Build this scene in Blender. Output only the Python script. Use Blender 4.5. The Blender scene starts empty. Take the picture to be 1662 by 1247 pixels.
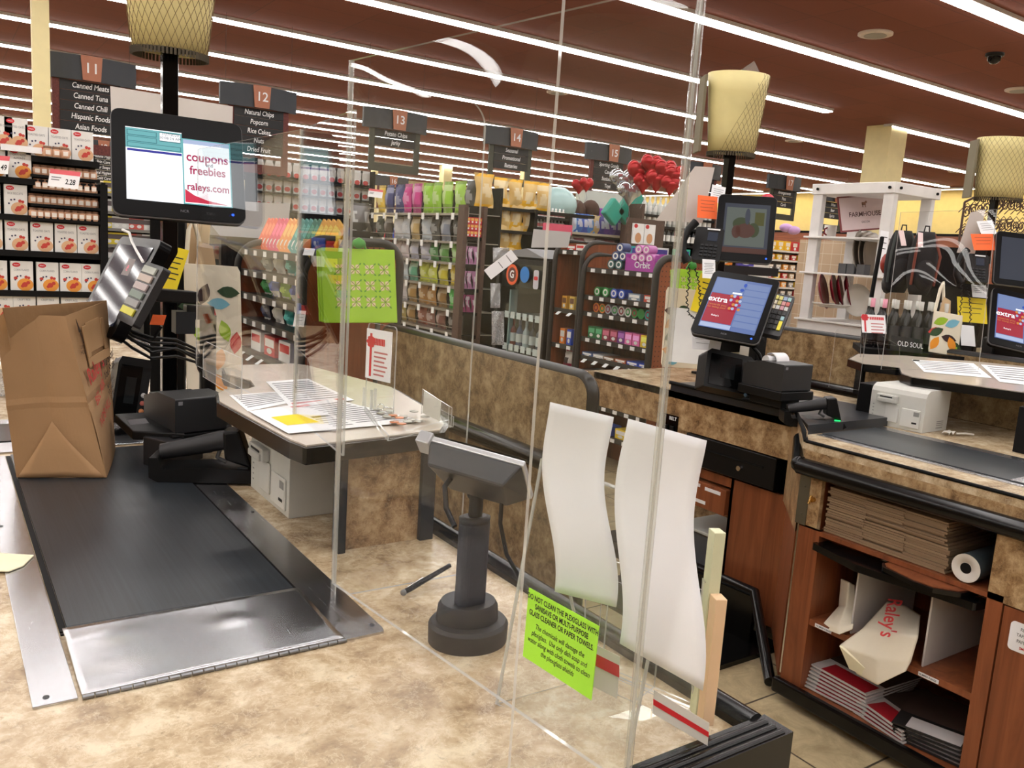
import bpy, math, random
from mathutils import Vector, Matrix
SC=bpy.context.scene; COL=SC.collection
R=math.radians
# ---------------- camera, world, exposure ----------------
FPX,HEAD,PITCH,ROLL,CZ=1371.0,R(34.67),R(9.0),R(3.83),1.55
cF=Vector((math.sin(HEAD)*math.cos(PITCH),math.cos(HEAD)*math.cos(PITCH),-math.sin(PITCH)))
_r=Vector((math.cos(HEAD),-math.sin(HEAD),0)); _u=_r.cross(cF)
cR=_r*math.cos(ROLL)+_u*math.sin(ROLL); cU=-_r*math.sin(ROLL)+_u*math.cos(ROLL)
cam=bpy.data.cameras.new('camera'); co=bpy.data.objects.new('camera',cam); COL.objects.link(co)
cam.sensor_width=36; cam.lens=FPX/1662*36; cam.clip_start=.02; cam.clip_end=200
mw=Matrix((( cR.x,cU.x,-cF.x,0),(cR.y,cU.y,-cF.y,0),(cR.z,cU.z,-cF.z,CZ),(0,0,0,1)))
co.matrix_world=mw; SC.camera=co
W=bpy.data.worlds.new('world'); SC.world=W; W.use_nodes=True
W.node_tree.nodes['Background'].inputs[0].default_value=(.9,.85,.8,1); W.node_tree.nodes['Background'].inputs[1].default_value=.1
SC.view_settings.view_transform='Standard'; SC.view_settings.look='None'; SC.view_settings.gamma=1
SC.view_settings.use_curve_mapping=False; SC.view_settings.exposure=0.0
STRIP=20.0
SC.cycles.max_bounces=7; SC.cycles.diffuse_bounces=3; SC.cycles.glossy_bounces=4; SC.cycles.transparent_max_bounces=40
SC.cycles.sample_clamp_indirect=6; SC.cycles.use_denoising=True
def at(px,py,ax,val):
    """world point seen at a photo pixel on the plane x/y/z=val (or at depth d)"""
    d=cF+cR*((px-831)/FPX)-cU*((py-623.5)/FPX)
    if ax=='d': t=val
    else:
        i='xyz'.index(ax); t=(val-(0,0,CZ)[i])/d[i]
    return Vector((0,0,CZ))+d*t
# ---------------- helpers ----------------
class MB:
    def __init__(s): s.v=[];s.f=[];s.m=[];s.s=[]
    def add(s,vs,fs,m=0,sm=False,M=None):
        n=len(s.v)
        s.v+=[(M@Vector(p) if M else Vector(p)) for p in vs]
        for f in fs: s.f.append([n+i for i in f]); s.m.append(m); s.s.append(sm)
        return s
    def bx(s,x0,x1,y0,y1,z0,z1,m=0,M=None):
        v=[(x,y,z) for z in(z0,z1) for y in(y0,y1) for x in(x0,x1)]
        return s.add(v,[(0,2,3,1),(4,5,7,6),(0,1,5,4),(2,6,7,3),(0,4,6,2),(1,3,7,5)],m,False,M)
    def quad(s,a,b,c,d,m=0,M=None): return s.add([a,b,c,d],[(0,1,2,3)],m,False,M)
    def hexa(s,b,t,m=0):
        return s.add(list(b)+list(t),[(3,2,1,0),(4,5,6,7),(0,1,5,4),(1,2,6,5),(2,3,7,6),(3,0,4,7)],m)
    def cyl(s,p0,p1,r0,r1=None,n=14,m=0,cap=True,M=None):
        r1=r0 if r1 is None else r1
        p0,p1=Vector(p0),Vector(p1); a=(p1-p0).normalized()
        t=Vector((0,0,1)) if abs(a.z)<.9 else Vector((1,0,0)); u=a.cross(t).normalized(); w=a.cross(u)
        vs=[]
        for p,r in((p0,r0),(p1,r1)):
            for i in range(n):
                q=2*math.pi*i/n; vs.append(p+(u*math.cos(q)+w*math.sin(q))*r)
        s.add(vs,[(i,i+n,(i+1)%n+n,(i+1)%n) for i in range(n)],m,True,M)
        if cap: s.add(vs,[tuple(range(n)),tuple(range(2*n-1,n-1,-1))],m,False,M)
        return s
    def tube(s,pts,r,n=8,m=0,M=None,closed=False):
        pts=[Vector(p) for p in pts]; k=len(pts); vs=[]; pu=None
        for i,p in enumerate(pts):
            a=(pts[(i+1)%k if closed else min(i+1,k-1)]-pts[(i-1)%k if closed else max(i-1,0)]).normalized()
            if pu is None: t=Vector((0,0,1)) if abs(a.z)<.9 else Vector((1,0,0)); u=a.cross(t).normalized()
            else: u=(pu-a*pu.dot(a)).normalized()
            pu=u; w=a.cross(u); rr=r[i] if isinstance(r,(list,tuple)) else r
            for j in range(n):
                q=2*math.pi*j/n; vs.append(p+(u*math.cos(q)+w*math.sin(q))*rr)
        fs=[(i*n+j,i*n+(j+1)%n,((i+1)%k)*n+(j+1)%n,((i+1)%k)*n+j) for i in range(k if closed else k-1) for j in range(n)]
        s.add(vs,fs,m,True,M)
        if not closed: s.add(vs,[tuple(range(n-1,-1,-1)),tuple(range((k-1)*n,k*n))],m,False,M)
        return s
    def lathe(s,prof,c=(0,0,0),n=16,m=0,M=None,sx=1,sy=1):
        vs=[(c[0]+r*math.cos(2*math.pi*j/n)*sx,c[1]+r*math.sin(2*math.pi*j/n)*sy,c[2]+z) for r,z in prof for j in range(n)]
        k=len(prof)
        s.add(vs,[(i*n+j,i*n+(j+1)%n,(i+1)*n+(j+1)%n,(i+1)*n+j) for i in range(k-1) for j in range(n)],m,True,M)
        if prof[0][0]>0: s.add(vs,[tuple(range(n-1,-1,-1))],m,False,M)
        if prof[-1][0]>0: s.add(vs,[tuple(range((k-1)*n,k*n))],m,False,M)
        return s
    def prism(s,poly,a,b,ax='z',m=0,M=None,side=None):
        def mk(p,h): return (p[0],p[1],h) if ax=='z' else ((p[0],h,p[1]) if ax=='y' else (h,p[0],p[1]))
        n=len(poly); vs=[mk(p,a) for p in poly]+[mk(p,b) for p in poly]
        s.add(vs,[tuple(range(n-1,-1,-1)),tuple(range(n,2*n))],m,False,M)
        s.add(vs,[(i,(i+1)%n,(i+1)%n+n,i+n) for i in range(n)],m if side is None else side,False,M)
        return s
    def grid(s,fn,nu,nv,m=0,sm=True,M=None):
        vs=[fn(i/nu,j/nv) for j in range(nv+1) for i in range(nu+1)]
        return s.add(vs,[(j*(nu+1)+i,j*(nu+1)+i+1,(j+1)*(nu+1)+i+1,(j+1)*(nu+1)+i) for j in range(nv) for i in range(nu)],m,sm,M)
    def ball(s,c,r,n=10,m=0,M=None):
        r=(r,r,r) if not isinstance(r,(tuple,list)) else r
        vs=[];h=n//2+1
        for j in range(h+1):
            t=math.pi*j/h
            for i in range(n):
                q=2*math.pi*i/n; vs.append((c[0]+r[0]*math.sin(t)*math.cos(q),c[1]+r[1]*math.sin(t)*math.sin(q),c[2]+r[2]*math.cos(t)))
        return s.add(vs,[(j*n+i,(j+1)*n+i,(j+1)*n+(i+1)%n,j*n+(i+1)%n) for j in range(h) for i in range(n)],m,True,M)
    def disc(s,c,rx,rz,y=None,n=20,m=0,M=None):   # flat ellipse facing -Y
        vs=[(c[0]+rx*math.cos(2*math.pi*i/n),c[1],c[2]+rz*math.sin(2*math.pi*i/n)) for i in range(n)]
        return s.add(vs,[tuple(range(n))],m,False,M)
    def rect(s,x0,x1,z0,z1,y=0,m=0,M=None): return s.quad((x0,y,z0),(x1,y,z0),(x1,y,z1),(x0,y,z1),m,M)
def rrect(w,h,r,n=5,cx=0,cy=0):
    o=[]
    for (sx,sy,a) in((1,1,0),(-1,1,90),(-1,-1,180),(1,-1,270)):
        for i in range(n+1):
            q=R(a+90*i/n); o.append((cx+sx*(w/2-r)+r*math.cos(q),cy+sy*(h/2-r)+r*math.sin(q)))
    return o
def put(mb,name,mats,parent=None,bevel=0,solid=0,loc=None,rot=None,world=False,sub=0):
    me=bpy.data.meshes.new(name)
    if world and parent is not None:
        o_=parent.location; mb.v=[p-o_ for p in mb.v]
    me.from_pydata([tuple(p) for p in mb.v],[],mb.f)
    if not isinstance(mats,(list,tuple)): mats=[mats]
    for q in mats: me.materials.append(q)
    me.polygons.foreach_set('material_index',mb.m); me.polygons.foreach_set('use_smooth',mb.s)
    me.update()
    o=bpy.data.objects.new(name,me); COL.objects.link(o)
    if parent: o.parent=parent
    if loc: o.location=loc
    if rot: o.rotation_euler=rot
    if solid: q=o.modifiers.new('s','SOLIDIFY'); q.thickness=solid; q.offset=0
    if sub: q=o.modifiers.new('u','SUBSURF'); q.levels=sub; q.render_levels=sub
    if bevel: q=o.modifiers.new('b','BEVEL'); q.width=bevel; q.segments=2; q.limit_method='ANGLE'; q.angle_limit=R(35)
    return o
def tag(o,label=None,cat=None,group=None,kind=None):
    if label: o['label']=label
    if cat: o['category']=cat
    if group: o['group']=group
    if kind: o['kind']=kind
    return o
def T(name,label,cat,loc=(0,0,0),rz=0,group=None,rot=None):
    o=bpy.data.objects.new(name,None); COL.objects.link(o); o.empty_display_size=.02
    o.location=loc; o.rotation_euler=rot if rot else (0,0,R(rz))
    return tag(o,label,cat,group)
KIDS={}
def dup(root,loc=None,rz=None,label=None,group=None,rot=None,scale=None):
    if root.name not in KIDS: KIDS[root.name]=[(c,list(c.children)) for c in root.children]
    r=root.copy(); COL.objects.link(r)
    if loc is not None: r.location=loc
    if rz is not None: r.rotation_euler=(0,0,R(rz))
    if rot is not None: r.rotation_euler=rot
    if scale: r.scale=scale
    if label: r['label']=label
    if group: r['group']=group
    for c,gs in KIDS[root.name]:
        q=c.copy(); COL.objects.link(q); q.parent=r
        for g in gs:
            d=g.copy(); COL.objects.link(d); d.parent=q
    return r
USED=set()
def first(proto,**k):
    """first use moves the prototype itself, later uses copy it"""
    if proto.name not in USED:
        USED.add(proto.name)
        if proto.name not in KIDS: KIDS[proto.name]=[(c,list(c.children)) for c in proto.children]
        if k.get('loc') is not None: proto.location=k['loc']
        if k.get('rz') is not None: proto.rotation_euler=(0,0,R(k['rz']))
        if k.get('rot') is not None: proto.rotation_euler=k['rot']
        if k.get('scale'): proto.scale=k['scale']
        if k.get('label'): proto['label']=k['label']
        if k.get('group'): proto['group']=k['group']
        return proto
    return dup(proto,**k)
def solo(mb,name,mats,label,cat,loc=(0,0,0),rz=0,group=None,rot=None,**k):
    o=put(mb,name,mats,None,**k); o.location=loc; o.rotation_euler=rot if rot else (0,0,R(rz))
    return tag(o,label,cat,group)
def txt(parent,s,size,loc,mat,name='lettering',al='CENTER',rot=(90,0,0),bold=0,sx=1,shear=0,sp=1):
    c=bpy.data.curves.new(name,'FONT'); c.body=s; c.size=size; c.align_x=al; c.align_y='CENTER'
    c.resolution_u=3; c.offset=bold*size; c.shear=shear; c.space_line=sp; c.materials.append(mat)
    t_=bpy.data.objects.new('t',c); me=bpy.data.meshes.new_from_object(t_); bpy.data.objects.remove(t_)
    me.materials.clear(); me.materials.append(mat); me.name=name
    o=bpy.data.objects.new(name,me); COL.objects.link(o); o.parent=parent; o.location=loc
    o.rotation_euler=[R(a) for a in rot]; o.scale=(sx,1,1)
    return o
ORD=['first','second','third','fourth','fifth','sixth','seventh','eighth','ninth','tenth','eleventh','twelfth','thirteenth','fourteenth','fifteenth','sixteenth','seventeenth','eighteenth','nineteenth','twentieth']
# ---------------- materials ----------------
MC={}
def nt(name):
    m=bpy.data.materials.new(name); m.use_nodes=True; n=m.node_tree; return m,n,n.nodes['Principled BSDF']
def coord(n,sc=(1,1,1),obj=True):
    tc=n.nodes.new('ShaderNodeTexCoord'); mp=n.nodes.new('ShaderNodeMapping'); mp.inputs['Scale'].default_value=sc
    n.links.new(tc.outputs['Object'],mp.inputs[0]); return mp.outputs[0]
def noise(n,vec,scale,detail=4,rough=.55,dist=0):
    x=n.nodes.new('ShaderNodeTexNoise'); x.inputs['Scale'].default_value=scale; x.inputs['Detail'].default_value=detail
    x.inputs['Roughness'].default_value=rough; x.inputs['Distortion'].default_value=dist
    n.links.new(vec,x.inputs['Vector']); return x.outputs['Fac']
def ramp(n,fac,stops):
    r=n.nodes.new('ShaderNodeValToRGB'); e=r.color_ramp.elements
    while len(e)<len(stops): e.new(.5)
    for k,(p,c) in enumerate(stops): e[k].position=p; e[k].color=(*c,1)
    n.links.new(fac,r.inputs[0]); return r.outputs[0]
def mixc(n,fac,a,b,mode='MIX'):
    x=n.nodes.new('ShaderNodeMix'); x.data_type='RGBA'; x.blend_type=mode
    for k,v in((0,fac),(6,a),(7,b)):
        if hasattr(v,'links'): n.links.new(v,x.inputs[k])
        else: x.inputs[k].default_value=v if k==0 else (*v,1)
    return x.outputs[2]
def mat(name,c,rough=.5,metal=0,var=.06,scale=6,spec=.5,emit=None,es=1,coat=0,bump=0):
    if name in MC: return MC[name]
    m,n,p=nt(name)
    v=noise(n,coord(n),scale,3)
    col=ramp(n,v,[(.3,tuple(max(0,k*(1-var)) for k in c)),(.7,tuple(min(1,k*(1+var)) for k in c))])
    n.links.new(col,p.inputs['Base Color']); p.inputs['Roughness'].default_value=rough; p.inputs['Metallic'].default_value=metal
    p.inputs['Specular IOR Level'].default_value=spec; p.inputs['Coat Weight'].default_value=coat
    if emit: p.inputs['Emission Color'].default_value=(*emit,1); p.inputs['Emission Strength'].default_value=es
    if bump:
        b=n.nodes.new('ShaderNodeBump'); b.inputs['Strength'].default_value=bump; b.inputs['Distance'].default_value=.002
        n.links.new(noise(n,coord(n),60,3),b.inputs['Height']); n.links.new(b.outputs[0],p.inputs['Normal'])
    MC[name]=m; return m
def srgb(r,g,b): return tuple(((x/255)/12.92 if x/255<.04045 else ((x/255+.055)/1.055)**2.4) for x in(r,g,b))
def C(name,r,g,b,**k): return mat(name,srgb(r,g,b),**k)
def glow(name,r,g,b,s=1.0):
    if name in MC: return MC[name]
    m=mat(name,(0.01,.01,.01),rough=.3,spec=.15,emit=srgb(r,g,b),es=s); return m
def laminate(name,stops,sc=1.0,rough=.3,vein=.5):
    m,n,p=nt(name); v=coord(n)
    a=noise(n,v,9*sc,8,.7,.25); base=ramp(n,a,stops)
    b=noise(n,v,20*sc,6,.72,.5); f=ramp(n,b,[(.47,(0,0,0)),(.5,(1,1,1)),(.53,(0,0,0))])
    c1=mixc(n,f,base,stops[-1][1]); 
    x=n.nodes.new('ShaderNodeMath'); x.operation='MULTIPLY'; x.inputs[1].default_value=vein
    n.links.new(f,x.inputs[0]); c1=mixc(n,x.outputs[0],base,tuple(min(1,k*1.25) for k in stops[-1][1]))
    g=noise(n,v,48*sc,4,.7,.6); f2=ramp(n,g,[(.58,(0,0,0)),(.68,(1,1,1))])
    y=n.nodes.new('ShaderNodeMath'); y.operation='MULTIPLY'; y.inputs[1].default_value=.35; n.links.new(f2,y.inputs[0])
    c2=mixc(n,y.outputs[0],c1,tuple(k*.55 for k in stops[0][1]))
    n.links.new(c2,p.inputs['Base Color']); p.inputs['Roughness'].default_value=rough
    return m
LAM=laminate('stone_laminate_light',[(.35,srgb(144,121,94)),(.45,srgb(178,155,122)),(.54,srgb(196,175,143)),(.64,srgb(220,205,176))],1.3,rough=.24,vein=.3)
LAMD=laminate('stone_laminate_brown',[(.36,srgb(104,78,50)),(.46,srgb(146,114,78)),(.54,srgb(170,140,102)),(.64,srgb(198,172,134))],1.6,vein=.3)
LAMW=laminate('stone_laminate_wall',[(.36,srgb(96,76,50)),(.46,srgb(132,108,76)),(.54,srgb(156,132,96)),(.64,srgb(182,160,124))],1.6,vein=.3)
def wood(name,a,b,ax=2,rough=.35,sc=1):
    m,n,p=nt(name); s=[14*sc,14*sc,14*sc]; s[ax]=.8*sc
    f=noise(n,coord(n,tuple(s)),1.6,6,.6,1.2); c=ramp(n,f,[(.3,a),(.7,b)])
    n.links.new(c,p.inputs['Base Color']); p.inputs['Roughness'].default_value=rough; return m
CHERRY=wood('cherry_wood',srgb(112,60,36),srgb(152,88,54))
RACKW=wood('rack_wood',srgb(110,50,22),srgb(150,76,38))
def steel(name,sc,c=(.62,.63,.66),rough=.26):
    m,n,p=nt(name); f=noise(n,coord(n,sc),3,6,.7); n.links.new(ramp(n,f,[(.3,tuple(k*.93 for k in c)),(.7,c)]),p.inputs['Base Color'])
    p.inputs['Metallic'].default_value=1
    r=n.nodes.new('ShaderNodeMapRange'); r.inputs[3].default_value=rough-.02; r.inputs[4].default_value=rough+.03
    n.links.new(f,r.inputs[0]); n.links.new(r.outputs[0],p.inputs['Roughness'])
    return m
STEEL=steel('brushed_steel',(60,4,4)); CHROME=mat('chrome',(.75,.76,.78),rough=.12,metal=1)
def clear(name,tint=(.985,.99,.988),rough=.0,base=.05,white=0,bow=.04):
    m=bpy.data.materials.new(name); m.use_nodes=True; n=m.node_tree; n.nodes.clear()
    o=n.nodes.new('ShaderNodeOutputMaterial'); mx=n.nodes.new('ShaderNodeMixShader'); tr=n.nodes.new('ShaderNodeBsdfTransparent')
    tr.inputs[0].default_value=(*tint,1); gl=n.nodes.new('ShaderNodeBsdfGlossy'); gl.inputs['Roughness'].default_value=rough
    lw=n.nodes.new('ShaderNodeLayerWeight'); lw.inputs[0].default_value=.5
    pw=n.nodes.new('ShaderNodeMath'); pw.operation='POWER'; pw.inputs[1].default_value=5.0
    ml=n.nodes.new('ShaderNodeMath'); ml.operation='MULTIPLY_ADD'; ml.inputs[1].default_value=.85; ml.inputs[2].default_value=base
    nb=n.nodes.new('ShaderNodeTexNoise'); nb.inputs['Scale'].default_value=1.6; nb.inputs['Detail'].default_value=1; tcb=n.nodes.new('ShaderNodeTexCoord'); n.links.new(tcb.outputs['Object'],nb.inputs['Vector'])
    bp=n.nodes.new('ShaderNodeBump'); bp.inputs['Strength'].default_value=1; bp.inputs['Distance'].default_value=bow; n.links.new(nb.outputs[0],bp.inputs['Height']); n.links.new(bp.outputs[0],gl.inputs['Normal'])
    n.links.new(lw.outputs['Facing'],pw.inputs[0]); n.links.new(pw.outputs[0],ml.inputs[0]); n.links.new(ml.outputs[0],mx.inputs[0])
    n.links.new(tr.outputs[0],mx.inputs[1]); n.links.new(gl.outputs[0],mx.inputs[2]); out=mx.outputs[0]
    if white:
        m2=n.nodes.new('ShaderNodeMixShader'); m2.inputs[0].default_value=white; df=n.nodes.new('ShaderNodeBsdfDiffuse')
        nz=n.nodes.new('ShaderNodeTexNoise'); nz.inputs['Scale'].default_value=25
        rp=n.nodes.new('ShaderNodeValToRGB'); rp.color_ramp.elements[0].color=(.7,.7,.68,1); rp.color_ramp.elements[1].color=(.95,.95,.93,1)
        n.links.new(nz.outputs[0],rp.inputs[0]); n.links.new(rp.outputs[0],df.inputs[0])
        n.links.new(out,m2.inputs[1]); n.links.new(df.outputs[0],m2.inputs[2]); out=m2.outputs[0]
    n.links.new(out,o.inputs[0]); return m
ACR=clear('clear_acrylic',base=.016,white=.001); ACR2=clear('thin_clear_acrylic',base=.02,white=.006,bow=.0); ACE=clear('acrylic_cut_edge',(.94,.95,.94),.05,.16,.36,bow=.0); ACP=clear('acrylic_bend',(.95,.96,.95),.04,.18,.12,bow=.0); GLS=clear('cooler_glass',(.9,.94,.94),.0,.04,bow=.01)
PLB=clear('clear_plastic_bag',(.8,.82,.85),.15,.15,.25)
BLK=C('black_plastic',11,11,12,rough=.42,spec=.3); BLK2=C('black_gloss',7,7,8,rough=.12,spec=.3); DGR=C('dark_grey_plastic',38,40,43,rough=.5,spec=.3)
RUB=C('black_rubber',9,9,10,rough=.22,spec=.4); WHT=C('white_paint',235,235,232,rough=.4); PAP=C('white_paper',238,238,240,rough=.8)
MBLK=C('matte_black',12,11,11,rough=.7,spec=.2); GRY=C('grey_board',180,178,176,rough=.7); PRW=C('printer_plastic',205,205,198,rough=.45)
KRAFT=C('kraft_paper',162,126,88,rough=.85,var=.05,scale=9,bump=.3); RED=C('print_red',205,34,44); INK=C('print_ink',25,22,22,rough=.7)
CREAM=C('cream_paint',222,205,150,rough=.6); YEL=C('yellow_paper',240,215,30,rough=.7); LIME=C('lime_paper',175,245,60,rough=.7)
ORG=C('orange_paper',250,110,50,rough=.7); GINK=C('grey_print',120,120,125,rough=.7)
LIMEF=C('lime_fabric',168,215,50,rough=.7,bump=.3); GRN=C('leaf_green',95,160,40); PEACH=C('peach_print',235,215,170)
CANV=C('cream_canvas',232,222,200,rough=.85,bump=.3)
# ---------------- room ----------------
m,n,p=nt('ceiling_paint'); f=noise(n,coord(n,(1,1,1)),3,3); br=n.nodes.new('ShaderNodeTexBrick'); br.offset=0
br.inputs['Scale'].default_value=1; br.inputs['Brick Width'].default_value=1.2; br.inputs['Row Height'].default_value=.6; br.inputs['Mortar Size'].default_value=.006
n.links.new(coord(n),br.inputs['Vector']); br.inputs['Color1'].default_value=(*srgb(124,67,50),1); br.inputs['Color2'].default_value=(*srgb(116,62,46),1); br.inputs['Mortar'].default_value=(*srgb(96,54,42),1)
n.links.new(br.outputs[0],p.inputs['Base Color']); p.inputs['Roughness'].default_value=.9; CEILM=m
m,n,p=nt('floor_tile'); br=n.nodes.new('ShaderNodeTexBrick'); br.offset=0; br.inputs['Scale'].default_value=1; br.inputs['Brick Width'].default_value=.45
br.inputs['Row Height'].default_value=.45; br.inputs['Mortar Size'].default_value=.004; n.links.new(coord(n),br.inputs['Vector'])
v=coord(n); c1=ramp(n,noise(n,v,9,7,.7,.8),[(.3,srgb(150,132,100)),(.7,srgb(205,188,150))]); n.links.new(c1,br.inputs['Color1']); n.links.new(c1,br.inputs['Color2'])
br.inputs['Mortar'].default_value=(*srgb(70,60,48),1); n.links.new(br.outputs[0],p.inputs['Base Color']); p.inputs['Roughness'].default_value=.3; FLM=m
X0,X1,Y0,Y1,HC=-9,27,-7,36,4.4
def struct(name,mb,mats,**k): return tag(put(mb,name,mats,**k),kind='structure')
struct('floor',MB().bx(X0,X1,Y0,Y1,-.1,0),FLM); struct('ceiling',MB().bx(X0,X1,Y0,Y1,HC,HC+.1),CEILM)
WALLM=C('wall_yellow_paint',238,214,140,rough=.8,var=.03); WALLB=C('wall_cream_paint',236,228,196,rough=.8,var=.03)
struct('wall_back',MB().bx(X0,X1,Y1,Y1+.1,0,HC),WALLB); struct('wall_left',MB().bx(X0-.1,X0,Y0,Y1,0,HC),WALLB)
struct('wall_front',MB().bx(X0,X1,Y0-.1,Y0,0,HC),C('wall_brown_paint',110,84,64,rough=.8)); struct('wall_right',MB().bx(X1,X1+.1,Y0,Y1,0,HC),WALLM)
BAND=wood('wall_wood_band',srgb(112,58,34),srgb(148,82,50),1)
struct('trim_1',MB().bx(X1-.06,X1,Y0,Y1,0,2.9),BAND); struct('trim_2',MB().bx(X1-.08,X1,Y0,Y1,2.9,2.98),MBLK)
struct('trim_3',MB().bx(X0,X1,Y1-.06,Y1,0,2.4),BAND)
EM=bpy.data.materials.new('lamp_diffuser'); EM.use_nodes=True; nn=EM.node_tree; pb=nn.nodes['Principled BSDF']
pb.inputs['Emission Color'].default_value=(1,.965,.935,1); pb.inputs['Emission Strength'].default_value=STRIP; pb.inputs['Base Color'].default_value=(.8,.8,.8,1)
EM2=bpy.data.materials.new('cove_diffuser'); EM2.use_nodes=True; pb=EM2.node_tree.nodes['Principled BSDF']
pb.inputs['Emission Color'].default_value=(1,.86,.6,1); pb.inputs['Emission Strength'].default_value=12
HOUS=C('lamp_housing',210,205,200)
def row(y,segs,k):
    g='ceiling light rows'
    for i,(a,b) in enumerate(segs):
        nm='long ceiling light strip, '+ORD[k]+' row out from the tills'+('' if len(segs)==1 else ', '+('left' if i==0 else 'right')+' length')
        t=T('ceiling_light',nm,'ceiling light',((a+b)/2,y,HC),group=g); h=(b-a)/2
        put(MB().bx(-h,h,-.1,.1,-.045,0),'housing',HOUS,t); put(MB().bx(-h+.02,h-.02,-.088,.088,-.06,-.0455),'diffuser',EM,t)
g1=at(1350,177,'z',HC).x; g2=at(1450,200,'z',HC).x
k=0
for i in range(-4,13):
    y=5.1+2.4*i
    segs=[(X0+.5,18 if i<1 else 26)]
    if i==2: segs=[(X0+.5,g1),(g2,26)]
    row(y,segs,i+4)
t=T('ceiling_light','warm light strip along the top of the far right yellow wall','ceiling light',(X1-.5,14,HC-.02))
put(MB().bx(-.1,.1,-20,21,-.05,0),'housing',HOUS,t); put(MB().bx(-.07,.07,-19.9,20.9,-.06,-.0505),'diffuser',EM2,t)
# round ceiling speakers, dome camera
SPK=[(1421,54),(1289,228),(905,149),(1552,278),(1655,145)]
proto=T('ceiling_speaker','x','ceiling speaker',(0,0,HC))
put(MB().lathe([(.20,0),(.20,-.02),(.17,-.03)],n=24),'rim',C('speaker_rim',205,190,180),proto); put(MB().lathe([(.13,-.0305),(.13,-.035)],n=24),'grille',C('speaker_grille',150,145,140),proto)
for i,(a,b) in enumerate(SPK):
    first(proto,loc=at(a,b,'z',HC),label=['large round white ceiling speaker nearest the camera','small round ceiling speaker left of the cream column','round ceiling speaker seen through the acrylic shield','round ceiling speaker near the right hand till lantern','round ceiling speaker cut off by the right picture edge'][i],group='round ceiling speakers')
t=T('security_camera','small black dome camera on the red brown ceiling','camera',at(1615,87,'z',HC))
put(MB().lathe([(.11,0),(.11,-.03),(.09,-.04)],n=20),'mount',BLK,t); put(MB().lathe([(.085,-.04),(.075,-.09),(.04,-.12),(0,-.13)],n=20),'dome',BLK2,t)
COLM=C('column_cream',226,212,160,rough=.6,var=.04)
def column(pxl,pxr,py,d,lab,w2=.5):
    a,b=at(pxl,py,'d',d),at(pxr,py,'d',d); w=(b-a).length*1.0
    c=(a+b)/2; struct_c=solo(MB().bx(-w*.37,w*.37,-w*.37,w*.37,0,HC-.005),'column',COLM,lab,'column',(c.x,c.y,0),group='cream columns')
column(50,83,120,9.6,'cream column behind the cereal display'); column(1406,1466,240,16.5,'square cream column behind the white shelf unit',.6)
column(844,859,285,26,'slim cream column behind the seasonal goods sign'); column(712,733,300,30,'cream column above the snack bags, far back')
column(601,613,300,31,'narrow cream column left of the small hanging sign')
# ================= NEAR CHECKOUT COUNTER =================
CZT=.9
def rail(name,mb,par): return put(mb,name,RUB,par,bevel=.006)
A=T('checkout_counter','near checkout counter with tan stone top, conveyor belt and black bumper rail','checkout counter',(.35,.7,0))
put(MB().bx(-.35,.925,.70,5.2,.86,CZT),'countertop',LAM,A,world=True,bevel=.002)
put(MB().bx(-.30,.90,.72,5.1,.1,.86),'counter_body',LAMD,A,world=True); put(MB().bx(-.26,.86,.84,5.0,0,.1),'plinth',MBLK,A,world=True)
b=MB().bx(-.35,.96,.65,.70,.79,.92)
for i in range(3): b.cyl((-.35,.658+i*.014,.918),(.945,.658+i*.014,.918),.0062,n=10)
put(b,'bumper_rail',RUB,A,world=True)
b=MB().bx(.922,.96,.70,5.1,.80,.912).cyl((.941,.70,.908),(.941,5.1,.908),.018,n=12)
put(b,'bumper_rail',RUB,A,world=True)
put(MB().cyl((.80,.65,.86),(.80,.643,.86),.012),'rail_screw',CHROME,A,world=True)
# steel surround
st=MB().bx(.09,.145,1.205,2.62,.9,.904)
put(st,'steel_side_plate',STEEL,A,world=True,bevel=.001)
put(MB().prism([(.538,1.205),(.606,1.205),(.61,1.22),(.61,2.62),(.538,2.62)],.9,.904),'steel_side_plate',STEEL,A,world=True,bevel=.001)
def dent(u,v):
    x=.150+.386*u; y=1.210+.212*v
    z=.9045+.006*v+.0035*math.exp(-((u-.12)**2+(v-.75)**2)/.02)+.0035*math.exp(-((u-.62)**2+(v-.62)**2)/.008)-.003*math.exp(-((u-.1)**2+(v-.2)**2)/.02)
    return (x,y,z)
put(MB().grid(dent,40,20),'steel_end_plate',STEEL,A,world=True,solid=.002)
h=MB()
for i in range(24): h.cyl((.15+.0162*i,1.203,.9035),(.15+.0162*i+.0145,1.203,.9035),.0035,n=8)
put(h,'piano_hinge',C('hinge_steel',150,152,156,rough=.35,metal=1),A,world=True)
for (x,y) in((.108,1.225),(.598,1.235),(.60,1.9),(.10,2.0)): put(MB().lathe([(.0045,0),(.004,.0012),(0,.0016)],(x,y,.904),10),'plate_screw',C('screw_dark',90,90,92,rough=.4,metal=1),A,world=True)
# belt with rounded nose
m,n,p=nt('belt_rubber'); f=noise(n,coord(n,(70,1.2,1)),2,5,.7)
n.links.new(ramp(n,f,[(.3,srgb(28,32,36)),(.75,srgb(50,56,62))]),p.inputs['Base Color']); p.inputs['Roughness'].default_value=.34; BELT=m
prof=[(2.62,.885),(2.62,.906)]+[(1.44-.016*math.sin(R(a)),.890+.016*math.cos(R(a))) for a in range(0,181,20)]+[(1.44,.872)]
put(MB().prism(prof,.158,.532,'x'),'conveyor_belt',BELT,A,world=True)
put(MB().bx(.147,.157,1.43,2.62,.9,.9025).bx(.533,.5375,1.43,2.62,.9,.9025).bx(.147,.5375,1.4185,1.425,.9,.9025),'belt_gap',MBLK,A,world=True)
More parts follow.
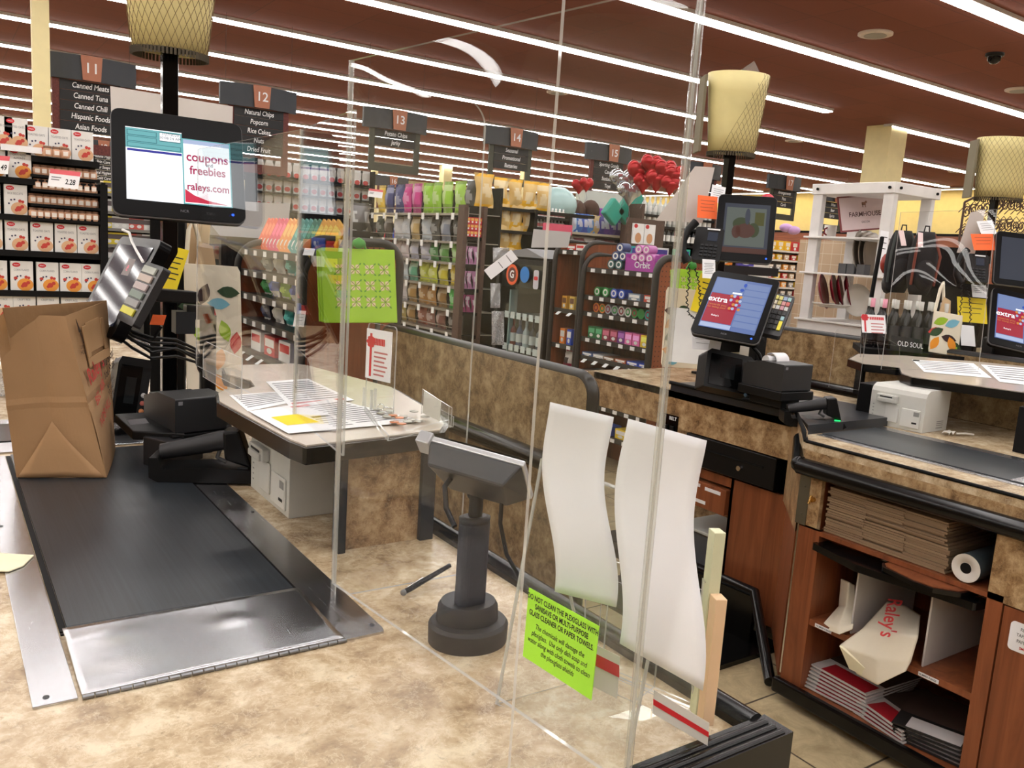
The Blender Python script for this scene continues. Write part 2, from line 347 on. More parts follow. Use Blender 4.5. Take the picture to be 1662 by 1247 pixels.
# steel deck and scanner plate upstream of the belt
put(MB().bx(-.3,.62,2.66,3.1,.9,.905).bx(-.3,.088,2.62,2.64,.9,.91),'steel_deck',STEEL,A,world=True,bevel=.002)
put(MB().bx(.0,.5,2.78,3.02,.9055,.908),'scanner_window',BLK2,A,world=True)
# ============ brown paper grocery bag ============
g=T('grocery_bag','open brown paper grocery bag standing on the black conveyor belt','paper bag',(.25,2.45,.907))
z0=.9075; b0=at(27,775,'z',z0); b1=at(173,775,'z',z0); b2=at(187,727,'z',z0); b3=b0+(b2-b1)
t1=at(106,513,'z',1.31); t0=at(-8,517,'z',1.31); t2=at(172,488,'z',1.335); t3=at(4,500,'z',1.34)
f0=at(76,628,'d',2.17); f1=at(88,515,'z',1.31)
gm=at(93,600,'d',2.22); gt=at(83,513,'d',2.13)
lm=(b0*.62+t0*.38); rm=(b1*.6+t1*.4)+Vector((.0,.0,0))
v=[b0,b1,b2,b3,t0,t1,t2,t3]
def bagface(a,b,c,d,bul,nu=10,nv=12):
    nrm=(b-a).cross(d-a).normalized()
    def fn(u,w):
        p=(a*(1-u)+b*u)*(1-w)+(d*(1-u)+c*u)*w
        return p+nrm*(bul(u,w))
    return fn
sg=1 if (b1-b0).cross(t0-b0).dot(Vector((0,0,CZ))-b0)>0 else -1
def crease(u,w):   # gusset folded slightly inwards, with the bottom triangle
    k=.018*(1-abs(u-.5)*2)*min(1,max(0,(w-.22)*4)); hz=.004*math.exp(-((w-.46)/.012)**2)
    tri=.0
    if w<.36:
        e=abs(u-.5)*2; tri=.012*max(0,min(1,(w/.36-e*0.0)))*(1 if w/.36>e else .1)
    return sg*(hz-k+.003*math.sin(u*9+w*5))
fr=MB().grid(bagface(b0,b1,t1,t0,crease,24,30),24,30).grid(bagface(b1,b2,t2,t1,lambda u,w:.003*math.sin(6*w+3*u)-.006*math.exp(-((w-.46)/.015)**2),12,20),12,20).grid(bagface(b2,b3,t3,t2,lambda u,w:.004*math.sin(7*w)),12,14).grid(bagface(b3,b0,t0,t3,lambda u,w:-.01*(1-abs(u-.5)*2)),12,14).add([b0,b1,b2,b3],[(3,2,1,0)])
for i in range(len(fr.s)): fr.s[i]=False
put(fr,'paper_shell',KRAFT,g,world=True,solid=.0012)
# fold lines on the gusset (glued bottom flap)
KD=C('kraft_fold_shadow_paper',166,126,84,rough=.9)
nf=(b1-b0).cross(t0-b0).normalized()
def FB(u,w,o=.0025): # point on front face
    fn=bagface(b0,b1,t1,t0,crease); return fn(u,w)+nf*(o if nf.y<0 else o)
sg=1 if nf.dot(Vector((0,0,CZ))-b0)>0 else -1
def FB(u,w,o=.0022): return bagface(b0,b1,t1,t0,crease)(u,w)+nf*sg*o
fl=MB().grid(lambda u,v:FB(.5+(u-.5)*.97*(1-v)+.0001*u,.005+.35*v,.003+.004*v),8,10)
put(fl,'bottom_flap',C('kraft_light',178,140,100,rough=.85,bump=.3),g,world=True,solid=.001)
# handle patch + printing on the side face
sf=bagface(b1,b2,t2,t1,lambda u,w:0); ns=(b2-b1).cross(t1-b1).normalized()
if ns.dot(Vector((0,0,CZ))-b1)<0: ns=-ns
ux=(b2-b1).normalized(); uz=((t1+t2)/2-(b1+b2)/2).normalized()
def side_mat(u,w,o=.004):
    e_=.04; ex=(sf(u+e_,w)-sf(u-e_,w)).normalized(); tz=(sf(u,w+e_)-sf(u,w-e_)).normalized(); ns=ex.cross(tz).normalized()
    if ns.dot(Vector((0,0,CZ))-b1)<0: ns=-ns
    p=sf(u,w)+ns*o; ez=(tz-ex*tz.dot(ex)).normalized(); return Matrix(((ex.x,-ns.x,ez.x,p.x-g.location.x),(ex.y,-ns.y,ez.y,p.y-g.location.y),(ex.z,-ns.z,ez.z,p.z-g.location.z),(0,0,0,1)))
KH=C('kraft_handle',172,135,95,rough=.85)
hm=side_mat(.55,.80)
hh=MB().bx(-.075,-.05,-.004,0,-.04,.045,M=hm).bx(.05,.075,-.004,0,-.04,.045,M=hm).bx(-.075,.075,-.004,0,-.065,-.04,M=hm).bx(-.05,.05,-.002,0,-.03,.05,M=hm)
put(hh,'handle',KH,g,bevel=.002)
def stxt(s,size,u,w,m_,bold=0,sx=1,tilt=-8):
    o=txt(g,s,size,(0,0,0),m_,bold=bold); o.matrix_local=side_mat(u,w,.006)@Matrix.Rotation(R(90),4,'X')@Matrix.Rotation(R(tilt),4,'Z')@Matrix.Diagonal((sx,1,1,1)); return o
BR=C('bag_red_print',190,50,48,rough=.8); BI=C('bag_black_print',60,40,28,rough=.8)
stxt("Raley's",.062,.42,.62,BR,.012,.9,10); stxt("BEL AIR",.036,.42,.47,BR,.008,1,16); stxt("NOB HILL",.038,.5,.33,BR,.004,1,10)
stxt("We Shop!",.034,.86,.63,BI,.02,.8,12); stxt("You Shop!",.034,.88,.56,BI,.02,.8,12); stxt("MEANWHILE\nYOU BAG IT\nBETTER",.02,.9,.43,BI,.01,.8,12)
ar=side_mat(.15,.88,.009); put(MB().prism([(-.006,.0),(.006,.0),(0,.035)],-.001,0,'y',M=ar).bx(-.0015,.0015,-.001,0,-.03,.01,M=ar),'arrow_print',BI,g)
stxt("LIFT\nHERE",.014,.16,.77,BI,.0)
# cream paper slip at left edge
g=T('paper_slip','cream paper slip lying across the steel belt edge, cut by the frame','paper',at(20,915,'z',.905))
put(MB().prism([(at(a,b,'z',.905).x,at(a,b,'z',.905).y) for a,b in((-60,928),(14,929),(38,920),(55,903),(-60,896))],.9055,.9075),'sheet',C('cream_paper',236,228,196,rough=.8),g,world=True)
# clear tub and hand-sized jar at left edge
g=T('plastic_jar','clear plastic tub beyond the paper bag at the left picture edge','jar',at(2,640,'z',.905)+Vector((0,0,.001)))
put(MB().lathe([(.045,0),(.05,.01),(.05,.06),(.046,.07),(.052,.085),(.052,.1)],n=20),'tub',PLB,g); put(MB().lathe([(.054,.1),(.054,.112),(.03,.114)],n=20),'lid',C('jar_lid_cream',230,215,190),g)
# ============ shields of clear acrylic ============
ACR3=clear('reflecting_acrylic',base=.075,white=.002,bow=.0)
def panel(mb,quadpts,th=.006,m=0,e=1):
    a,b,c,d=[Vector(p) for p in quadpts]; n_=(b-a).cross(d-a).normalized()*th/2
    vs=[a-n_,b-n_,c-n_,d-n_,a+n_,b+n_,c+n_,d+n_]
    mb.add(vs,[(3,2,1,0),(4,5,6,7)],m); mb.add(vs,[(0,1,5,4),(1,2,6,5),(2,3,7,6),(3,0,4,7)],e)
def rpanel(mb,base,dx,w,h,rad,th=.006,corners=(0,0,1,0),m=0,e=1,up=(0,0,1)):
    """panel in the plane base+dx*s+up*t; corners bl,br,tr,tl rounded"""
    dx=Vector(dx).normalized(); up=Vector(up).normalized(); nn_=dx.cross(up)*th/2; P=[]
    for (cx,cz,a,k) in((0,0,180,0),(w,0,270,1),(w,h,0,2),(0,h,90,3)):
        if corners[k]:
            ox=rad if cx==0 else w-rad; oz=rad if cz==0 else h-rad
            for i in range(9): q=R(a+90*i/8); P.append((ox+rad*math.cos(q),oz+rad*math.sin(q)))
        else: P.append((cx,cz))
    base=Vector(base); n=len(P); V=[base+dx*x+up*z-nn_ for x,z in P]+[base+dx*x+up*z+nn_ for x,z in P]
    mb.add(V,[tuple(range(n-1,-1,-1)),tuple(range(n,2*n))],m); mb.add(V,[(i,(i+1)%n,(i+1)%n+n,i+n) for i in range(n)],e)
s=T('acrylic_shield','tall clear acrylic sneeze shield standing on the near counter end','acrylic shield',(.6,1.0,.9))
c0=Vector((.586,1.377,.9005)); c1=Vector((.665,.665,.9265))
mb=MB(); panel(mb,[c0+Vector((0,0,.0265)),c1,Vector((.665,.665,1.838)),c0+Vector((0,0,.942))]); panel(mb,[c0,c0.lerp(c1,.88)*1.0,c0.lerp(c1,.88)+Vector((0,0,.03)),c0+Vector((0,0,.03))]) if False else None; put(mb,'front_panel',[ACR,ACE],s,world=True)
mb=MB(); rpanel(mb,c0+Vector((.004,0,.0)),(1,-.01,0),.262,.915,.05,corners=(0,0,1,0)); put(mb,'side_wing',[ACR,ACE],s,world=True)
mb=MB(); panel(mb,[(.665,.665,.9265),(.487,.662,.9265),(.487,.662,2.1),(.665,.665,2.1)],.005); put(mb,'end_wing',[ACR,ACE],s,world=True)
put(MB().cyl((.665,.665,.9265),(.665,.665,2.1),.005,n=10),'corner_bend',ACP,s,world=True); put(MB().cyl((c0.x,c0.y,.9),(c0.x,c0.y,1.842),.005,n=8),'corner_bend',ACP,s,world=True)
s=T('acrylic_shield','clear acrylic shield at the till screen, reflecting the coupon screen','acrylic shield',(.6,2.0,1.15))
k0=at(340,213,'d',2.3); k1=at(490,210,'x',.66); k2=at(577,178,'x',.62)
zt=k1.z
print('shield2',k0,k1,k2)
mb=MB(); panel(mb,[(k1.x,k1.y,1.151),(k2.x,k2.y,1.151),(k2.x,k2.y,zt),(k1.x,k1.y,zt)],.005); put(mb,'front_panel',[ACR3,ACE],s,world=True)
mb=MB(); panel(mb,[(k1.x,k1.y,1.151),(k0.x,k0.y+.12,1.151),(k0.x,k0.y+.12,zt),(k1.x,k1.y,zt)],.004); put(mb,'side_wing',[ACR,ACE],s,world=True)
put(MB().cyl((k1.x,k1.y,1.15),(k1.x,k1.y,zt),.005,n=8),'corner_bend',ACP,s,world=True)
# ============ check writing stand ============
s=T('check_stand','grey topped check writing stand with thick black rubber edge','stand',(.8,1.9,.9))
ZS=1.15
ol=[at(a,b,'z',ZS) for a,b in((497,726),(470,716),(352,652),(350,638),(362,632),(400,631),(412,627),(405,617),(364,606),(360,597),(372,592),(478,589),(500,592),(640,628),(722,676),(729,690),(722,700))]
ol=[(p.x,p.y) for p in ol]
TOPM=C('stand_top_laminate',198,186,172,rough=.2,var=.03)
cx=sum(p[0] for p in ol)/len(ol); cy=sum(p[1] for p in ol)/len(ol)
put(MB().prism(ol,ZS-.036,ZS-.003),'rubber_edge',RUB,s,world=True,bevel=.012)
ins=[(cx+(x-cx)*.965,cy+(y-cy)*.975) for x,y in ol]
put(MB().prism(ins,ZS-.003,ZS),'stand_top',TOPM,s,world=True)
put(MB().bx(.69,.872,1.593,1.61,.9,ZS-.036),'end_panel',LAMD,s,world=True)
put(MB().bx(.678,.694,1.575,1.61,.9,ZS-.036),'support_post',MBLK,s,world=True); put(MB().bx(.872,.905,1.58,1.615,.9,ZS-.036),'support_post',DGR,s,world=True)
put(MB().bx(.872,.90,1.615,2.5,.9,ZS-.036),'side_panel',LAMD,s,world=True)
def sheet(pts,lab,name='notice_sheet',m_=PAP,z=ZS+.001,lines=None,extra=None,grp=None):
    q=[at(a,b,'z',z) for a,b in pts]; c=sum(q,Vector())/4; o=T(name,lab,'notice',c,group=grp)
    put(MB().prism([(p.x,p.y) for p in q],z,z+.0006),'paper',m_,o,world=True)
    def Q(u,v): return q[0]*(1-u)*(1-v)+q[1]*u*(1-v)+q[2]*u*v+q[3]*(1-u)*v
    if lines:
        mb=MB()
        for (u0,u1,v0,v1) in lines: mb.add([Q(u0,v0)+Vector((0,0,.0009)),Q(u1,v0)+Vector((0,0,.0009)),Q(u1,v1)+Vector((0,0,.0009)),Q(u0,v1)+Vector((0,0,.0009))],[(0,1,2,3)])
        put(mb,'print_lines',GINK,o,world=True)
    for nm_,mm,(u0,u1,v0,v1) in (extra or []):
        put(MB().add([Q(u0,v0)+Vector((0,0,.0011)),Q(u1,v0)+Vector((0,0,.0011)),Q(u1,v1)+Vector((0,0,.0011)),Q(u0,v1)+Vector((0,0,.0011))],[(0,1,2,3)]),nm_,mm,o,world=True)
    return o
ln=lambda a,b,n_,v0=.1,v1=.9:[(a,b,v0+(v1-v0)*i/n_,v0+(v1-v0)*(i+.4)/n_) for i in range(n_)]
sheet([(372,642),(452,636),(490,650),(402,668)],'small printed list at the left corner of the check stand',lines=ln(.06,.9,7))
sheet([(432,620),(500,615),(575,650),(470,660)],'white list with fine print at the back of the check stand',lines=ln(.08,.92,10),z=ZS+.002,extra=[('red_stripe',RED,(.06,.9,.9,.96))])
sheet([(404,668),(540,648),(690,684),(468,704)],'large white notice with a yellow box on the check stand',z=ZS+.0032,lines=ln(.55,.95,12,.12,.9)+ln(.35,.5,5,.6,.95),extra=[('yellow_box',YEL,(.08,.33,.35,.72)),('red_stripe',RED,(.42,.62,.06,.12)),('heading_print',INK,(.36,.52,.5,.56))])
# coins in acrylic tray
tr=T('coin_tray','clear acrylic change tray at the right end of the check stand','tray',(at(670,670,'z',ZS).x,at(670,670,'z',ZS).y,ZS+.0045))
q=[at(a,b,'z',ZS+.0055) for a,b in((630,716),(592,668),(690,640),(728,690))]
mb=MB(); mb.prism([(p.x,p.y) for p in q],ZS+.0045,ZS+.0065,m=0,side=1); None
mb=MB()
for i in(0,3): a,b=q[i],q[(i+1)%4]; panel(mb,[a,b,b+Vector((0,0,.012)),a+Vector((0,0,.012))],.003)
put(mb,'tray_lip',[ACR2,ACE],tr,world=True)
COP=C('copper_coin_metal',184,110,70,rough=.3,metal=1); NIC=C('nickel_coin_metal',170,168,160,rough=.3,metal=1)
random.seed(4)
cs=[(618,670,1),(628,676,1),(612,664,1),(640,685,0),(652,688,0),(638,674,0),(655,676,1),(668,681,1),(672,668,1),(680,684,1),(690,680,1),(661,689,1),(633,668,1),(648,680,0)]
rank=[sorted(cs).index(q_) for q_ in cs]
for i,(a,b,c) in enumerate(cs):
    p=at(a,b,'z',ZS+.008); p.z=ZS+.0067+.0001*i
    solo(MB().lathe([(.0105,0),(.0105,.0016),(.0098,.0019),(.0001,.0017)],n=18),'coin',NIC if c else COP,'%s coin in the clear change tray, %s from the left'%('silver coloured' if c else 'copper',ORD[rank[i]]),'coin',p+Vector((0,0,.0021*(i%4 if i>9 else 0))),group='silver coins in the tray' if c else 'copper coins in the tray')
# gift card sign in acrylic upright
s=T('sign_holder','small gift card sign with red ribbon in an upright acrylic stand','sign',at(600,735,'z',ZS+.002)*0+Vector((at(612,720,'z',ZS).x,at(612,720,'z',ZS).y,ZS)))
bl=at(595,612,'d',2.02); br=at(635,622,'d',1.96); tl=at(594,524,'d',2.02); trr=at(636,545,'d',1.96)
zt_=(tl.z+trr.z)/2; zb_=(bl.z+br.z)/2
ex=(br-bl); ex.z=0; wd=ex.length; ex.normalize(); bs=Vector((bl.x,bl.y,0))
mb=MB(); rpanel(mb,Vector((bl.x,bl.y,ZS+.001)),ex,wd+.012,zt_-ZS+.012,.01,.004,corners=(0,0,1,1)); put(mb,'acrylic_upright',[ACR2,ACE],s,world=True)
Mx=Matrix(((ex.x,-ex.y*0-(-ex.y),0,0),(ex.y,ex.x,0,0),(0,0,1,0),(0,0,0,1))); Mx=Matrix.Translation(bs)@Matrix.Rotation(math.atan2(ex.y,ex.x),4,'Z')
put(MB().bx(.002,wd+.002,-.006,-.004,zb_,zt_,M=Mx),'paper',PAP,s,world=True)
rb=MB(); xx=wd*.22; rb.rect(xx-.004,xx+.004,zb_+.006,zt_-.01,-.0068,M=Mx)
for a in(0,60,120,180,240,300): rb.disc((xx+.009*math.cos(R(a)),-.0072,zt_-.03+.009*math.sin(R(a))),.008,.005,n=10,M=Mx)
for i in range(7): rb.rect(wd*.34+i*.0058,wd*.34+i*.0058+.0046,zt_-.036,zt_-.02,-.0069,M=Mx)
put(rb,'ribbon_print',RED,s,world=True)
tl_=MB()
for i in range(6): tl_.rect(wd*.36,wd*(.9-.06*(i%3)),zt_-.055-.0105*i,zt_-.051-.0105*i,-.0069,M=Mx)
put(tl_,'print_lines',C('faded_red_print',190,110,110),s,world=True)
# business card box of acrylic at stand corner
s=T('card_holder','clear acrylic holder with a pale card at the stand right corner','holder',(at(705,680,'z',ZS).x,at(705,680,'z',ZS).y,ZS))
a=at(684,672,'z',ZS+.004); b=at(727,694,'z',ZS+.004)
mb=MB(); 
for o_,hh_ in((0,.06),(.012,.055),(.02,.03)): panel(mb,[a+Vector((o_*.6,-o_*.1,0)),b+Vector((o_*.6,-o_*.1,0)),b+Vector((o_*.6,-o_*.1,hh_*.8)),a+Vector((o_*.6,-o_*.1,hh_))],.002)
put(mb,'acrylic_walls',[ACR2,ACE],s,world=True)
mb=MB(); panel(mb,[a+Vector((.004,0,.002)),a*.35+b*.65+Vector((.004,0,.002)),a*.35+b*.65+Vector((.004,0,.05)),a+Vector((.004,0,.056))],.001); put(mb,'card',C('pale_card',235,232,222),s,world=True)
# acrylic pen cup + key
s=T('acrylic_rods','short clear acrylic rods and a small clip standing on the check stand','acrylic rods',at(600,670,'z',ZS)+Vector((0,0,.002)))
for a,b,h_ in((590,662,.05),(602,668,.052),(608,664,.05)):
    p=at(a,b,'z',ZS); put(MB().bx(p.x-.003,p.x+.003,p.y-.002,p.y+.002,ZS+.0045,ZS+h_),'rod',ACE,s,world=True)
p=at(618,662,'z',ZS+.012)
s2=T('metal_clip','small chrome clip ring by the clear rods','clip',(p.x,p.y,ZS+.004)); put(MB().tube([(.008*math.cos(t/8*math.pi),0,.009+.008*math.sin(t/8*math.pi)) for t in range(16)],.0014,6,closed=True).tube([(.008,0,.009),(.03,-.004,.005)],.002,6),'ring',CHROME,s2)
# low clear guard left
s=T('acrylic_guard','low rounded clear acrylic guard beside the card printer','acrylic shield',(.6,2.3,.9))
mb=MB(); rpanel(mb,(.6,2.35,1.153),(0,-1,0),.35,.10,.03,.003,corners=(0,0,0,1)); put(mb,'guard_panel',[ACR,ACE],s,world=True)
# ============ white check printer ============
def check_printer(label,loc,rz=0,group=None):
    """front (slot side) faces -X, long side faces -Y"""
    o=T('receipt_printer',label,'printer',loc,rz,group)
    w,d,h_=.20,.285,.17
    put(MB().prism([(0,0),(.20,0),(.20,h_),(.03,h_),(.008,h_-.012),(0,h_-.03),(0,.0)],0,d,'y').bx(0.006,.2,.004,d-.004,-.0,.012),'case',PRW,o,bevel=.006)
    put(MB().bx(-.006,.0,.018,.115,.012,.088),'front_door',C('printer_door',214,214,208,rough=.45),o,bevel=.003)
    put(MB().bx(-.006,.0,.13,.20,.02,.098),'side_door',C('printer_door2',208,208,202,rough=.45),o,bevel=.003)
    sp=put(MB().bx(-.02,.0,.14,.245,.10,.132).bx(-.026,-.018,.15,.235,.10,.118),'paper_slot',C('slot_plastic',190,190,184),o,bevel=.004)
    put(MB().bx(-.021,-.0195,.16,.225,.12,.1255),'slot_gap',DGR,sp)
    put(MB().bx(-.0068,-.006,.03,.055,.03,.037),'name_plate',INK,o)
    FP=C('printer_print',140,140,136); mk=MB()
    for i in range(5): mk.bx(-.0008,0,.262,.27,.025+i*.014,.028+i*.014)
    put(mk,'side_marks',FP,o); put(MB().bx(-.0068,-.006,.022,.05,.062,.08),'door_label',FP,o); mk=MB()
    for i in range(3): mk.bx(.11,.165,-.0006,0,.022+i*.008,.025+i*.008)
    for i in range(9): mk.bx(.11+i*.006,.113+i*.006,-.0006,0,.01,.016)
    put(mk,'fine_print',C('printer_print',140,140,136),o); return o
pp=at(465,842,'z',.901)
chk=check_printer('boxy white card printer tucked under the near check stand',(.663,1.832,.9005),0)
# ============ customer card terminal on its stand ============
s=T('card_terminal','card payment terminal tilted away on a black round based pedestal','card terminal',(.722,1.125,.9))
put(MB().lathe([(.068,0),(.069,.03),(.064,.036)],n=36,sy=.9).lathe([(.054,.036),(.052,.058),(.047,.066)],(.002,.008,0),n=30,sy=.9),'base',C('terminal_base',36,36,40,rough=.5),s,bevel=.001)
put(MB().prism(rrect(.05,.034,.012),.066,.205,),'column',C('terminal_column',44,46,54,rough=.5),s)
put(MB().lathe([(.027,.205),(.028,.214),(.02,.216)],n=20,sx=1.0,sy=.75),'collar',BLK,s)
c_=at(752,835,'d',1.32)-s.location
put(MB().tube([(0,0,.2),(.004,.005,.235),(.012,.02,.262)],.012,10).ball((.012,.018,.25),.018),'swivel',BLK,s)
cab=[at(a,b,'d',1.30+.02*i)-s.location for i,(a,b) in enumerate(((738,855),(724,825),(722,790),(740,765)))]
put(MB().tube(cab,.0045,8),'cable',BLK,s)
cab=[at(a,b,'d',1.36)-s.location for a,b in((818,758),(815,800),(812,850),(822,900),(850,950),(880,985))]
put(MB().tube(cab,.0035,8),'cable',BLK,s)
# tilted body: corners from the photo
pa=at(692,708,'d',1.36); pb_=at(852,752,'d',1.30)
e1=(pb_-pa).normalized(); e2=Vector((.50,.45,-.70)); e2=(e2-e1*e2.dot(e1)).normalized(); e3=e1.cross(e2)
if e3.z<0: e3=-e3
wd=(pb_-pa).length
MT=Matrix(((e1.x,e2.x,e3.x,pa.x),(e1.y,e2.y,e3.y,pa.y),(e1.z,e2.z,e3.z,pa.z),(0,0,0,1)))
M2=Matrix.Translation(-Vector(s.location))@MT
put(MB().bx(0,wd,0,.10,-.006,.004,M=M2),'screen_bezel',C('terminal_silver',215,218,222,rough=.25,metal=.3),s,bevel=.002)
put(MB().bx(.01,wd-.005,.006,.10,.004,.010,M=M2),'screen',BLK2,s)
vs=[(.008,.0,-.006),(wd-.002,.0,-.006),(wd-.002,.1,-.006),(.008,.1,-.006)]; ws=[(.02,.01,-.045),(wd-.02,.01,-.045),(wd-.03,.09,-.035),(.04,.09,-.035)]
put(MB().hexa([M2@Vector(p) for p in ws],[M2@Vector(p) for p in vs]),'back_housing',C('terminal_back',52,54,58,rough=.4),s,bevel=.004)
put(MB().bx(-.012,.012,-.006,.03,-.016,.006,M=M2),'card_reader_nose',C('terminal_silver2',190,192,196,rough=.3,metal=.4),s,bevel=.002)
# stylus
p0=at(655,962,'z',.912); p1=at(730,918,'z',.935)
g=T('stylus_pen','black stylus pen with chrome clip lying beside the terminal base','pen',p0)
put(MB().tube([p0,p0*.85+p1*.15,p1],[.005,.0058,.0045],10),'barrel',BLK,g,world=True); put(MB().tube([p0*.93+p1*.07+Vector((0,0,.006)),p0*.6+p1*.4+Vector((0,0,.0075))],.0012,6),'pen_clip',CHROME,g,world=True)
put(MB().ball(p0,.0062),'tip',C('stylus_tip',120,120,118),g,world=True)
# ============ A-frame brochure holder ============
s=T('brochure_holder','clear acrylic A frame brochure holder at the counter end','brochure holder',(.72,.85,.9))
r0=at(880,745,'y',.925); r1=at(1100,832,'y',.74); l0=at(806,1143,'z',.901); l1=Vector((.70,.765,.901)); l1=at(1016,1250,'y',.757)
print('aframe',r0,r1,l0,l1)
mb=MB(); panel(mb,[l0,l1,r1,r0],.004); put(mb,'front_sheet',[ACR2,ACE],s,world=True)
q0=Vector((.81,.925,.93)); q1=Vector((.865,.745,.93))
mb=MB(); panel(mb,[q0,q1,r1+Vector((.004,0,0)),r0+Vector((.004,0,0))],.004); put(mb,'back_sheet',[ACR2,ACE],s,world=True)
mb=MB(); panel(mb,[l0,l1,Vector((q1.x,q1.y,.901)),Vector((q0.x,q0.y,.901))],.003); put(mb,'bottom_sheet',[ACR2,ACE],s,world=True)
for p_,q_ in((r0,l0),(r1,l1),(r0,q0),(r1,q1),(r0,r1)): put(MB().cyl(p_,q_,.0025,n=8),'acrylic_rod',ACE,s,world=True)
# pockets on the customer side
mb=MB(); ex=(q1-q0).normalized(); nx=Vector((-ex.y,ex.x,0))
if nx.x<0: nx=-nx
for o_,h_ in((.035,.16),(.055,.12)): panel(mb,[q0+nx*o_+Vector((0,0,-.025)),q1+nx*o_+Vector((0,0,-.025)),q1+nx*(o_)+Vector((0,0,h_)),q0+nx*o_+Vector((0,0,h_))],.003)
for k_ in(0,.5,1):
    b_=q0*(1-k_)+q1*k_; panel(mb,[b_+Vector((0,0,-.025)),b_+nx*.055+Vector((0,0,-.025)),b_+nx*.055+Vector((0,0,.12)),b_-nx*.02+Vector((0,0,.2))],.003)
put(mb,'leaflet_pocket',[ACR2,ACE],s,world=True)
mb=MB().quad(*[at(a,b,'d',1.0) for a,b in((1060,1105),(1180,1158),(1175,1175),(1060,1120))]) ; 
for nm_,pxs,cc,lab in(('leaflet_card',[(965,1060),(1005,1080),(1005,1100),(965,1080)],RED,'small white card with red band in the leaflet holder'),('leaflet_card',[(1060,1134),(1150,1188),(1150,1197),(1060,1144)],RED,'wide white leaflet with red stripe, lowest in the holder')):
    d_=1.12 if pxs[0][0]<1000 else 1.10
    g=T(nm_,lab,'leaflet',at(pxs[0][0],pxs[0][1],'d',d_)); qs=[at(a,b,'d',d_) for a,b in pxs]; dn=Vector((0,0,-.03 if pxs[0][0]<1000 else -.012)); up_=Vector((0,0,.012))
    mb=MB(); panel(mb,[qs[3]+dn,qs[2]+dn,qs[1]+up_,qs[0]+up_],.0008,0,0); put(mb,'paper',C('leaflet_paper',225,222,216),g,world=True)
    fw=-cF*.0012; put(MB().quad(qs[3]+fw,qs[2]+fw,qs[1]+fw,qs[0]+fw),'red_band',cc,g,world=True)
# white sheets
def wsheet(px,lab,yd,bow):
    tl,tr_,br_,bl_=[at(a,b,'d',d) for (a,b),d in zip(px,yd)]
    c=(bl_+br_)/2; g=T('paper_sheet',lab,'paper',c); nrm=(br_-bl_).cross(tl-bl_).normalized()
    def fn(u,w):
        p=(bl_*(1-u)+br_*u)*(1-w)+(tl*(1-u)+tr_*u)*w
        return p+nrm*(bow*math.sin(math.pi*2*w)*.5+bow*.8*math.cos(math.pi*u)*.3)+(br_-bl_).normalized()*(bow*.9*math.sin(math.pi*2*w+.6))
    put(MB().grid(fn,8,20),'sheet',PAP,g,world=True,solid=.0008); return g
wsheet([(888,652),(988,676),(992,985),(895,958)],'blank white sheet standing up in the holder, left one',(1.16,1.12,1.10,1.14),.012)
wsheet([(1014,677),(1139,712),(1132,1118),(1000,1040)],'blank white sheet standing up in the holder, right taller one',(1.08,1.03,1.0,1.05),.012)
for i,(a,b,c,d,cc,lb) in enumerate([(1128,872,1160,1165,(226,226,190),'pale green leaflet stack at the holder right side'),(1140,980,1166,1180,(240,205,165),'peach leaflet stack at the holder right side')]):
    p=at(a,d,'z',.93+.0*i); q_=at(a,b,'y',p.y)
    solo(MB().bx(0,.016,0,.022,0,(q_.z-p.z)),'leaflet_stack',C('leaflet%d'%i,*cc,rough=.8),lb,'leaflet',(p.x,p.y,p.z),-25,bevel=.001)
# green notice stuck to the acrylic
def onplane(px,a,b,c_):
    n_=(b-a).cross(c_-a).normalized(); d=at(*px,'d',1)-Vector((0,0,CZ)); return Vector((0,0,CZ))+d*((a-Vector((0,0,CZ))).dot(n_)/d.dot(n_))
pl=(Vector((.586,1.377,.9)),Vector((.665,.665,.9)),Vector((.665,.665,1.8)))
q=[onplane(x,*pl) for x in((867,955),(979,1016),(963,1134),(850,1061))]
print('sticker',q)
g=T('green_notice','lime green cleaning notice stuck on the near acrylic shield','notice',q[3])
ex=((q[1]-q[0])+(q[2]-q[3])).normalized(); ez=((q[0]-q[3])+(q[1]-q[2])); nn_=(q[1]-q[0]).cross(q[3]-q[0]).normalized()
if nn_.dot(Vector((0,0,CZ))-q[0])<0: nn_=-nn_
ez=nn_.cross(ex); ez=ez if ez.z>0 else -ez
wN=((q[1]-q[0]).length+(q[2]-q[3]).length)/2; hN=((q[0]-q[3]).length+(q[1]-q[2]).length)/2
cN=sum(q,Vector())/4+nn_*.005
MN=Matrix(((ex.x,-nn_.x,ez.x,cN.x),(ex.y,-nn_.y,ez.y,cN.y),(ex.z,-nn_.z,ez.z,cN.z),(0,0,0,1)))
g.matrix_world=MN
put(MB().bx(-wN/2,wN/2,-.0004,.0004,-hN/2,hN/2),'paper',LIME,g)
for i,(s_,z_) in enumerate((("DO NOT CLEAN THE PLEXIGLASS WITH",.40),("SANISAVE OR MULTI-PURPOSE",.29),("GLASS CLEANER OR PAPER TOWELS.",.18))): txt(g,s_,hN*.105,(0,-.0008,hN*z_),INK,bold=.018,sx=.70)
for i,(s_,z_) in enumerate((("The chemicals will damage the",.02),("plexiglass.  Use only dish soap and",-.09),("water along with cloth towels to clean",-.20),("the plexiglass shields",-.31))): txt(g,s_,hN*.105,(0,-.0008,hN*z_),INK,bold=.004,sx=.72,shear=.25)
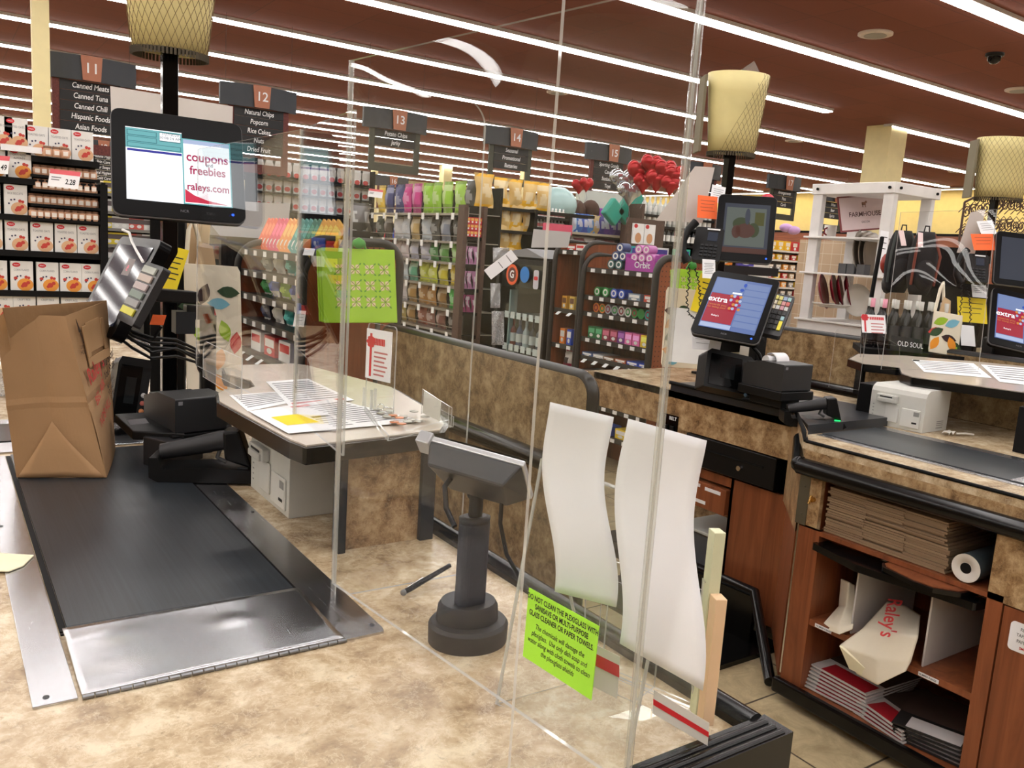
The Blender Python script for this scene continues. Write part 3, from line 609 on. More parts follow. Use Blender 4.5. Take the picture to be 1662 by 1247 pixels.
# ================= helpers for px-fitted rectangles =================
def rectpx(px,d,tilt=None,dl=None):
    """px = tl,tr,br,bl ; returns matrix (origin centre, local x right, z up, front -y), w, h"""
    (tlx,tly),(trx,try_),(brx,bry),(blx,bly)=px
    ex=((trx-tlx+brx-blx)/2,(try_-tly+bry-bly)/2); ez=((tlx-blx+trx-brx)/2,(tly-bly+try_-bry)/2)
    if dl is None:
        tilt=tilt or 20; dot=ex[0]*ez[0]+ex[1]*ez[1]; e_d=-dot/tilt
    else: e_d=dl; tilt=tilt or 0
    cx=(tlx+trx+brx+blx)/4; cy=(tly+try_+bry+bly)/4
    def P3(sx,sz):
        x=cx+ex[0]*sx/2+ez[0]*sz/2; y=cy+ex[1]*sx/2+ez[1]*sz/2; dd=d+(e_d*sx/2+tilt*sz/2)/FPX*d
        return at(x,y,'d',dd)
    a,b,c_,e=P3(-1,1),P3(1,1),P3(1,-1),P3(-1,-1)
    return frame3(a,b,c_,e)
def frame3(a,b,c_,e):
    X=((b-a)+(c_-e)); w=X.length/2; X.normalize(); Z=((a-e)+(b-c_)); h_=Z.length/2; Z=(Z-X*Z.dot(X)).normalized(); Y=Z.cross(X)
    o=(a+b+c_+e)/4
    return Matrix(((X.x,Y.x,Z.x,o.x),(X.y,Y.y,Z.y,o.y),(X.z,Y.z,Z.z,o.z),(0,0,0,1))),w,h_
def TM(name,label,cat,M,group=None):
    o=T(name,label,cat,group=group); o.matrix_world=M; return o
SCRW=glow('screen_white',250,252,255,1.2); SCRT=glow('screen_teal',120,200,205,.8); SCRD=glow('screen_dark_teal',60,120,130,.8); SCRP=glow('screen_pink',205,25,95,.7)
SCRR=glow('screen_red',225,45,80,.9); SCRB=glow('screen_blue',110,132,190,.8); SCRB2=glow('screen_blue_button',132,152,200,.8); SCRG=glow('screen_grey',70,76,92,.5)
SCRX=glow('screen_crimson',190,40,62,.75); SCRL=glow('screen_light',190,205,240,.85); SCRI=glow('screen_indigo',50,50,170,.8); LED=glow('blue_led',40,90,255,3); LEDG=glow('green_led',30,255,120,2)
SCRO=glow('screen_orange',235,150,70,.8); SCRGN=glow('screen_green',80,95,50,.35); SCRBR=glow('screen_brown',120,70,55,.35); SCRGR=glow('screen_pale',150,160,150,.3); SCRY=glow('screen_olive',120,120,40,.3)
def mon_body(o,w,h_,th=.03,edge=True):
    put(MB().prism(rrect(w,h_,min(w,h_)*.08),0,th,'y'),'bezel',C('bezel_black',7,6,7,rough=.3,spec=.12),o,bevel=.002)
    if edge: put(MB().prism(rrect(w*1.012,h_*1.015,min(w,h_)*.085),.004,.012,'y'),'silver_edge',C('bezel_silver',110,110,112,rough=.5,spec=.3),o)
    put(MB().prism(rrect(w*.5,h_*.5,.02),th,th+.04,'y'),'back_cover',BLK,o,bevel=.003)
def scr(o,w,h_,items,name='screen'):
    """items: (x0,x1,z0,z1,mat) in unit screen coords -1..1 ; one mesh"""
    ms=[];mb=MB();k=6
    for it in items:
        x0,x1,z0,z1,m_=it[:5]
        if m_ not in ms: ms.append(m_)
        mb.rect(x0*w/2,x1*w/2,z0*h_/2,z1*h_/2,-.0002-.0003*k,ms.index(m_)); k+=1
    return put(mb,name,ms,o),k
# ---- coupon monitor of the near till ----
M_,w,h_=rectpx([(180,174),(399,203),(391,363),(183,345)],2.42,35,95)
o=TM('till_monitor','large customer monitor showing coupons and freebies, on the near till pole','monitor',M_)
mon_body(o,w,h_)
s,k=scr(o,w,h_,[(-.80,.04,-.72,.66,SCRW),(.04,.80,-.72,.56,SCRT),(.06,.78,-.70,.54,SCRW),(.06,.78,.46,.54,SCRL),(-.80,.04,.26,.64,SCRT),(-.30,.02,.44,.62,SCRD),(-.295,.015,.455,.605,SCRW),(-.78,-.34,.5,.6,SCRD),(-.77,-.35,.51,.59,SCRT),(-.78,-.34,.38,.48,SCRD),(-.77,-.35,.39,.47,SCRT),(-.78,.02,.27,.36,SCRD),(-.77,.01,.28,.35,SCRT),(-.78,.03,.19,.235,SCRI)])
put(MB().prism([(.06*w/2,-.70*h_/2),(.72*w/2,-.70*h_/2),(.4*w/2,-.64*h_/2),(.2*w/2,-.56*h_/2),(.06*w/2,-.45*h_/2)],-.0105,-.010,'y'),'red_swoosh',SCRR,o)
S_=h_
for s_,z,sz,m_,x in (("coupons",.18,.125,SCRP,.42),("and",.05,.05,SCRG,.45),("freebies",-.08,.115,SCRP,.42),("raleys.com",-.40,.10,SCRP,.42)): txt(o,s_,S_*sz,(x*w/2,-.011,z*h_/2),m_,bold=.022,sx=.86)
txt(o,"3/27/2020",S_*.036,(-.14*w/2,-.011,.565*h_/2),SCRG); txt(o,"10:08:24 AM",S_*.036,(-.14*w/2,-.011,.49*h_/2),SCRG)
txt(o,"NCR",S_*.035,(.05*w/2,-.002,-.86*h_/2),GINK); put(MB().lathe([(.004,0),(.0001,.001)]),'power_light',LED,o,loc=(.80*w/2,-.001,-.85*h_/2),rot=(R(90),0,0))
# pole
def pole(x,y,z0,z1,lab,w_=.05):
    o=T('till_pole',lab,'pole',(x,y,z0))
    put(MB().bx(-w_/2,w_/2,-w_*.4,w_*.4,.012,z1-z0),'post',BLK2,o,bevel=.004); put(MB().bx(-.06,.06,-.06,.06,0,.012),'foot_plate',BLK,o); 
    put(MB().bx(-w_/2-.004,w_/2+.004,-w_*.4-.004,w_*.4+.004,(z1-z0)*.62,(z1-z0)*.66),'collar',BLK,o); return o
NET=C('net_wire',120,95,60,rough=.6); SHADE=C('lamp_shade_cream',226,212,150,rough=.55); 
def lantern(label,loc,rz,rt=.15,rb=.115,h_=.39,slat=True,diag=False):
    o=T('till_lantern',label,'lantern',loc,rz)
    put(MB().lathe([(rb,0),(rt,h_)],n=40,sy=.72) if False else MB().grid(lambda u,v:((rb+(rt-rb)*v)*math.cos(2*math.pi*u),(rb+(rt-rb)*v)*.72*math.sin(2*math.pi*u),h_*v),48,4),'shade',SHADE,o,solid=.003)
    put(MB().lathe([(rb*.9,.01),(rb*.88,.02)],n=30,sy=.72),'inner_plate',MBLK,o)
    mb=MB(); N=34
    for i in range(N):
        for s_ in(1,-1):
            pts=[]
            for j in range(9):
                v=j/8; 
                u=i/N+s_*v*.23; 
                if diag and (math.cos(2*math.pi*(u))*-1>0.15-1.3*v+.55 and True) and math.sin(2*math.pi*u)<.4: 
                    continue
                r=(rb+(rt-rb)*v)*1.035; pts.append((r*math.cos(2*math.pi*u),r*.74*math.sin(2*math.pi*u),h_*v-.004))
            if len(pts)>1: mb.tube(pts,.0009,3)
    tag(put(mb,'wire_net',NET,o),kind='stuff')
    fr_=MB()
    for i in range(60): 
        a=2*math.pi*i/60; fr_.bx(-.004,.004,-.001,.001,-.022,0,M=Matrix.Translation((rb*1.03*math.cos(a),rb*.76*math.sin(a),0)))
    put(fr_,'fringe',C('fringe_brown',70,60,40),o)
    if slat: put(MB().bx(-rt-.03,-rt-.016,-.06,.06,-.01,h_-.02),'side_board',C('weathered_board',120,112,90,rough=.8),o,bevel=.002)
    return o
pa=at(275,180,'y',3.1); pole(pa.x,pa.y,.905,2.22,'black square pole carrying the near till lantern')
q=at(276,84,'y',3.1); lantern('large cream netted lantern at the top edge above the near till',(q.x,q.y,q.z),-10,.16,.115,.42,False)
# arm behind monitor
o=T('monitor_arm','black bracket joining the coupon monitor to its pole','bracket',(pa.x,pa.y-.03,1.70))
mc=M_.translation; put(MB().tube([(pa.x,pa.y-.045,1.70),(mc.x+.02,mc.y+.12,mc.z)],.02,8),'arm',BLK,o,world=True)
# white board behind near monitor
def board(px,dl,dr,lab,m_=GRY,name='card_board'):
    (a,b,c_,e)=px; A_=at(*a,'d',dl);B_=at(*b,'d',dr);C_=at(*c_,'d',dr);D_=at(*e,'d',dl)
    g=T(name,lab,'board',(C_+D_)/2); mb=MB(); panel(mb,[D_,C_,B_,A_],.003,0,0); put(mb,'sheet',m_,g,world=True); return g
board([(179,140),(378,173),(374,330),(185,330)],3.22,3.35,'plain white board mounted behind the near coupon monitor',C('board_white',214,208,204,rough=.7))
# ---- operator monitor (near) ----
M_,w,h_=rectpx([(201,379),(262,395),(182,545),(118,530)],2.5,17)
o=TM('operator_monitor','dark till touch screen turned left behind the paper bag','monitor',M_); mon_body(o,w,h_,.035,False)
SLT=glow('screen_slate',44,50,66,.5); SLT.node_tree.nodes['Principled BSDF'].inputs['Roughness'].default_value=.06
scr(o,w,h_,[(-.82,.82,-.78,.82,SLT),(.0,.35,.2,.55,SCRBR)]); txt(o,"e",h_*.13,(.17*w/2,-.003,.37*h_/2),SCRR)
KC=[(210,205,120),(140,160,190),(150,190,190),(200,190,120),(210,150,150),(200,110,105),(220,220,220),(215,160,170),(210,210,205)]
def keypad(M_,w,h_,lab,plain=False):
    o=TM('till_keypad',lab,'keypad',M_); put(MB().prism(rrect(w,h_,.008),0,.022,'y'),'keypad_case',C('keypad_case',30,30,32,rough=.4),o,bevel=.003)
    nr,nc=(7,4) if not plain else (6,1); ki=0
    for r_ in range(nr):
        for c_ in range(nc):
            if not plain and ((r_>=5 and c_==3 and r_==6)): continue
            x0=-w*.42+c_*w*.84/nc; x1=x0+w*.84/nc*.84; z1=h_*.44-r_*h_*.84/nr; z0=z1-h_*.84/nr*.8
            if plain: m_=C('key_p%d'%r_,*[(170,175,165),(180,165,155),(175,160,160),(110,125,115),(140,140,138),(205,200,60)][r_])
            elif r_<3 and c_>0: m_=C('key%d'%ki,*KC[ki%9]); ki+=1
            elif c_==3 and r_==4: m_=C('key_teal',150,190,200)
            elif c_==3 and r_==5: m_=C('key_yellow',225,215,60); z0-=h_*.84/nr
            elif r_==0: m_=C('key_yel2',220,210,110)
            elif r_<3: m_=C('key_cream',225,215,190)
            else: m_=C('key_black',38,38,40)
            put(MB().bx(x0,x1,-.005,0,z0,z1),'key',m_,o,bevel=.001)
    return o
M2_,w2,h2=rectpx([(240,424),(267,436),(214,528),(186,517)],2.26,6,-60)
keypad(M2_,w2,h2,'side keypad strip on the near operator screen',True)
# white power cable over screen
g=T('white_cable','thin white cable draped over the near operator screen','cable',at(200,374,'d',2.44)); put(MB().tube([at(a,b,'d',d_) for a,b,d_ in((199,373,2.52),(210,378,2.48),(214,392,2.42),(222,408,2.36),(232,425,2.28))],.004,6),'cable',C('cable_white',240,240,240),g,world=True)
# stand and arm, cables (near)
q1=at(338,512,'d',2.75); q0=Vector((q1.x,q1.y,.905))
o=T('screen_stand','black swivel stand holding the near operator screen','stand',q0)
put(MB().cyl(q0,q0+Vector((0,0,.012)),.07,n=24).cyl(q0,q1,.026,n=18),'column',BLK,o,world=True)
a1=at(338,495,'d',2.75); a2=at(300,505,'d',2.7); a3=at(296,480,'d',2.65); a4=at(255,470,'d',2.6)
def bar(a,b,h_,w_): 
    d=(b-a); d.z=0; d.normalize(); n_=Vector((-d.y,d.x,0))*w_/2; u=Vector((0,0,h_/2)); return [a-n_-u,a+n_-u,b+n_-u,b-n_-u],[a-n_+u,a+n_+u,b+n_+u,b-n_+u]
for nm_,(x,y),hh_ in(('lower_arm',(at(345,508,'d',2.75),at(300,506,'d',2.7)),.045),('upper_arm',(at(315,483,'d',2.7),at(248,478,'d',2.6)),.04)):
    b_,t_=bar(x,y,hh_,.05); put(MB().hexa(b_,t_),nm_,BLK,o,world=True,bevel=.004)
put(MB().bx(-.03,.03,-.03,.03,-.07,.0),'joint',DGR,o,loc=at(298,505,'d',2.7)-q0)
g=T('cable_bundle','bundle of black cables sagging under the near operator screen','cables',at(260,560,'d',2.6))
for off,cc in((0,0),(5,3),(10,-3),(16,4),(-5,-2)):
    put(MB().tube([at(a,b+off,'d',d_) for a,b,d_ in((198,532+cc,2.45),(215,545+cc,2.45),(245,556+off*.6,2.47),(285,558+cc,2.6),(318,572,2.7),(328,590,2.74))],.0045,6),'cable',BLK,g,world=True)
put(MB().tube([at(a,b,'d',2.48) for a,b in((205,535),(222,545),(250,549),(262,530))],.0045,6),'cable',BLK,g,world=True)
# ---- upright counter scanners ----
def tower_scanner(M_,w,h_,lab,dep=.09):
    o=TM('barcode_scanner_tower',lab,'scanner',M_)
    put(MB().prism([(-w/2,-h_/2),(w/2,-h_/2),(w/2,h_*.40),(w*.42,h_/2),(-w*.42,h_/2),(-w/2,h_*.4)],0,dep,'y'),'case',BLK,o,bevel=.006)
    put(MB().bx(-w*.42,w*.24,-.003,0,-h_*.42,h_*.38),'window_glass',BLK2,o,bevel=.001); put(MB().bx(-w*.2,w*.1,-.0036,-.003,-h_*.2,h_*.2),'glass_reflection_plate',C('dark_mirror',30,34,36,rough=.06),o)
    for i,m_ in enumerate((C('btn_w',190,190,190),C('btn_r',170,90,80),C('btn_o',190,120,70),C('btn_b',90,120,150))):
        put(MB().lathe([(.008,0),(.007,.003),(.0001,.0035)],n=12),'button',m_,o,loc=(w*.38,0,-h_*.05-i*.025),rot=(R(90),0,0))
    return o
M_,w,h_=rectpx([(1153,566),(1226,580),(1219,644),(1138,624)],3.45,14)
tower_scanner(M_,w,h_,'upright black glass fronted scanner at the second till')
M_,w,h_=rectpx([(186,573),(240,588),(240,688),(186,688)],2.66,4,30)
tower_scanner(M_,w,h_,'upright black scanner half hidden behind the paper bag')
def slip_printer(loc,rz,lab,sx=1,paper=True):
    o=T('slip_printer',lab,'printer',loc,rz); w,d,h_=.15*sx,.20*sx,.10*sx
    put(MB().prism([(0,0),(d,0),(d,h_*.78),(d*.55,h_),(0,h_*.98)],0,w,'x'),'case',C('slip_printer_grey',42,43,45,rough=.4),o,bevel=.004)
    put(MB().bx(w*.08,w*.92,d*.55,d*.98,h_*.8,h_*.86),'lid',BLK,o,bevel=.003); put(MB().bx(w*.06,w*.14,-.001,0,h_*.8,h_*.9),'badge',GINK,o)
    put(MB().bx(-.01,w+.01,-.01,d+.01,-.035,-.001).bx(.03,w-.03,.02,d-.02,-.07,-.035),'stand_bracket',BLK,o,bevel=.003)
    if paper:
        def fn(u,v): 
            a=v*2.6; return (w*.3+w*.45*u,d*.45+.02-.03*math.cos(a)*1.0,h_*.95+.028*math.sin(a)+.01*v)
        put(MB().grid(fn,4,14),'receipt_paper',PAP,o,solid=.0006)
        put(MB().cyl((w*.2,d*.6,h_*.98),(w*.55,d*.6,h_*.98),.02,n=18),'receipt_curl',PAP,o)
    return o
def base_hand_scanner(loc,rz,lab,s_=1):
    """cradle with a gun lying in it, nose to +x"""
    o=T('hand_scanner',lab,'scanner',loc,rz); o.scale=(s_,s_,s_)
    put(MB().prism([(-.10,0),(.10,0),(.115,.012),(.10,.03),(.0,.035),(-.09,.03),(-.10,.055),(-.12,.055),(-.118,.01)],-.04,.04,'y'),'cradle',BLK,o,bevel=.005)
    put(MB().tube([(-.10,0,.06),(-.03,0,.075),(.03,0,.09),(.06,0,.088)],[.018,.021,.023,.026],12),'handle_grip',C('scanner_grip',34,34,36,rough=.5),o)
    put(MB().hexa([(.04,-.028,.05),(.10,-.028,.03),(.10,.028,.03),(.04,.028,.05)],[(.035,-.03,.115),(.07,-.03,.12),(.07,.03,.12),(.035,.03,.115)]),'scan_head',BLK,o,bevel=.006)
    put(MB().tube([(.03,0,.08),(.02,0,.05),(.04,0,.04)],.005,8),'trigger',C('trigger_silver',90,90,92),o); put(MB().bx(.07,.092,-.034,-.030,.032,.036),'indicator',LEDG if s_<1.01 and False else DGR,o)
    return o
q=at(1307,634,'d',3.3)
slip_printer((q.x-.145,q.y+.0,q.z),-5,'black receipt printer with a curl of paper at the second till',1.05)
q=at(1335,668,'d',3.2); hs=base_hand_scanner((q.x-.01,q.y+.03,.962),-38,'hand scanner in its cradle with green light, second till')
for c_ in hs.children:
    if c_.name.startswith('indicator'): c_.data.materials[0]=LEDG
q=at(284,706,'d',2.3); slip_printer((q.x,q.y,q.z),12,'black slip printer on a bracket behind the near check stand',1.0,False)
q=at(350,775,'z',.907); base_hand_scanner((q.x-.02,q.y,.9065),-25,'hand scanner lying in its cradle beside the belt',1.15)
o=T('card_imprinter','rounded black card reader tucked under the check stand corner','card reader',at(355,720,'z',.907)+Vector((.03,.1,.001)),-30)
put(MB().ball((0,0,.075),(.05,.08,.045),16),'reader_body',BLK,o); put(MB().lathe([(.05,0),(.04,.02),(.03,.05)],n=18),'reader_foot',BLK,o)
g=T('black_tray','angular black tray bracket in front of the near scanner','tray',at(255,720,'d',2.35)); 
b_=[at(a,b,'d',d_) for a,b,d_ in((186,672,2.4),(215,700,2.3),(300,704,2.3),(250,668,2.5))]
put(MB().hexa([p-Vector((0,0,.025)) for p in b_],b_),'tray',BLK,g,world=True,bevel=.003); put(MB().quad(*[at(a,b,'d',2.28) for a,b in((206,682),(212,690),(242,687),(236,679))]),'tray_label',GINK,g,world=True)
b_=[at(a,b,'d',d_) for a,b,d_ in((232,736,2.3),(275,738,2.25),(330,720,2.4),(290,712,2.5))]
put(MB().hexa([Vector((p.x,p.y,.906)) for p in b_],[Vector((p.x,p.y,.985)) for p in b_]),'pedestal',C('pedestal_grey',34,34,36),g,world=True,bevel=.003)
# ================= SECOND CHECKOUT COUNTER =================
ZB=.96; XB=2.5
B=T('checkout_counter','second checkout counter with cherry wood cabinet, cash drawer and black bumper','checkout counter',(3.0,1.5,0))
yN=.2
put(MB().bx(XB,3.62,yN,1.80,ZB-.03,ZB),'countertop',LAM,B,world=True)
put(MB().prism([(XB,1.80),(2.79,2.06),(2.79,3.35),(3.62,3.35),(3.62,1.80)],ZB-.03,ZB),'rear_top',LAM,B,world=True)
put(MB().prism([(2.60,1.86),(2.79,2.06),(2.79,2.75),(3.25,2.75),(3.25,1.86)],ZB,ZB+.035),'raised_deck',C('deck_dark',60,62,66,rough=.3,metal=.4),B,world=True)
e_=MB().tube([(XB,yN,ZB),(XB,1.79,ZB)],.006,6).tube([(XB,1.79,ZB),(XB+.02,1.82,ZB+.035),(2.79,2.06,ZB+.037),(2.79,2.76,ZB+.037)],.009,6)
put(e_,'edge_trim',MBLK,B,world=True)
put(MB().bx(2.66,2.99,yN,1.84,ZB+.001,ZB+.006),'conveyor_belt',BELT,B,world=True)
put(MB().bx(2.625,2.66,yN,1.84,ZB,ZB+.003).bx(2.99,3.06,yN,2.0,ZB,ZB+.003).bx(2.66,2.99,yN,1.18,ZB+.0062,ZB+.008),'steel_trim',STEEL,B,world=True)
# front skins
LB=LAMD
put(MB().bx(XB,XB+.02,yN,1.79,.845,ZB-.03),'face_panel',LB,B,world=True)
put(MB().bx(XB,XB+.02,1.705,1.79,.665,.845),'face_panel',LB,B,world=True); put(MB().bx(XB,XB+.02,yN,1.12,.645,.845),'face_panel',LB,B,world=True)
put(MB().bx(XB-.004,XB,1.75,1.792,.665,.845).bx(XB-.0085,XB-.004,1.765,1.772,.70,.706).bx(XB-.0085,XB-.004,1.765,1.772,.80,.806),'steel_corner_plate',C('corner_steel',140,140,130,rough=.35,metal=.9),B,world=True)
put(MB().bx(2.79,2.81,2.06,3.3,.795,ZB),'face_panel',LB,B,world=True)
put(MB().prism([(XB,1.79),(XB+.02,1.80),(2.805,2.06),(2.79,2.07)],.63,ZB+.03),'angled_panel',LB,B,world=True)
put(MB().cyl((XB-.01,1.80,.878),(2.655,1.925,.925),.026,n=16).ball((XB-.012,1.797,.878),.03),'bumper_rail',RUB,B,world=True)
put(MB().cyl((XB-.012,yN,.872),(XB-.012,1.795,.872),.03,n=18),'bumper_rail',RUB,B,world=True)
put(MB().cyl((XB-.012,1.73,.765),(XB+.0,1.73,.765),.009).cyl((XB-.02,1.735,.75),(XB-.01,1.733,.78),.005),'brass_lock',C('brass',220,180,110,rough=.25,metal=1),B,world=True)
wd_=MB().bx(XB,3.0,1.69,1.775,.05,.665).bx(XB,3.0,1.075,1.12,.05,.665).bx(XB,3.0,1.12,1.69,.645,.66).bx(XB+.005,3.0,1.12,1.69,.32,.342).bx(XB,3.0,1.12,1.69,.055,.075)
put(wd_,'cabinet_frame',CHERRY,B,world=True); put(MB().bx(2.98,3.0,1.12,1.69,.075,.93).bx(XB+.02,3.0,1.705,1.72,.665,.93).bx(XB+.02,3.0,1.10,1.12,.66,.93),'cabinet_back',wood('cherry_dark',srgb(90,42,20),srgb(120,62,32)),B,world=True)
put(MB().bx(XB+.002,XB+.02,yN,1.07,.07,.64),'cabinet_door',CHERRY,B,world=True)
put(MB().bx(XB,XB+.02,1.69,1.776,.66,.667).bx(XB-.003,XB+.002,1.774,1.78,.10,.665),'aluminium_strip',CHROME,B,world=True)
put(MB().bx(XB+.05,3.5,yN,1.775,0,.05).bx(XB-.03,XB+.0,yN,1.79,.03,.085),'kick_rail',RUB,B,world=True,bevel=.008)
# labels on shelves
for y_ in(1.60,1.22): put(MB().bx(XB+.003,XB+.005,y_,y_+.065,.323,.336),'shelf_label',PAP,B,world=True)
for y_ in(1.63,1.255): txt(B,'NUMBER 8 BAGS',.0085,(XB+.0025-3.0,y_-1.5,.3295),INK,rot=(90,0,-90),bold=.01,sx=.9)
lb=MB().prism(rrect(.12,.085,.012,cx=.985,cy=.565),XB-.0005,XB+.002,'x'); put(lb,'door_label',PAP,B,world=True)
for i,s_ in enumerate(('RECEIPT/CAT','TAPES, CLEANER','PAPER TOWELS')): txt(B,s_,.0135,(XB-.002-3.0,.985-1.5,.59-i*.018),INK,rot=(90,0,-90),sx=.8)
txt(B,'SMALL BAGS',.01,(XB-.002-3.0,.985-1.5,.536),RED,rot=(90,0,-90),bold=.02)
# black pull-out shelf with wood insert
sh=MB().prism([(XB+.05,1.13),(XB-.02,1.14),(XB-.03,1.24),(XB-.055,1.38),(XB-.07,1.50),(XB-.03,1.66),(XB-.02,1.70),(XB+.05,1.69)],.598,.622); put(sh,'pull_out_shelf',RUB,B,world=True,bevel=.006)
put(MB().prism([(XB+.05,1.16),(XB-.03,1.18),(XB-.075,1.24),(XB-.08,1.30),(XB-.05,1.42),(XB-.02,1.44),(XB+.05,1.44)],.626,.64),'shelf_insert_edge',RUB,B,world=True,bevel=.004)
put(MB().prism([(XB+.04,1.17),(XB-.025,1.19),(XB-.066,1.245),(XB-.07,1.30),(XB-.042,1.41),(XB-.02,1.43),(XB+.04,1.43)],.6402,.643),'shelf_insert',CHERRY,B,world=True)
# recessed left part
put(MB().bx(2.815,2.83,2.06,2.36,.08,.64).bx(2.815,2.83,2.36,2.9,.60,.64).bx(2.815,3.3,2.345,2.36,.08,.64),'wood_panel',CHERRY,B,world=True)
put(MB().prism([(XB+.005,1.792),(2.805,2.062),(2.83,2.062),(XB+.03,1.78)],.08,.63),'wood_return',CHERRY,B,world=True)
cd=put(MB().bx(2.785,3.1,2.12,2.62,.655,.79),'cash_drawer',BLK,B,world=True,bevel=.004); put(MB().bx(2.78,2.785,2.18,2.56,.735,.742),'drawer_groove',MBLK,B,world=True)
put(MB().cyl((2.785,2.30,.705),(2.775,2.30,.705),.011,n=16),'drawer_lock',CHROME,B,world=True)
wdw=put(MB().bx(2.80,3.1,2.37,2.66,.47,.585),'wood_drawer',CHERRY,B,world=True,bevel=.003)
put(MB().bx(2.798,2.80,2.40,2.49,.555,.57).bx(2.798,2.80,2.52,2.62,.56,.575).bx(2.798,2.80,2.48,2.6,.49,.505),'drawer_label',PAP,B,world=True)
put(MB().bx(2.785,2.79,2.68,2.80,.70,.85),'switch_plate',BLK2,B,world=True)
txt(B,'BELT',.022,(2.783-3.0,2.71-1.5,.835),PAP,rot=(90,0,-90),bold=.02); 
for y_ in(2.71,2.75): put(MB().bx(2.778,2.785,y_-.012,y_+.012,.73,.80),'rocker_switch',BLK,B,world=True,bevel=.002)
put(MB().bx(2.85,3.5,1.8,2.34,.08,.64).bx(2.9,3.5,2.36,3.3,.0,.08),'cabinet_core',MBLK,B,world=True)
put(MB().bx(3.4,3.62,yN,3.35,.0,ZB-.03),'rear_panel',LB,B,world=True)
g=T('storage_bin','grey plastic storage bin with clear lid under the second till','bin',(2.95,2.5,.081)); put(MB().hexa([(2.88,2.38,.081),(3.1,2.38,.081),(3.1,2.66,.081),(2.88,2.66,.081)],[(2.86,2.37,.33),(3.12,2.37,.33),(3.12,2.68,.33),(2.86,2.68,.33)]),'tub',C('bin_grey',96,98,100,rough=.4),g,world=True,bevel=.01)
put(MB().bx(2.85,3.13,2.365,2.69,.33,.345),'lid',C('bin_lid',200,205,200,rough=.3),g,world=True,bevel=.004)
g=T('floor_mat','black rubber floor guard at the foot of the second counter','mat',(2.6,2.0,0)); kp=[at(1180,985,'x',2.72),at(1238,1016,'x',2.7),at(1262,1110,'x',2.6)]
put(MB().bx(2.45,2.84,2.02,2.9,.0,.02).tube([(2.74,2.5,.22),(2.72,2.1,.24),(2.60,1.92,.06),(2.52,1.83,.03)],.022,10).bx(2.72,2.74,2.1,2.9,.02,.22),'guard',RUB,g,world=True)
# paper bag stack in opening 1
random.seed(7)
for half,(z0_,z1_,y0_,y1_) in enumerate(((.662,.745,1.26,1.69),(.747,.822,1.27,1.685))):
    n_=10
    for i in range(n_):
        z=z0_+(z1_-z0_)*i/n_; t_=(z1_-z0_)/n_; jj=random.uniform(-.006,.006)
        mb=MB()
        for k_ in range(3):
            ya=y0_+(y1_-y0_)*k_/3+jj; yb=ya+(y1_-y0_)/3-.002
            mb.bx(XB+.015+random.uniform(0,.012),2.93,ya,yb+.002,z+random.uniform(0,.001),z+t_*.93)
        solo(mb,'flat_paper_bag',C('kraft_stack%d'%(i%3),148-6*(i%3),124-6*(i%3),96-5*(i%3),rough=.9),('flat brown paper bag bundle, %s from the bottom of the %s pile in the cabinet'%(ORD[i],('lower','upper')[half])),'paper bag',group='flat brown bags in the cabinet')
g=T('bag_roll','roll of thin plastic bags with hollow core beside the flat paper bags','roll',(2.7,1.2,.663)); yc,zc,r_=1.195,.706,.043
put(MB().lathe([(r_,0),(r_,.38),(.018,.38)],n=28,M=Matrix.Translation((XB+.01,yc,zc))@Matrix.Rotation(R(90),4,'Y')),'roll_body',C('roll_grey',70,80,84,rough=.4),g,world=True)
put(MB().lathe([(r_,-.002),(.018,-.0022),(.018,.05)],n=28,M=Matrix.Translation((XB+.01,yc,zc))@Matrix.Rotation(R(90),4,'Y')),'roll_end',C('roll_white',220,214,205,rough=.5),g,world=True); put(MB().cyl((XB+.0075,yc,zc),(XB+.009,yc,zc),.0165,n=20),'core_shade_disc',MBLK,g,world=True)  # black disc over the roll end stands in for the shade inside its core
# middle shelf: white boards, canvas bags
for y_,l in((1.545,'left'),(1.29,'right')): solo(MB().bx(XB+.03,2.9,y_-.003,y_+.003,.343,.585),'divider_board',C('divider_white',205,200,196,rough=.7),l+' white divider board standing on the middle cabinet shelf','board')
def cloth(pts,lab,m_,name='cloth_bag',cat='bag'):
    """pts rows of px (x,y,X) -> patch"""
    rows=[[at(a,b,'x',c_) for a,b,c_ in r_] for r_ in pts]; nr=len(rows)-1; nc=len(rows[0])-1
    g=T(name,lab,cat,rows[-1][0])
    def fn(u,v):
        a=u*nc; b=v*nr; i=min(int(a),nc-1); j=min(int(b),nr-1); fa=a-i; fb=b-j; fa=fa*fa*(3-2*fa); fb=fb*fb*(3-2*fb)
        return (rows[j][i]*(1-fa)+rows[j][i+1]*fa)*(1-fb)+(rows[j+1][i]*(1-fa)+rows[j+1][i+1]*fa)*fb
    put(MB().grid(fn,nc*6,nr*6),'cloth',m_,g,world=True,solid=.006); return g
g=cloth([[(1440,978,2.66),(1470,985,2.66),(1494,1000,2.66)],[(1400,1022,2.52),(1440,1030,2.48),(1490,1035,2.5)],[(1364,1048,2.47),(1425,1070,2.44),(1478,1075,2.47)],[(1392,1094,2.47),(1425,1112,2.43),(1470,1090,2.46)]],'cream cloth bag with red script spilling off the middle cabinet shelf',CANV)
tm=at(1448,1005,'x',2.46); o=txt(g,"Raley's",.062,(0,0,0),BR,bold=.012,sx=.9); M3,_,_=frame3(at(1465,968,'x',2.585),at(1446,1040,'x',2.425),at(1424,1034,'x',2.415),at(1436,966,'x',2.56)); o.matrix_local=Matrix.Translation(-g.location)@Matrix.Translation(-cF*.012)@M3@Matrix.Rotation(R(90),4,'X')
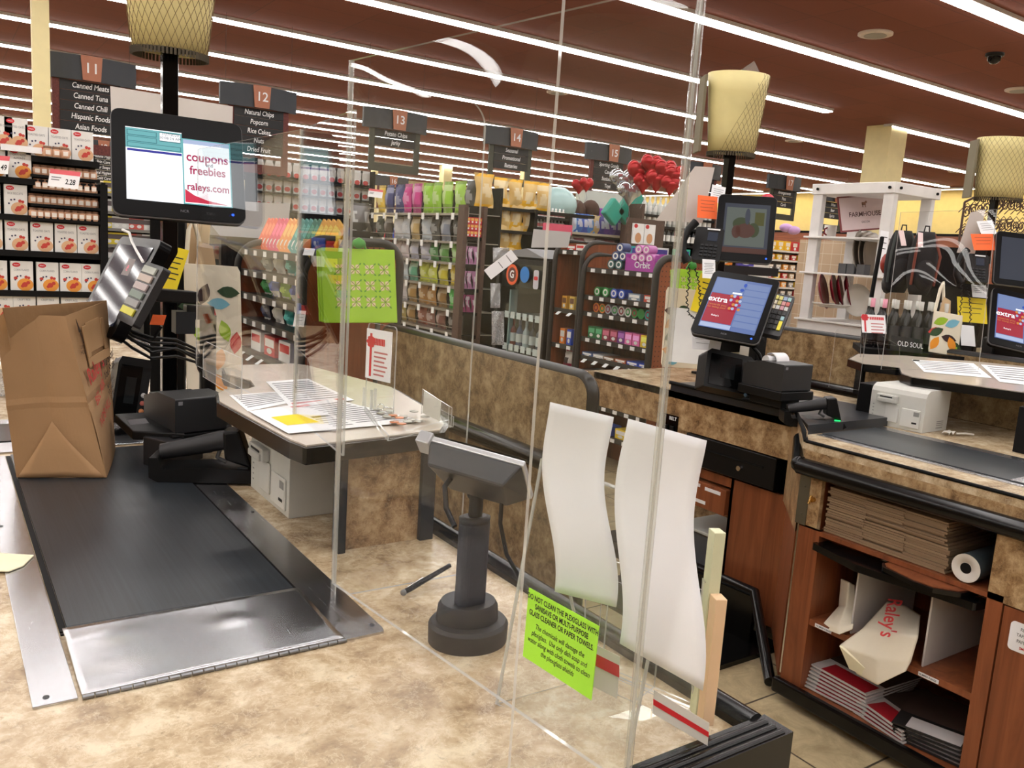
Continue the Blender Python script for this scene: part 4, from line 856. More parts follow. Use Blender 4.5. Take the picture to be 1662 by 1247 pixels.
put(MB().add([at(1364,1048,'x',2.46),at(1410,1088,'x',2.45),at(1400,1095,'x',2.46),at(1380,1085,'x',2.47)],[(0,1,2,3)]),'rolled_hem',C('canvas_light',240,232,200,rough=.8),g,world=True,solid=.01)
cloth([[(1366,940,2.62),(1378,945,2.6),(1386,950,2.62)],[(1362,985,2.62),(1374,985,2.58),(1388,990,2.6)],[(1338,1012,2.52),(1360,1020,2.5),(1385,1015,2.53)],[(1342,1022,2.51),(1362,1030,2.49),(1384,1022,2.52)]],'folded pale cloth bag at the left end of the middle cabinet shelf',CANV)
# bottom shelf: folded printed boxes
random.seed(3)
def flatbox(y0_,y1_,z,lab,black,rz=0,gr=None,x0=0):
    o=T('folded_box',lab,'box',(XB+.03+x0,(y0_+y1_)/2,z),rz,group=gr); w_=(y1_-y0_)
    put(MB().bx(0,.3,-w_/2,w_/2,0,.006),'board',C('box_black' if black else 'box_cream',30 if black else 205,28 if black else 200,28 if black else 196,rough=.6),o)
    put(MB().bx(0.004,.08,-w_/2+.01,w_/2-.04,.0062,.0068),'print_band',C('box_white_print',215,210,208) if black else C('box_red_print',170,30,42),o)
    put(MB().bx(.10,.3,-w_/2,w_/2,.0062,.0068),'box_flap',C('box_inside',66,48,40,rough=.9),o); return o
for i in range(7): flatbox(1.46,1.69,.08+.0125*i,'folded red and white box, %s from the bottom at the left of the lowest shelf'%ORD[i],False,2-i,gr='folded red boxes',x0=.002*i)
for i in range(4): flatbox(1.30,1.50,.078+.014*i,'folded red box in the middle of the lowest shelf, %s from the bottom'%ORD[i],False,-9-2*i,gr='folded red boxes',x0=-.012)
for i in range(5): o_=flatbox(1.13,1.34,.078+.015*i,'folded black box at the right of the lowest shelf, %s from the bottom'%ORD[i],True,8+2*i,gr='folded black boxes',x0=.0-.004*i)
# ================= second till: shelf, printer, shield, monitors =================
s=T('check_stand','pale topped check stand with black edge at the second checkout','stand',(3.4,1.5,ZB))
ol=[at(a,b,'z',1.16) for a,b in((1376,582),(1390,574),(1470,577),(1600,588),(1760,604),(1780,640),(1662,637),(1480,612),(1462,606),(1458,596),(1400,590))]
ol=[(p.x,p.y) for p in ol]; cx=sum(p[0] for p in ol)/len(ol); cy=sum(p[1] for p in ol)/len(ol)
put(MB().prism(ol,1.124,1.157),'rubber_edge',RUB,s,world=True,bevel=.008); put(MB().prism([(cx+(x-cx)*.975,cy+(y-cy)*.975) for x,y in ol],1.157,1.16),'stand_top',TOPM,s,world=True)
for a,b in((1392,640),(1655,735)):
    p=at(a,b,'z',ZB); put(MB().bx(p.x-.012,p.x+.012,p.y-.02,p.y+.02,ZB+.001,1.124),'support_post',MBLK,s,world=True)
put(MB().bx(3.625,3.64,1.0,2.3,ZB+.001,1.12),'back_panel',LAMW,s,world=True)
p=at(1496,704,'z',ZB); cp_=check_printer('boxy white card printer under the second check stand',(p.x,p.y,ZB+.001),3); cp_.scale=(.95,.78,.95)
p=at(1416,685,'z',ZB); solo(MB().bx(-.01,.12,0,.06,0,.15).bx(-.02,.13,-.005,.065,0,.008),'speaker_box',BLK,'black upright box between post and white printer at the second till','box',(p.x,p.y+.015,ZB+.001),3,bevel=.006)
p=at(1545,708,'z',ZB); g=T('receipt_scraps','crumpled scraps of clear tape beside the second printer','scrap',p+Vector((0,0,.004))); 
put(MB().grid(lambda u,v:(.05*u-.025+.01*math.sin(9*v),.03*v,.012*abs(math.sin(5*u+3*v))),10,6),'scrap',C('scrap_white',215,210,200,rough=.4),g,solid=.001); put(MB().tube([(.03,0,.003),(.06,-.02,.006),(.09,-.035,.003)],.004,6),'twist',C('scrap_white',1,1,1),g)
# white notices flat on stand 2
for i,(px,lab) in enumerate((([(1480,584),(1580,590),(1610,614),(1500,604)],'left notice sheet taped on the second check stand'),([(1592,592),(1720,602),(1740,634),(1622,620)],'right notice sheet taped on the second check stand'))):
    sheet(px,lab,z=1.1615,lines=ln(.06,.9,6))
p=at(1487,586,'z',1.162); solo(MB().lathe([(.02,0),(.02,.004),(.0001,.005)],n=16,sy=.6),'key_fob',BLK,'small black key fob lying on the second check stand','key fob',p)
# gift sign 2 and acrylic box
def gift_sign(px,d,lab):
    M_,w,h_=rectpx(px,d,8,0); o=TM('sign_holder',lab,'sign',M_); put(MB().bx(-w/2,w/2,-.001,.001,-h_/2,h_/2),'paper',PAP,o)
    rb=MB(); xx=-w*.36; rb.rect(xx-.004,xx+.004,-h_*.45,h_*.4,-.0014)
    for a in range(0,360,60): rb.disc((xx+.01*math.cos(R(a)),-.0018,h_*.33+.01*math.sin(R(a))),.009,.006,n=10)
    for i in range(8): rb.rect(-w*.16+i*w*.075,-w*.16+i*w*.075+w*.06,h_*.22,h_*.38,-.0014)
    put(rb,'ribbon_print',RED,o); t_=MB()
    for i in range(4): t_.rect(-w*.12,w*(.42-.06*(i%2)),-h_*.02-.014*i,h_*.03-.014*i,-.0014)
    put(t_,'print_lines',C('faded_red_print',190,110,110),o); put(MB().bx(-w/2-.004,w/2+.004,.001,.004,-h_/2-.05,h_/2+.004),'acrylic_upright',[ACR],o); return o
gift_sign([(1400,511),(1439,512),(1436,542),(1397,539)],3.75,'gift card sign with red ribbon at the second check stand')
g=T('acrylic_box','clear acrylic tip box on the second check stand','holder',at(1425,585,'z',1.162)); mb=MB()
panel(mb,[at(a,b,'d',3.7) for a,b in((1428,584),(1460,590),(1460,562),(1424,556))],.003); panel(mb,[at(a,b,'d',3.7) for a,b in((1400,552),(1424,556),(1460,562),(1432,545))],.003); panel(mb,[at(a,b,'d',3.72) for a,b in((1396,580),(1402,580),(1402,545),(1398,545))],.004)
put(mb,'acrylic_walls',[ACR,ACE],g,world=True)
# shield 2
s=T('acrylic_shield','wide clear acrylic shield standing in front of the second till','acrylic shield',(3.2,1.8,1.16))
kA=at(1290,328,'d',3.6); kB=at(1662+60,390,'d',3.0); kC=at(1642,350,'d',3.3)
mb=MB()
A1=at(1362,590,'d',3.62);B1=at(1590,640,'d',3.2);A2=at(1385,395,'d',3.62);B2=at(1632,440,'d',3.2)
panel(mb,[at(1430,600,'d',3.62),at(1588,600,'d',3.25),at(1618,340,'d',3.25),at(1462,345,'d',3.62)],.005); put(mb,'front_panel',[ACR,ACE],s,world=True)
# low guard by printer 2
mb=MB(); g=T('acrylic_guard','low rounded acrylic guard beside the second receipt printer','acrylic shield',at(1348,640,'z',1.0))
a_=at(1345,628,'d',3.35); b_=at(1400,634,'d',3.35); rpanel(mb,(a_.x,a_.y,a_.z),(b_-a_),.12,.235,.02,.003,corners=(0,0,0,1)); put(mb,'guard_panel',[ACR,ACE],g,world=True)
# pole and lantern 2
pB=at(1180,300,'y',3.1); pole(pB.x,pB.y,ZB+.001,2.12,'black square pole carrying the second till lantern')
q=at(1184,248,'y',3.1); lantern('cream netted lantern with side board above the second till',(q.x+.01,q.y,q.z),-32,.155,.118,.385,True,True)
g=T('net_wrap','loose brown netting peak on top of the second till lantern','net',at(1215,122,'d',4.3)); put(MB().add([at(1190,122,'d',4.2),at(1215,112,'d',4.25),at(1224,99,'d',4.25),at(1237,125,'d',4.3),at(1238,160,'d',4.3)],[(0,1,2),(0,2,3),(0,3,4)]),'net',clear('net_film',(.75,.62,.5),.3,.05,.15),g,world=True,solid=.001)
# customer monitor 2
M_,w,h_=rectpx([(1168,314),(1262,322),(1252,427),(1157,422)],3.95,18)
o=TM('till_monitor','upright customer monitor showing a grilled food photo, second till','monitor',M_); mon_body(o,w,h_)
scr(o,w,h_,[(-.76,.80,-.76,.74,SCRG),(-.68,.68,-.55,.62,SCRGR),(.3,.62,.1,.5,SCRY),(-.76,.80,-.76,-.6,SCRBR)])
bb=MB()
for (x,z,rx,rz_,m_) in((-.15,.12,.30,.20,0),(0,-.08,.34,.22,1),(.28,-.05,.2,.22,0),(-.3,-.12,.16,.2,1),(.05,.35,.09,.25,2)): bb.disc((x*w/2,-.004-.0003*m_,z*h_/2),rx*w/2,rz_*h_/2,n=16,m=m_)
put(bb,'food_picture',[SCRGN,SCRBR,SCRG],o); put(MB().lathe([(.004,0),(.0001,.001)]),'power_light',LED,o,loc=(.80*w/2,-.001,-.87*h_/2),rot=(R(90),0,0))
UI=[(-.83,.83,-.78,.80,SCRB)]+[(.12,.80,.72-.2*i-.17,.72-.2*i,SCRB2) for i in range(7)]+[(-.8,.1,.30,.78,SCRB2),(-.2,.08,.33,.38,SCRW),(-.8,.08,-.62,.28,SCRX),(-.8,.1,-.77,-.64,SCRL)]
def extra_ui(o,w,h_):
    scr(o,w,h_,UI); txt(o,'extra',h_*.12,(-.54*w/2,-.0085,.08*h_/2),SCRW,bold=.015,sx=.95); txt(o,'rewards you',h_*.045,(-.5*w/2,-.0085,-.09*h_/2),SCRO); txt(o,'for being you!',h_*.04,(-.5*w/2,-.0085,-.17*h_/2),SCRO)
    txt(o,"Raley's",h_*.035,(-.45*w/2,-.0085,-.42*h_/2),SCRW,bold=.01)
    f_=MB(); random.seed(9)
    for i in range(16):
        r_=random.random(); f_.disc(((.02+.09*(i%4)-.20+.02*(i//4))*w/2*1.0+.06*w/2*0,-.0088-.0001*i,(.24-.13*(i//4))*h_/2),.05*w/2,.05*h_/2,n=6)
    for i in range(len(f_.m)): f_.m[i]=i%3
    put(f_,'flower_print',[SCRO,SCRL,SCRP],o)
    put(MB().disc((.1*w/2,-.009,.62*h_/2),.05*w/2,.06*h_/2,n=14).disc((.05*w/2,-.009,.46*h_/2),.06*w/2,.05*h_/2,n=14),'badge_print',glow('badge_blue',50,90,200,.8),o)
    txt(o,"NCR",h_*.035,(-.02*w/2,-.002,-.89*h_/2),GINK); put(MB().lathe([(.004,0),(.0001,.001)]),'power_light',LED,o,loc=(.78*w/2,-.001,-.88*h_/2),rot=(R(90),0,0))
M_,w,h_=rectpx([(1160,440),(1269,454),(1227,560),(1119,537)],3.4,55)
o=TM('operator_monitor','tilted touch screen showing a red extra advert, second till','monitor',M_); mon_body(o,w,h_); extra_ui(o,w,h_)
M_,w,h_=rectpx([(1262,477),(1294,483),(1262,546),(1229,538)],3.42,50); keypad(M_,w,h_,'black keypad with coloured keys beside the second till screen')
g=T('screen_stand','black post holding the second till touch screen','stand',at(1235,590,'d',3.55)); p0_=at(1232,545,'d',3.55); 
put(MB().bx(p0_.x-.03,p0_.x+.03,p0_.y-.02,p0_.y+.02,ZB+.036,p0_.z),'post',BLK,g,world=True,bevel=.004); put(MB().tube([at(a,b,'d',3.5) for a,b in((1205,556),(1220,562),(1232,575),(1238,590))],.008,8),'cable',BLK,g,world=True)
# phone
def phone(px0,d,lab,s_=1,mir=False):
    cx_,cy_=px0; P=lambda a,b,dd=0:at(cx_+a*s_,cy_+b*s_,'d',d+dd)
    M_,w,h_=rectpx([(cx_,cy_),(cx_+44*s_,cy_+3*s_),(cx_+36*s_,cy_+58*s_),(cx_-12*s_,cy_+52*s_)],d,18); g=TM('desk_phone',lab,'phone',M_)
    put(MB().prism(rrect(w,h_,.015),0,.03,'y'),'phone_body',BLK,g,bevel=.004); put(MB().bx(-w*.05,w*.3,-.003,0,h_*.1,h_*.36),'display',SCRG,g)
    for r_ in range(4):
        for c_ in range(4): put(MB().bx(-w*.25+c_*w*.16,-w*.25+c_*w*.16+w*.11,-.005,0,-h_*.08-r_*h_*.1,-h_*.02-r_*h_*.1),'key',DGR,g,bevel=.001)
    Mi=M_.inverted(); hp=[Mi@P(a,b,-.03) for a,b in((-2,-8),(-14,4),(-22,22),(-24,40),(-16,58))]
    put(MB().tube(hp,[.02*1,.017,.015,.018,.022],12),'handset',BLK,g,bevel=0)
    cp=[]; base=[Mi@P(a,b) for a,b in((-14,60),(-14,90),(-18,120),(-14,142),(-4,150),(4,138),(4,110),(2,88),(-4,66))]
    for i in range(len(base)-1):
        for j in range(10):
            t_=j/10; p=base[i]*(1-t_)+base[i+1]*t_; a=(i*10+j)*1.9; cp.append(p+Vector((math.cos(a),math.sin(a),0))*.006)
    put(MB().tube(cp,.0028,5),'coil_cord',BLK,g); put(MB().bx(-w*.1,w*.35,-.004,-.001,h_*.42,h_*.46),'label_strip',PAP,g); return g
phone((1132,368),3.95,'black desk phone with coiled cord hanging at the second till')
def note(px,d,lab,m_,lines=0,cat='notice',name='paper_notice',lm=INK,dl=None,tilt=10,cross=False):
    M_,w,h_=rectpx(px,d,tilt,dl if dl is not None else 0); o=TM(name,lab,cat,M_); put(MB().bx(-w/2,w/2,-.0006,.0006,-h_/2,h_/2),'paper',m_,o)
    if lines:
        mb=MB()
        for i in range(lines): 
            z=h_*.28-h_*.6*i/max(1,lines); mb.rect(-w*.36+w*.04*(i%2),w*(.38-.05*(i%3)),z-h_*.013,z+h_*.013,-.0012)
        put(mb,'print_lines',lm,o)
    return o
note([(1137,318),(1168,320),(1160,356),(1127,352)],4.05,'bright orange notice taped beside the second till monitor',ORG,4,lm=C('dark_orange_print',170,70,40))
note([(1156,300),(1178,304),(1174,332),(1152,326)],4.08,'small white printed slip above the orange notice, second till',PAP,5,lm=GINK)
board([(1128,270),(1160,272),(1140,362),(1064,358)],4.12,4.12,'large pale sheet hanging slanted behind the second till phone',C('pale_sheet',205,195,188,rough=.8),'paper_sheet')
note([(1136,420),(1158,423),(1164,452),(1144,452)],3.9,'white speed dial list below the second till phone',PAP,7,lm=GINK)
note([(1134,446),(1185,453),(1165,522),(1124,500)],4.2,'yellow notice behind the second till touch screen',YEL,4)
note([(1090,500),(1165,505),(1150,595),(1083,585)],4.18,'blank white sheet in front of the floral bag, second till',C('sheet_offwhite',225,224,220,rough=.8))
note([(1125,545),(1160,548),(1158,570),(1122,566)],3.5,'small white label under the second touch screen, left',PAP,2,lm=GINK)
note([(1155,552),(1178,556),(1150,632),(1135,628)],3.48,'long strip of printed labels hanging under the second touch screen',PAP,9,lm=INK)
# ===== near till notices =====
note([(262,398),(296,404),(296,480),(258,468)],2.9,'yellow notice on the black cabinet by the near till',YEL,5)
note([(246,511),(268,512),(267,528),(245,527)],2.55,'small bright orange tag on the near screen arm',ORG,0)
# third till
pC=at(1612,340,'y',3.1); pole(pC.x,pC.y,.9,2.15,'black square pole carrying the third till lantern')
q=at(1620,322,'y',3.1); lantern('cream netted lantern with side board at the right edge',(q.x,q.y,q.z),-38,.19,.15,.40,True,False)
M_,w,h_=rectpx([(1606,471),(1705,484),(1672,582),(1587,570-22)],4.35,50) if False else rectpx([(1622,474),(1722,487),(1690,580),(1594,566-18)],4.3,52)
o=TM('operator_monitor','touch screen with red extra advert at the right picture edge','monitor',M_); mon_body(o,w,h_); extra_ui(o,w,h_)
M_,w,h_=rectpx([(1622,376),(1700,383),(1690,470),(1610,458)],4.9,12); o=TM('till_monitor','dark customer monitor cut by the right picture edge','monitor',M_); mon_body(o,w,h_); scr(o,w,h_,[(-.8,.8,-.8,.8,SCRG)])
phone((1572,412),4.9,'black desk phone at the third till, near the right edge',.82)
note([(1580,381),(1617,380),(1612,406),(1576,405)],4.95,'orange notice above the third till phone',ORG,3,lm=C('dark_orange_print',170,70,40))
note([(1590,360),(1616,358),(1612,379),(1588,381)],5.0,'small white slip above the third till orange notice',PAP,4,lm=GINK)
board([(1575,345),(1600,340),(1582,412),(1553,410)],5.05,5.05,'pale slanted sheet hanging at the third till',C('pale_sheet',205,195,188,rough=.8),'paper_sheet')
note([(1558,483),(1605,486),(1598,526),(1550,520)],5.0,'yellow notice below the third till phone',YEL,3)
note([(1576,453),(1602,455),(1600,484),(1578,482)],4.97,'white speed dial list below the third till phone',PAP,6,lm=GINK)
note([(1562,528),(1584,530),(1580,562),(1556,560)],4.8,'small white card hanging beside the third floral bag',PAP,0)
solo(MB().bx(0,.25,0,.12,0,.14),'scanner_box',BLK,'black scanner box under the right edge touch screen','scanner',at(1608,592,'d',4.5),-35,bevel=.01)
# ================= product meshes (shared) =================
PM={}
def mesh_of(mb,name,mats):
    me=bpy.data.meshes.new(name); me.from_pydata([tuple(p) for p in mb.v],[],mb.f)
    for q in mats: me.materials.append(q)
    me.polygons.foreach_set('material_index',mb.m); me.polygons.foreach_set('use_smooth',mb.s); me.update(); return me
def item(me,name,label,cat,M,group=None):
    o=bpy.data.objects.new(name,me); COL.objects.link(o); o.matrix_world=M; return tag(o,label,cat,group)
def colm(rgb): return C('pack_%d_%d_%d'%rgb,*rgb,rough=.4)
def pouch(w,h,c1,c2,c3,seed=0):
    k=('pouch',w,h,c1,c2,c3,seed)
    if k in PM: return PM[k]
    random.seed(seed); mb=MB(); ph=[random.uniform(0,6) for _ in range(4)]
    def side(s):
        def fn(u,v):
            e=math.sin(math.pi*min(1,max(0,(v-.06)/.88)))**.7*math.sin(math.pi*u)**.8
            pinch=.96-.16*math.sin(math.pi*v); x=(u-.5)*w*(pinch+.03*math.sin(9*v+ph[0]))+.01*math.sin(5*v+ph[3])
            y=s*(e*w*.26+(.008*math.sin(14*u+ph[1])*math.sin(11*v+ph[2]) if 0<u<1 else 0)); return (x,y,v*h)
        return fn
    mb.grid(side(-1),8,10); mb.grid(side(1),8,8)
    mm=mb.m[:]
    n=0
    for j in range(10):
        for i in range(8):
            v=(j+.5)/10; u=(i+.5)/8
            if v<.10 or v>.9: mb.m[n]=2
            elif (u-.5+.1*math.sin(ph[0]))**2/.07+(v-.42+.08*math.sin(ph[1]))**2/.045<1: mb.m[n]=1
            elif v<.3 and seed%2: mb.m[n]=2
            elif v>.72 and seed%3==1: mb.m[n]=1
            elif v>.62: mb.m[n]=0
            n+=1
    PM[k]=mesh_of(mb,'pouch',[colm(c1),colm(c2),colm(c3)]); return PM[k]
def carton(w,d,h,c1,c2,c3=(230,230,225)):
    k=('carton',w,d,h,c1,c2,c3)
    if k in PM: return PM[k]
    mb=MB().bx(-w/2,w/2,-d/2,d/2,0,h); mb.rect(-w*.42,w*.42,h*.45,h*.85,-d/2-.0006,1).disc((0,-d/2-.0009,h*.25),w*.25,h*.15,n=10,m=2)
    PM[k]=mesh_of(mb,'carton',[colm(c1),colm(c2),colm(c3)]); return PM[k]
def bottle(h,r,cb,cl,cc):
    k=('bottle',h,r,cb,cl,cc)
    if k in PM: return PM[k]
    mb=MB().lathe([(r*.9,0),(r,h*.03),(r,h*.58),(r*.45,h*.72),(r*.36,h*.8),(r*.36,h*.9)],n=12).lathe([(r*1.02,h*.15),(r*1.02,h*.48)],n=12,m=1).lathe([(r*.42,h*.82),(r*.42,h),(.0005,h)],n=10,m=2)
    PM[k]=mesh_of(mb,'bottle',[C('bottle_%d_%d_%d'%cb,*cb,rough=.12),colm(cl),colm(cc)]); return PM[k]
def roll(r,l,c1,c2):
    k=('roll',r,l,c1,c2)
    if k in PM: return PM[k]
    mb=MB().cyl((0,-l/2,r),(0,l/2,r),r,n=14); mb.disc((0,-l/2-.0008,r),r*.7,r*.7,n=14,m=1).disc((0,-l/2-.0014,r),r*.4,r*.4,n=12,m=0)
    PM[k]=mesh_of(mb,'roll',[colm(c1),colm(c2)]); return PM[k]
CNAME={}
# ================= low divider walls =================
def low_wall(x,ya,yb,lab,z=1.17,far=True):
    o=T('divider_wall',lab,'divider wall',(x,(ya+yb)/2,0)); th=.045; rr=.06
    prof=[(ya,0),(ya,z-rr)]+[(ya+rr-rr*math.cos(R(a)),z-rr+rr*math.sin(R(a))) for a in range(15,91,15)]+[(yb-rr+rr*math.sin(R(a)),z-rr+rr*math.cos(R(a))) for a in range(0,91,15)]+[(yb,0)]
    put(MB().prism(prof,x,x+th,'x'),'wall_panel',LAMW,o,world=True)
    e=[(x+th/2,p,q) for p,q in prof]; put(MB().tube(e,.024,6),'edge_trim',C('edge_black',26,26,26,rough=.35),o,world=True)
    put(MB().cyl((x-.02,ya-.02,.872),(x-.02,yb,.872),.032,n=16),'bumper_rail',RUB,o,world=True)
    put(MB().bx(x-.01,x,ya,yb,0,.12),'kick_plate',MBLK,o,world=True); return o
low_wall(1.66,1.99,3.46,'low brown stone divider wall with black rounded top, behind the near counter')
low_wall(4.36,1.0,3.62,'low brown stone divider wall behind the second till')
# ================= candy racks =================
EDG=C('rack_edge_black',28,24,24,rough=.45); TAGM=C('price_tag_white',232,232,232,rough=.5)
def rack(lab,x,yf,yn,ztop,zsh,dep=.36,tags=5,slant=(),group=None,endpanel=True,nm='candy_rack'):
    """faces -X ; yf far end, yn near end ; local x to the right (towards -Y)"""
    o=T(nm,lab,'display rack',(x,yf,0),-90,group); w=yf-yn; rr=.13
    prof=[(0,0),(0,ztop-rr)]+[(rr-rr*math.cos(R(a)),ztop-rr+rr*math.sin(R(a))) for a in range(15,91,15)]+[(dep,ztop),(dep,0)]
    for xs in(0,w):
        put(MB().prism(prof,xs-.012,xs+.012,'x'),'side_panel',RACKW,o); put(MB().tube([(xs,p,q) for p,q in prof],.02,6),'panel_edge',EDG,o)
    put(MB().bx(.01,w-.01,dep-.02,dep,0,ztop-.1),'back_panel',RACKW,o)
    for j,z in enumerate(zsh):
        s_=put(MB().bx(.014,w-.014,.02,dep-.02,z-.014,z).bx(.014,w-.014,.012,.02,z-.03,z+.006),'shelf',EDG,o)
        n=tags
        for i in range(n):
            xx=.03+(w-.06)*(i+.5)/n
            if j in slant: M_=Matrix.Translation((xx,.008,z-.02))@Matrix.Rotation(R(-55),4,'X'); put(MB().bx(-.02,.02,-.001,.001,-.04,.0,M=M_),'price_tag',TAGM,s_)
            else: put(MB().bx(xx-.022,xx+.022,.008,.0115,z-.028,z-.002),'price_tag',TAGM,s_)
    return o
def fill(o,lab_rack,j,z,x0,x1,specs,y=.10,cat='candy',nm='candy_pack',jit=.004,two=False):
    """specs: list of (mesh, colour word, noun, width)"""
    M0=o.matrix_world if False else (Matrix.Translation(o.location)@Matrix.Rotation(o.rotation_euler[2],4,'Z'))
    tot=sum(s[3] for s in specs); sc=(x1-x0)/tot if tot else 1; x=x0
    for i,(me,cw,noun,w) in enumerate(specs):
        xx=x+w*sc/2; x+=w*sc
        M_=M0@Matrix.Translation((xx,y+random.uniform(-jit,jit),z))@Matrix.Rotation(random.uniform(-.06,.06),4,'Z')
        item(me,nm,'%s %s, %s in the %s row of %s'%(cw,noun,ORD[i],ORD[j],lab_rack),cat,M_,'%s row on the %s'%(noun+'s',lab_rack))
def zz(px,ys,x): return [at(px,y,'x',x).z for y in ys]
PUR,PNK,BLU,GRE,TEA,REDc,ORA,YLW,WHI,SLV,BRN,DKB,LIM=(110,40,130),(225,110,170),(40,80,190),(40,150,70),(40,170,170),(200,30,40),(235,130,40),(235,205,50),(230,230,228),(170,175,180),(110,70,45),(30,35,70),(150,205,60)
# rack 1
z1=zz(437,(409,446,487,531,556,584),1.35); print('rack1 z',z1)
r1=rack('first candy rack with curved black edges left of the lime bag',1.35,4.60,3.62,1.50,z1[:4]+[z1[5]],tags=6,slant=(4,))
random.seed(11); rn='candy rack near the lime bag'
for j,cols in enumerate(([(SLV,'silver'),(WHI,'white'),(TEA,'teal'),(TEA,'teal'),(WHI,'white')],[(GRE,'green'),(BLU,'blue'),(LIM,'lime'),(BLU,'blue'),(WHI,'white'),(SLV,'silver')],[(DKB,'navy'),(WHI,'white'),(TEA,'teal'),(GRE,'green'),(GRE,'green')],)):
    zs=z1[1+j]
    fill(r1,rn,j+1,zs,.06,.92,[(pouch(.12,.10,c,tuple(min(255,v+60) for v in c),WHI,i),n_,'candy bag',.12) for i,(c,n_) in enumerate(cols)],y=.12)
for i,(c,n_) in enumerate(((WHI,'white'),(REDc,'red'),(WHI,'white'),(BLU,'blue'))):
    item(carton(.16,.12,.10,c,REDc if c==WHI else WHI),'candy_box','%s boxed candy, %s from left on the bottom shelf by the lime bag'%(n_,ORD[i]),'candy',Matrix.Translation((1.45,4.5-.22*i-.1,z1[5]+.001))@Matrix.Rotation(R(-90),4,'Z'),'boxed candy on the lowest visible shelf')
fan=[((235,90,50),'orange')]*3+[((225,60,100),'pink')]*3+[((240,150,60),'light orange')]*3+[((60,150,140),'teal')]*3+[((40,120,90),'green')]*2+[((235,170,30),'golden yellow')]*4
for i,(c,n_) in enumerate(fan):
    M_=Matrix.Translation((1.47,4.62-.056*i,z1[0]+.002))@Matrix.Rotation(R(-90),4,'Z')@Matrix.Rotation(R(28),4,'Y')@Matrix.Rotation(R(-14),4,'X')
    item(carton(.10,.012,.17,c,tuple(min(255,v+50) for v in c)),'gum_packet','flat %s packet in the top tray by the lime bag, %s from left'%(n_,ORD[i]),'candy',M_,'leaning packets in the top tray')
# pegboard end with bags
def pegboard_mat():
    m,n,p=nt('pegboard'); tc=coord(n,(34,34,34)); 
    fr=n.nodes.new('ShaderNodeVectorMath'); fr.operation='FRACTION'; n.links.new(tc,fr.inputs[0]); sb=n.nodes.new('ShaderNodeVectorMath'); sb.operation='SUBTRACT'; sb.inputs[1].default_value=(.5,.5,.5); n.links.new(fr.outputs[0],sb.inputs[0])
    ml=n.nodes.new('ShaderNodeVectorMath'); ml.operation='MULTIPLY'; ml.inputs[1].default_value=(1,0,1); n.links.new(sb.outputs[0],ml.inputs[0])
    le=n.nodes.new('ShaderNodeVectorMath'); le.operation='LENGTH'; n.links.new(ml.outputs[0],le.inputs[0])
    c=ramp(n,le.outputs['Value'],[(.12,srgb(60,24,12)),(.16,srgb(150,78,44))]); n.links.new(c,p.inputs['Base Color']); p.inputs['Roughness'].default_value=.45; return m
PEG=pegboard_mat()
def pegpanel(px,d,lab,z0=0):
    (l,t),(r,t2)=px; a=at(l,t,'d',d); b=at(r,t2,'d',d+.22); z=(a.z+b.z)/2; w=b.x-a.x; y=(a.y+b.y)/2
    o=T('pegboard_end',lab,'pegboard',(a.x,y,0)); rr=.1
    prof=[(0,z0),(0,z-rr)]+[(rr-rr*math.cos(R(q)),z-rr+rr*math.sin(R(q))) for q in range(15,91,15)]+[(w-rr+rr*math.sin(R(q)),z-rr+rr*math.cos(R(q))) for q in range(0,91,15)]+[(w,z0)]
    put(MB().prism(prof,0,.02,'y'),'peg_panel',PEG,o); put(MB().tube([(p,.005,q) for p,q in prof],.022,6),'panel_edge',EDG,o); return o,w,z
o,w,z=pegpanel(((488,388),(655,396)),3.72,'pegboard rack end with black rounded edge holding the lime bag')
pegc=Vector(o.location)
for (a,b,c_,d_) in((612-0,0,0,0),): pass
note([(493,403),(510,404),(510,415),(493,414)],3.66,'small white price ticket at the top left of the pegboard',PAP,2,lm=GINK)
note([(478,504),(495,505),(495,531),(477,530)],3.62,'small white price ticket low at the left pegboard edge',PAP,3,lm=GINK)
# lime reusable bag
def lime_bag(px,d,lab,dl=60):
    M_,w,h_=rectpx(px,d,6,dl); o=TM('reusable_bag',lab,'shopping bag',M_)
    for k_ in range(3): put(MB().bx(-w/2-.008*k_,w/2-.004*k_,.01*k_,.01*k_+.007,-h_/2+.004*k_,h_/2-.002*k_),'bag_layer',LIMEF,o,bevel=.003)
    fl=MB(); lf=MB(); vi=MB()
    for r_ in range(3):
        for c_ in range(4):
            if c_==0: 
                pass
            cx_=-w*.16+(c_-.5)*w*.20; cz=h_*.22-r_*h_*.22; s_=w*.062
            for a in(45,135,225,315):
                q=Matrix.Translation((cx_,-.001,cz))@Matrix.Rotation(R(-a),4,'Y')
                fl.add([q@Vector(p) for p in((.002,0,0),(s_*.75,0,s_*.55),(s_*1.25,0,s_*.25),(s_*1.3,0,-s_*.1),(s_*.8,0,-s_*.45))],[(0,1,2,3,4)])
                lf.add([q@Vector(p) for p in((s_*1.35,-.0003,0),(s_*1.6,-.0003,s_*.22),(s_*2.0,-.0003,0),(s_*1.6,-.0003,-s_*.22))],[(0,1,2,3)])
                vi.add([q@Vector(p) for p in((0,-.0006,.0015),(s_*1.4,-.0006,.0015),(s_*1.4,-.0006,-.0015),(0,-.0006,-.0015))],[(0,1,2,3)])
    put(fl,'petal_print',PEACH,o); put(lf,'leaf_print',GRN,o); put(vi,'stem_print',C('stem_green',130,150,50),o)
    put(MB().tube([(-.03,.005,h_/2),(-.02,-.01,h_/2+.03),(0,-.012,h_/2+.04),(.02,-.01,h_/2+.03),(.03,.005,h_/2)],.006,6).ball((0,-.01,h_/2+.02),(.03,.012,.022)),'bag_handle',C('handle_green',60,150,50),o); return o
lime_bag([(530,402),(641,406),(645,524),(517,524)],3.6,'lime green reusable bag with tan flower print on the pegboard',50)
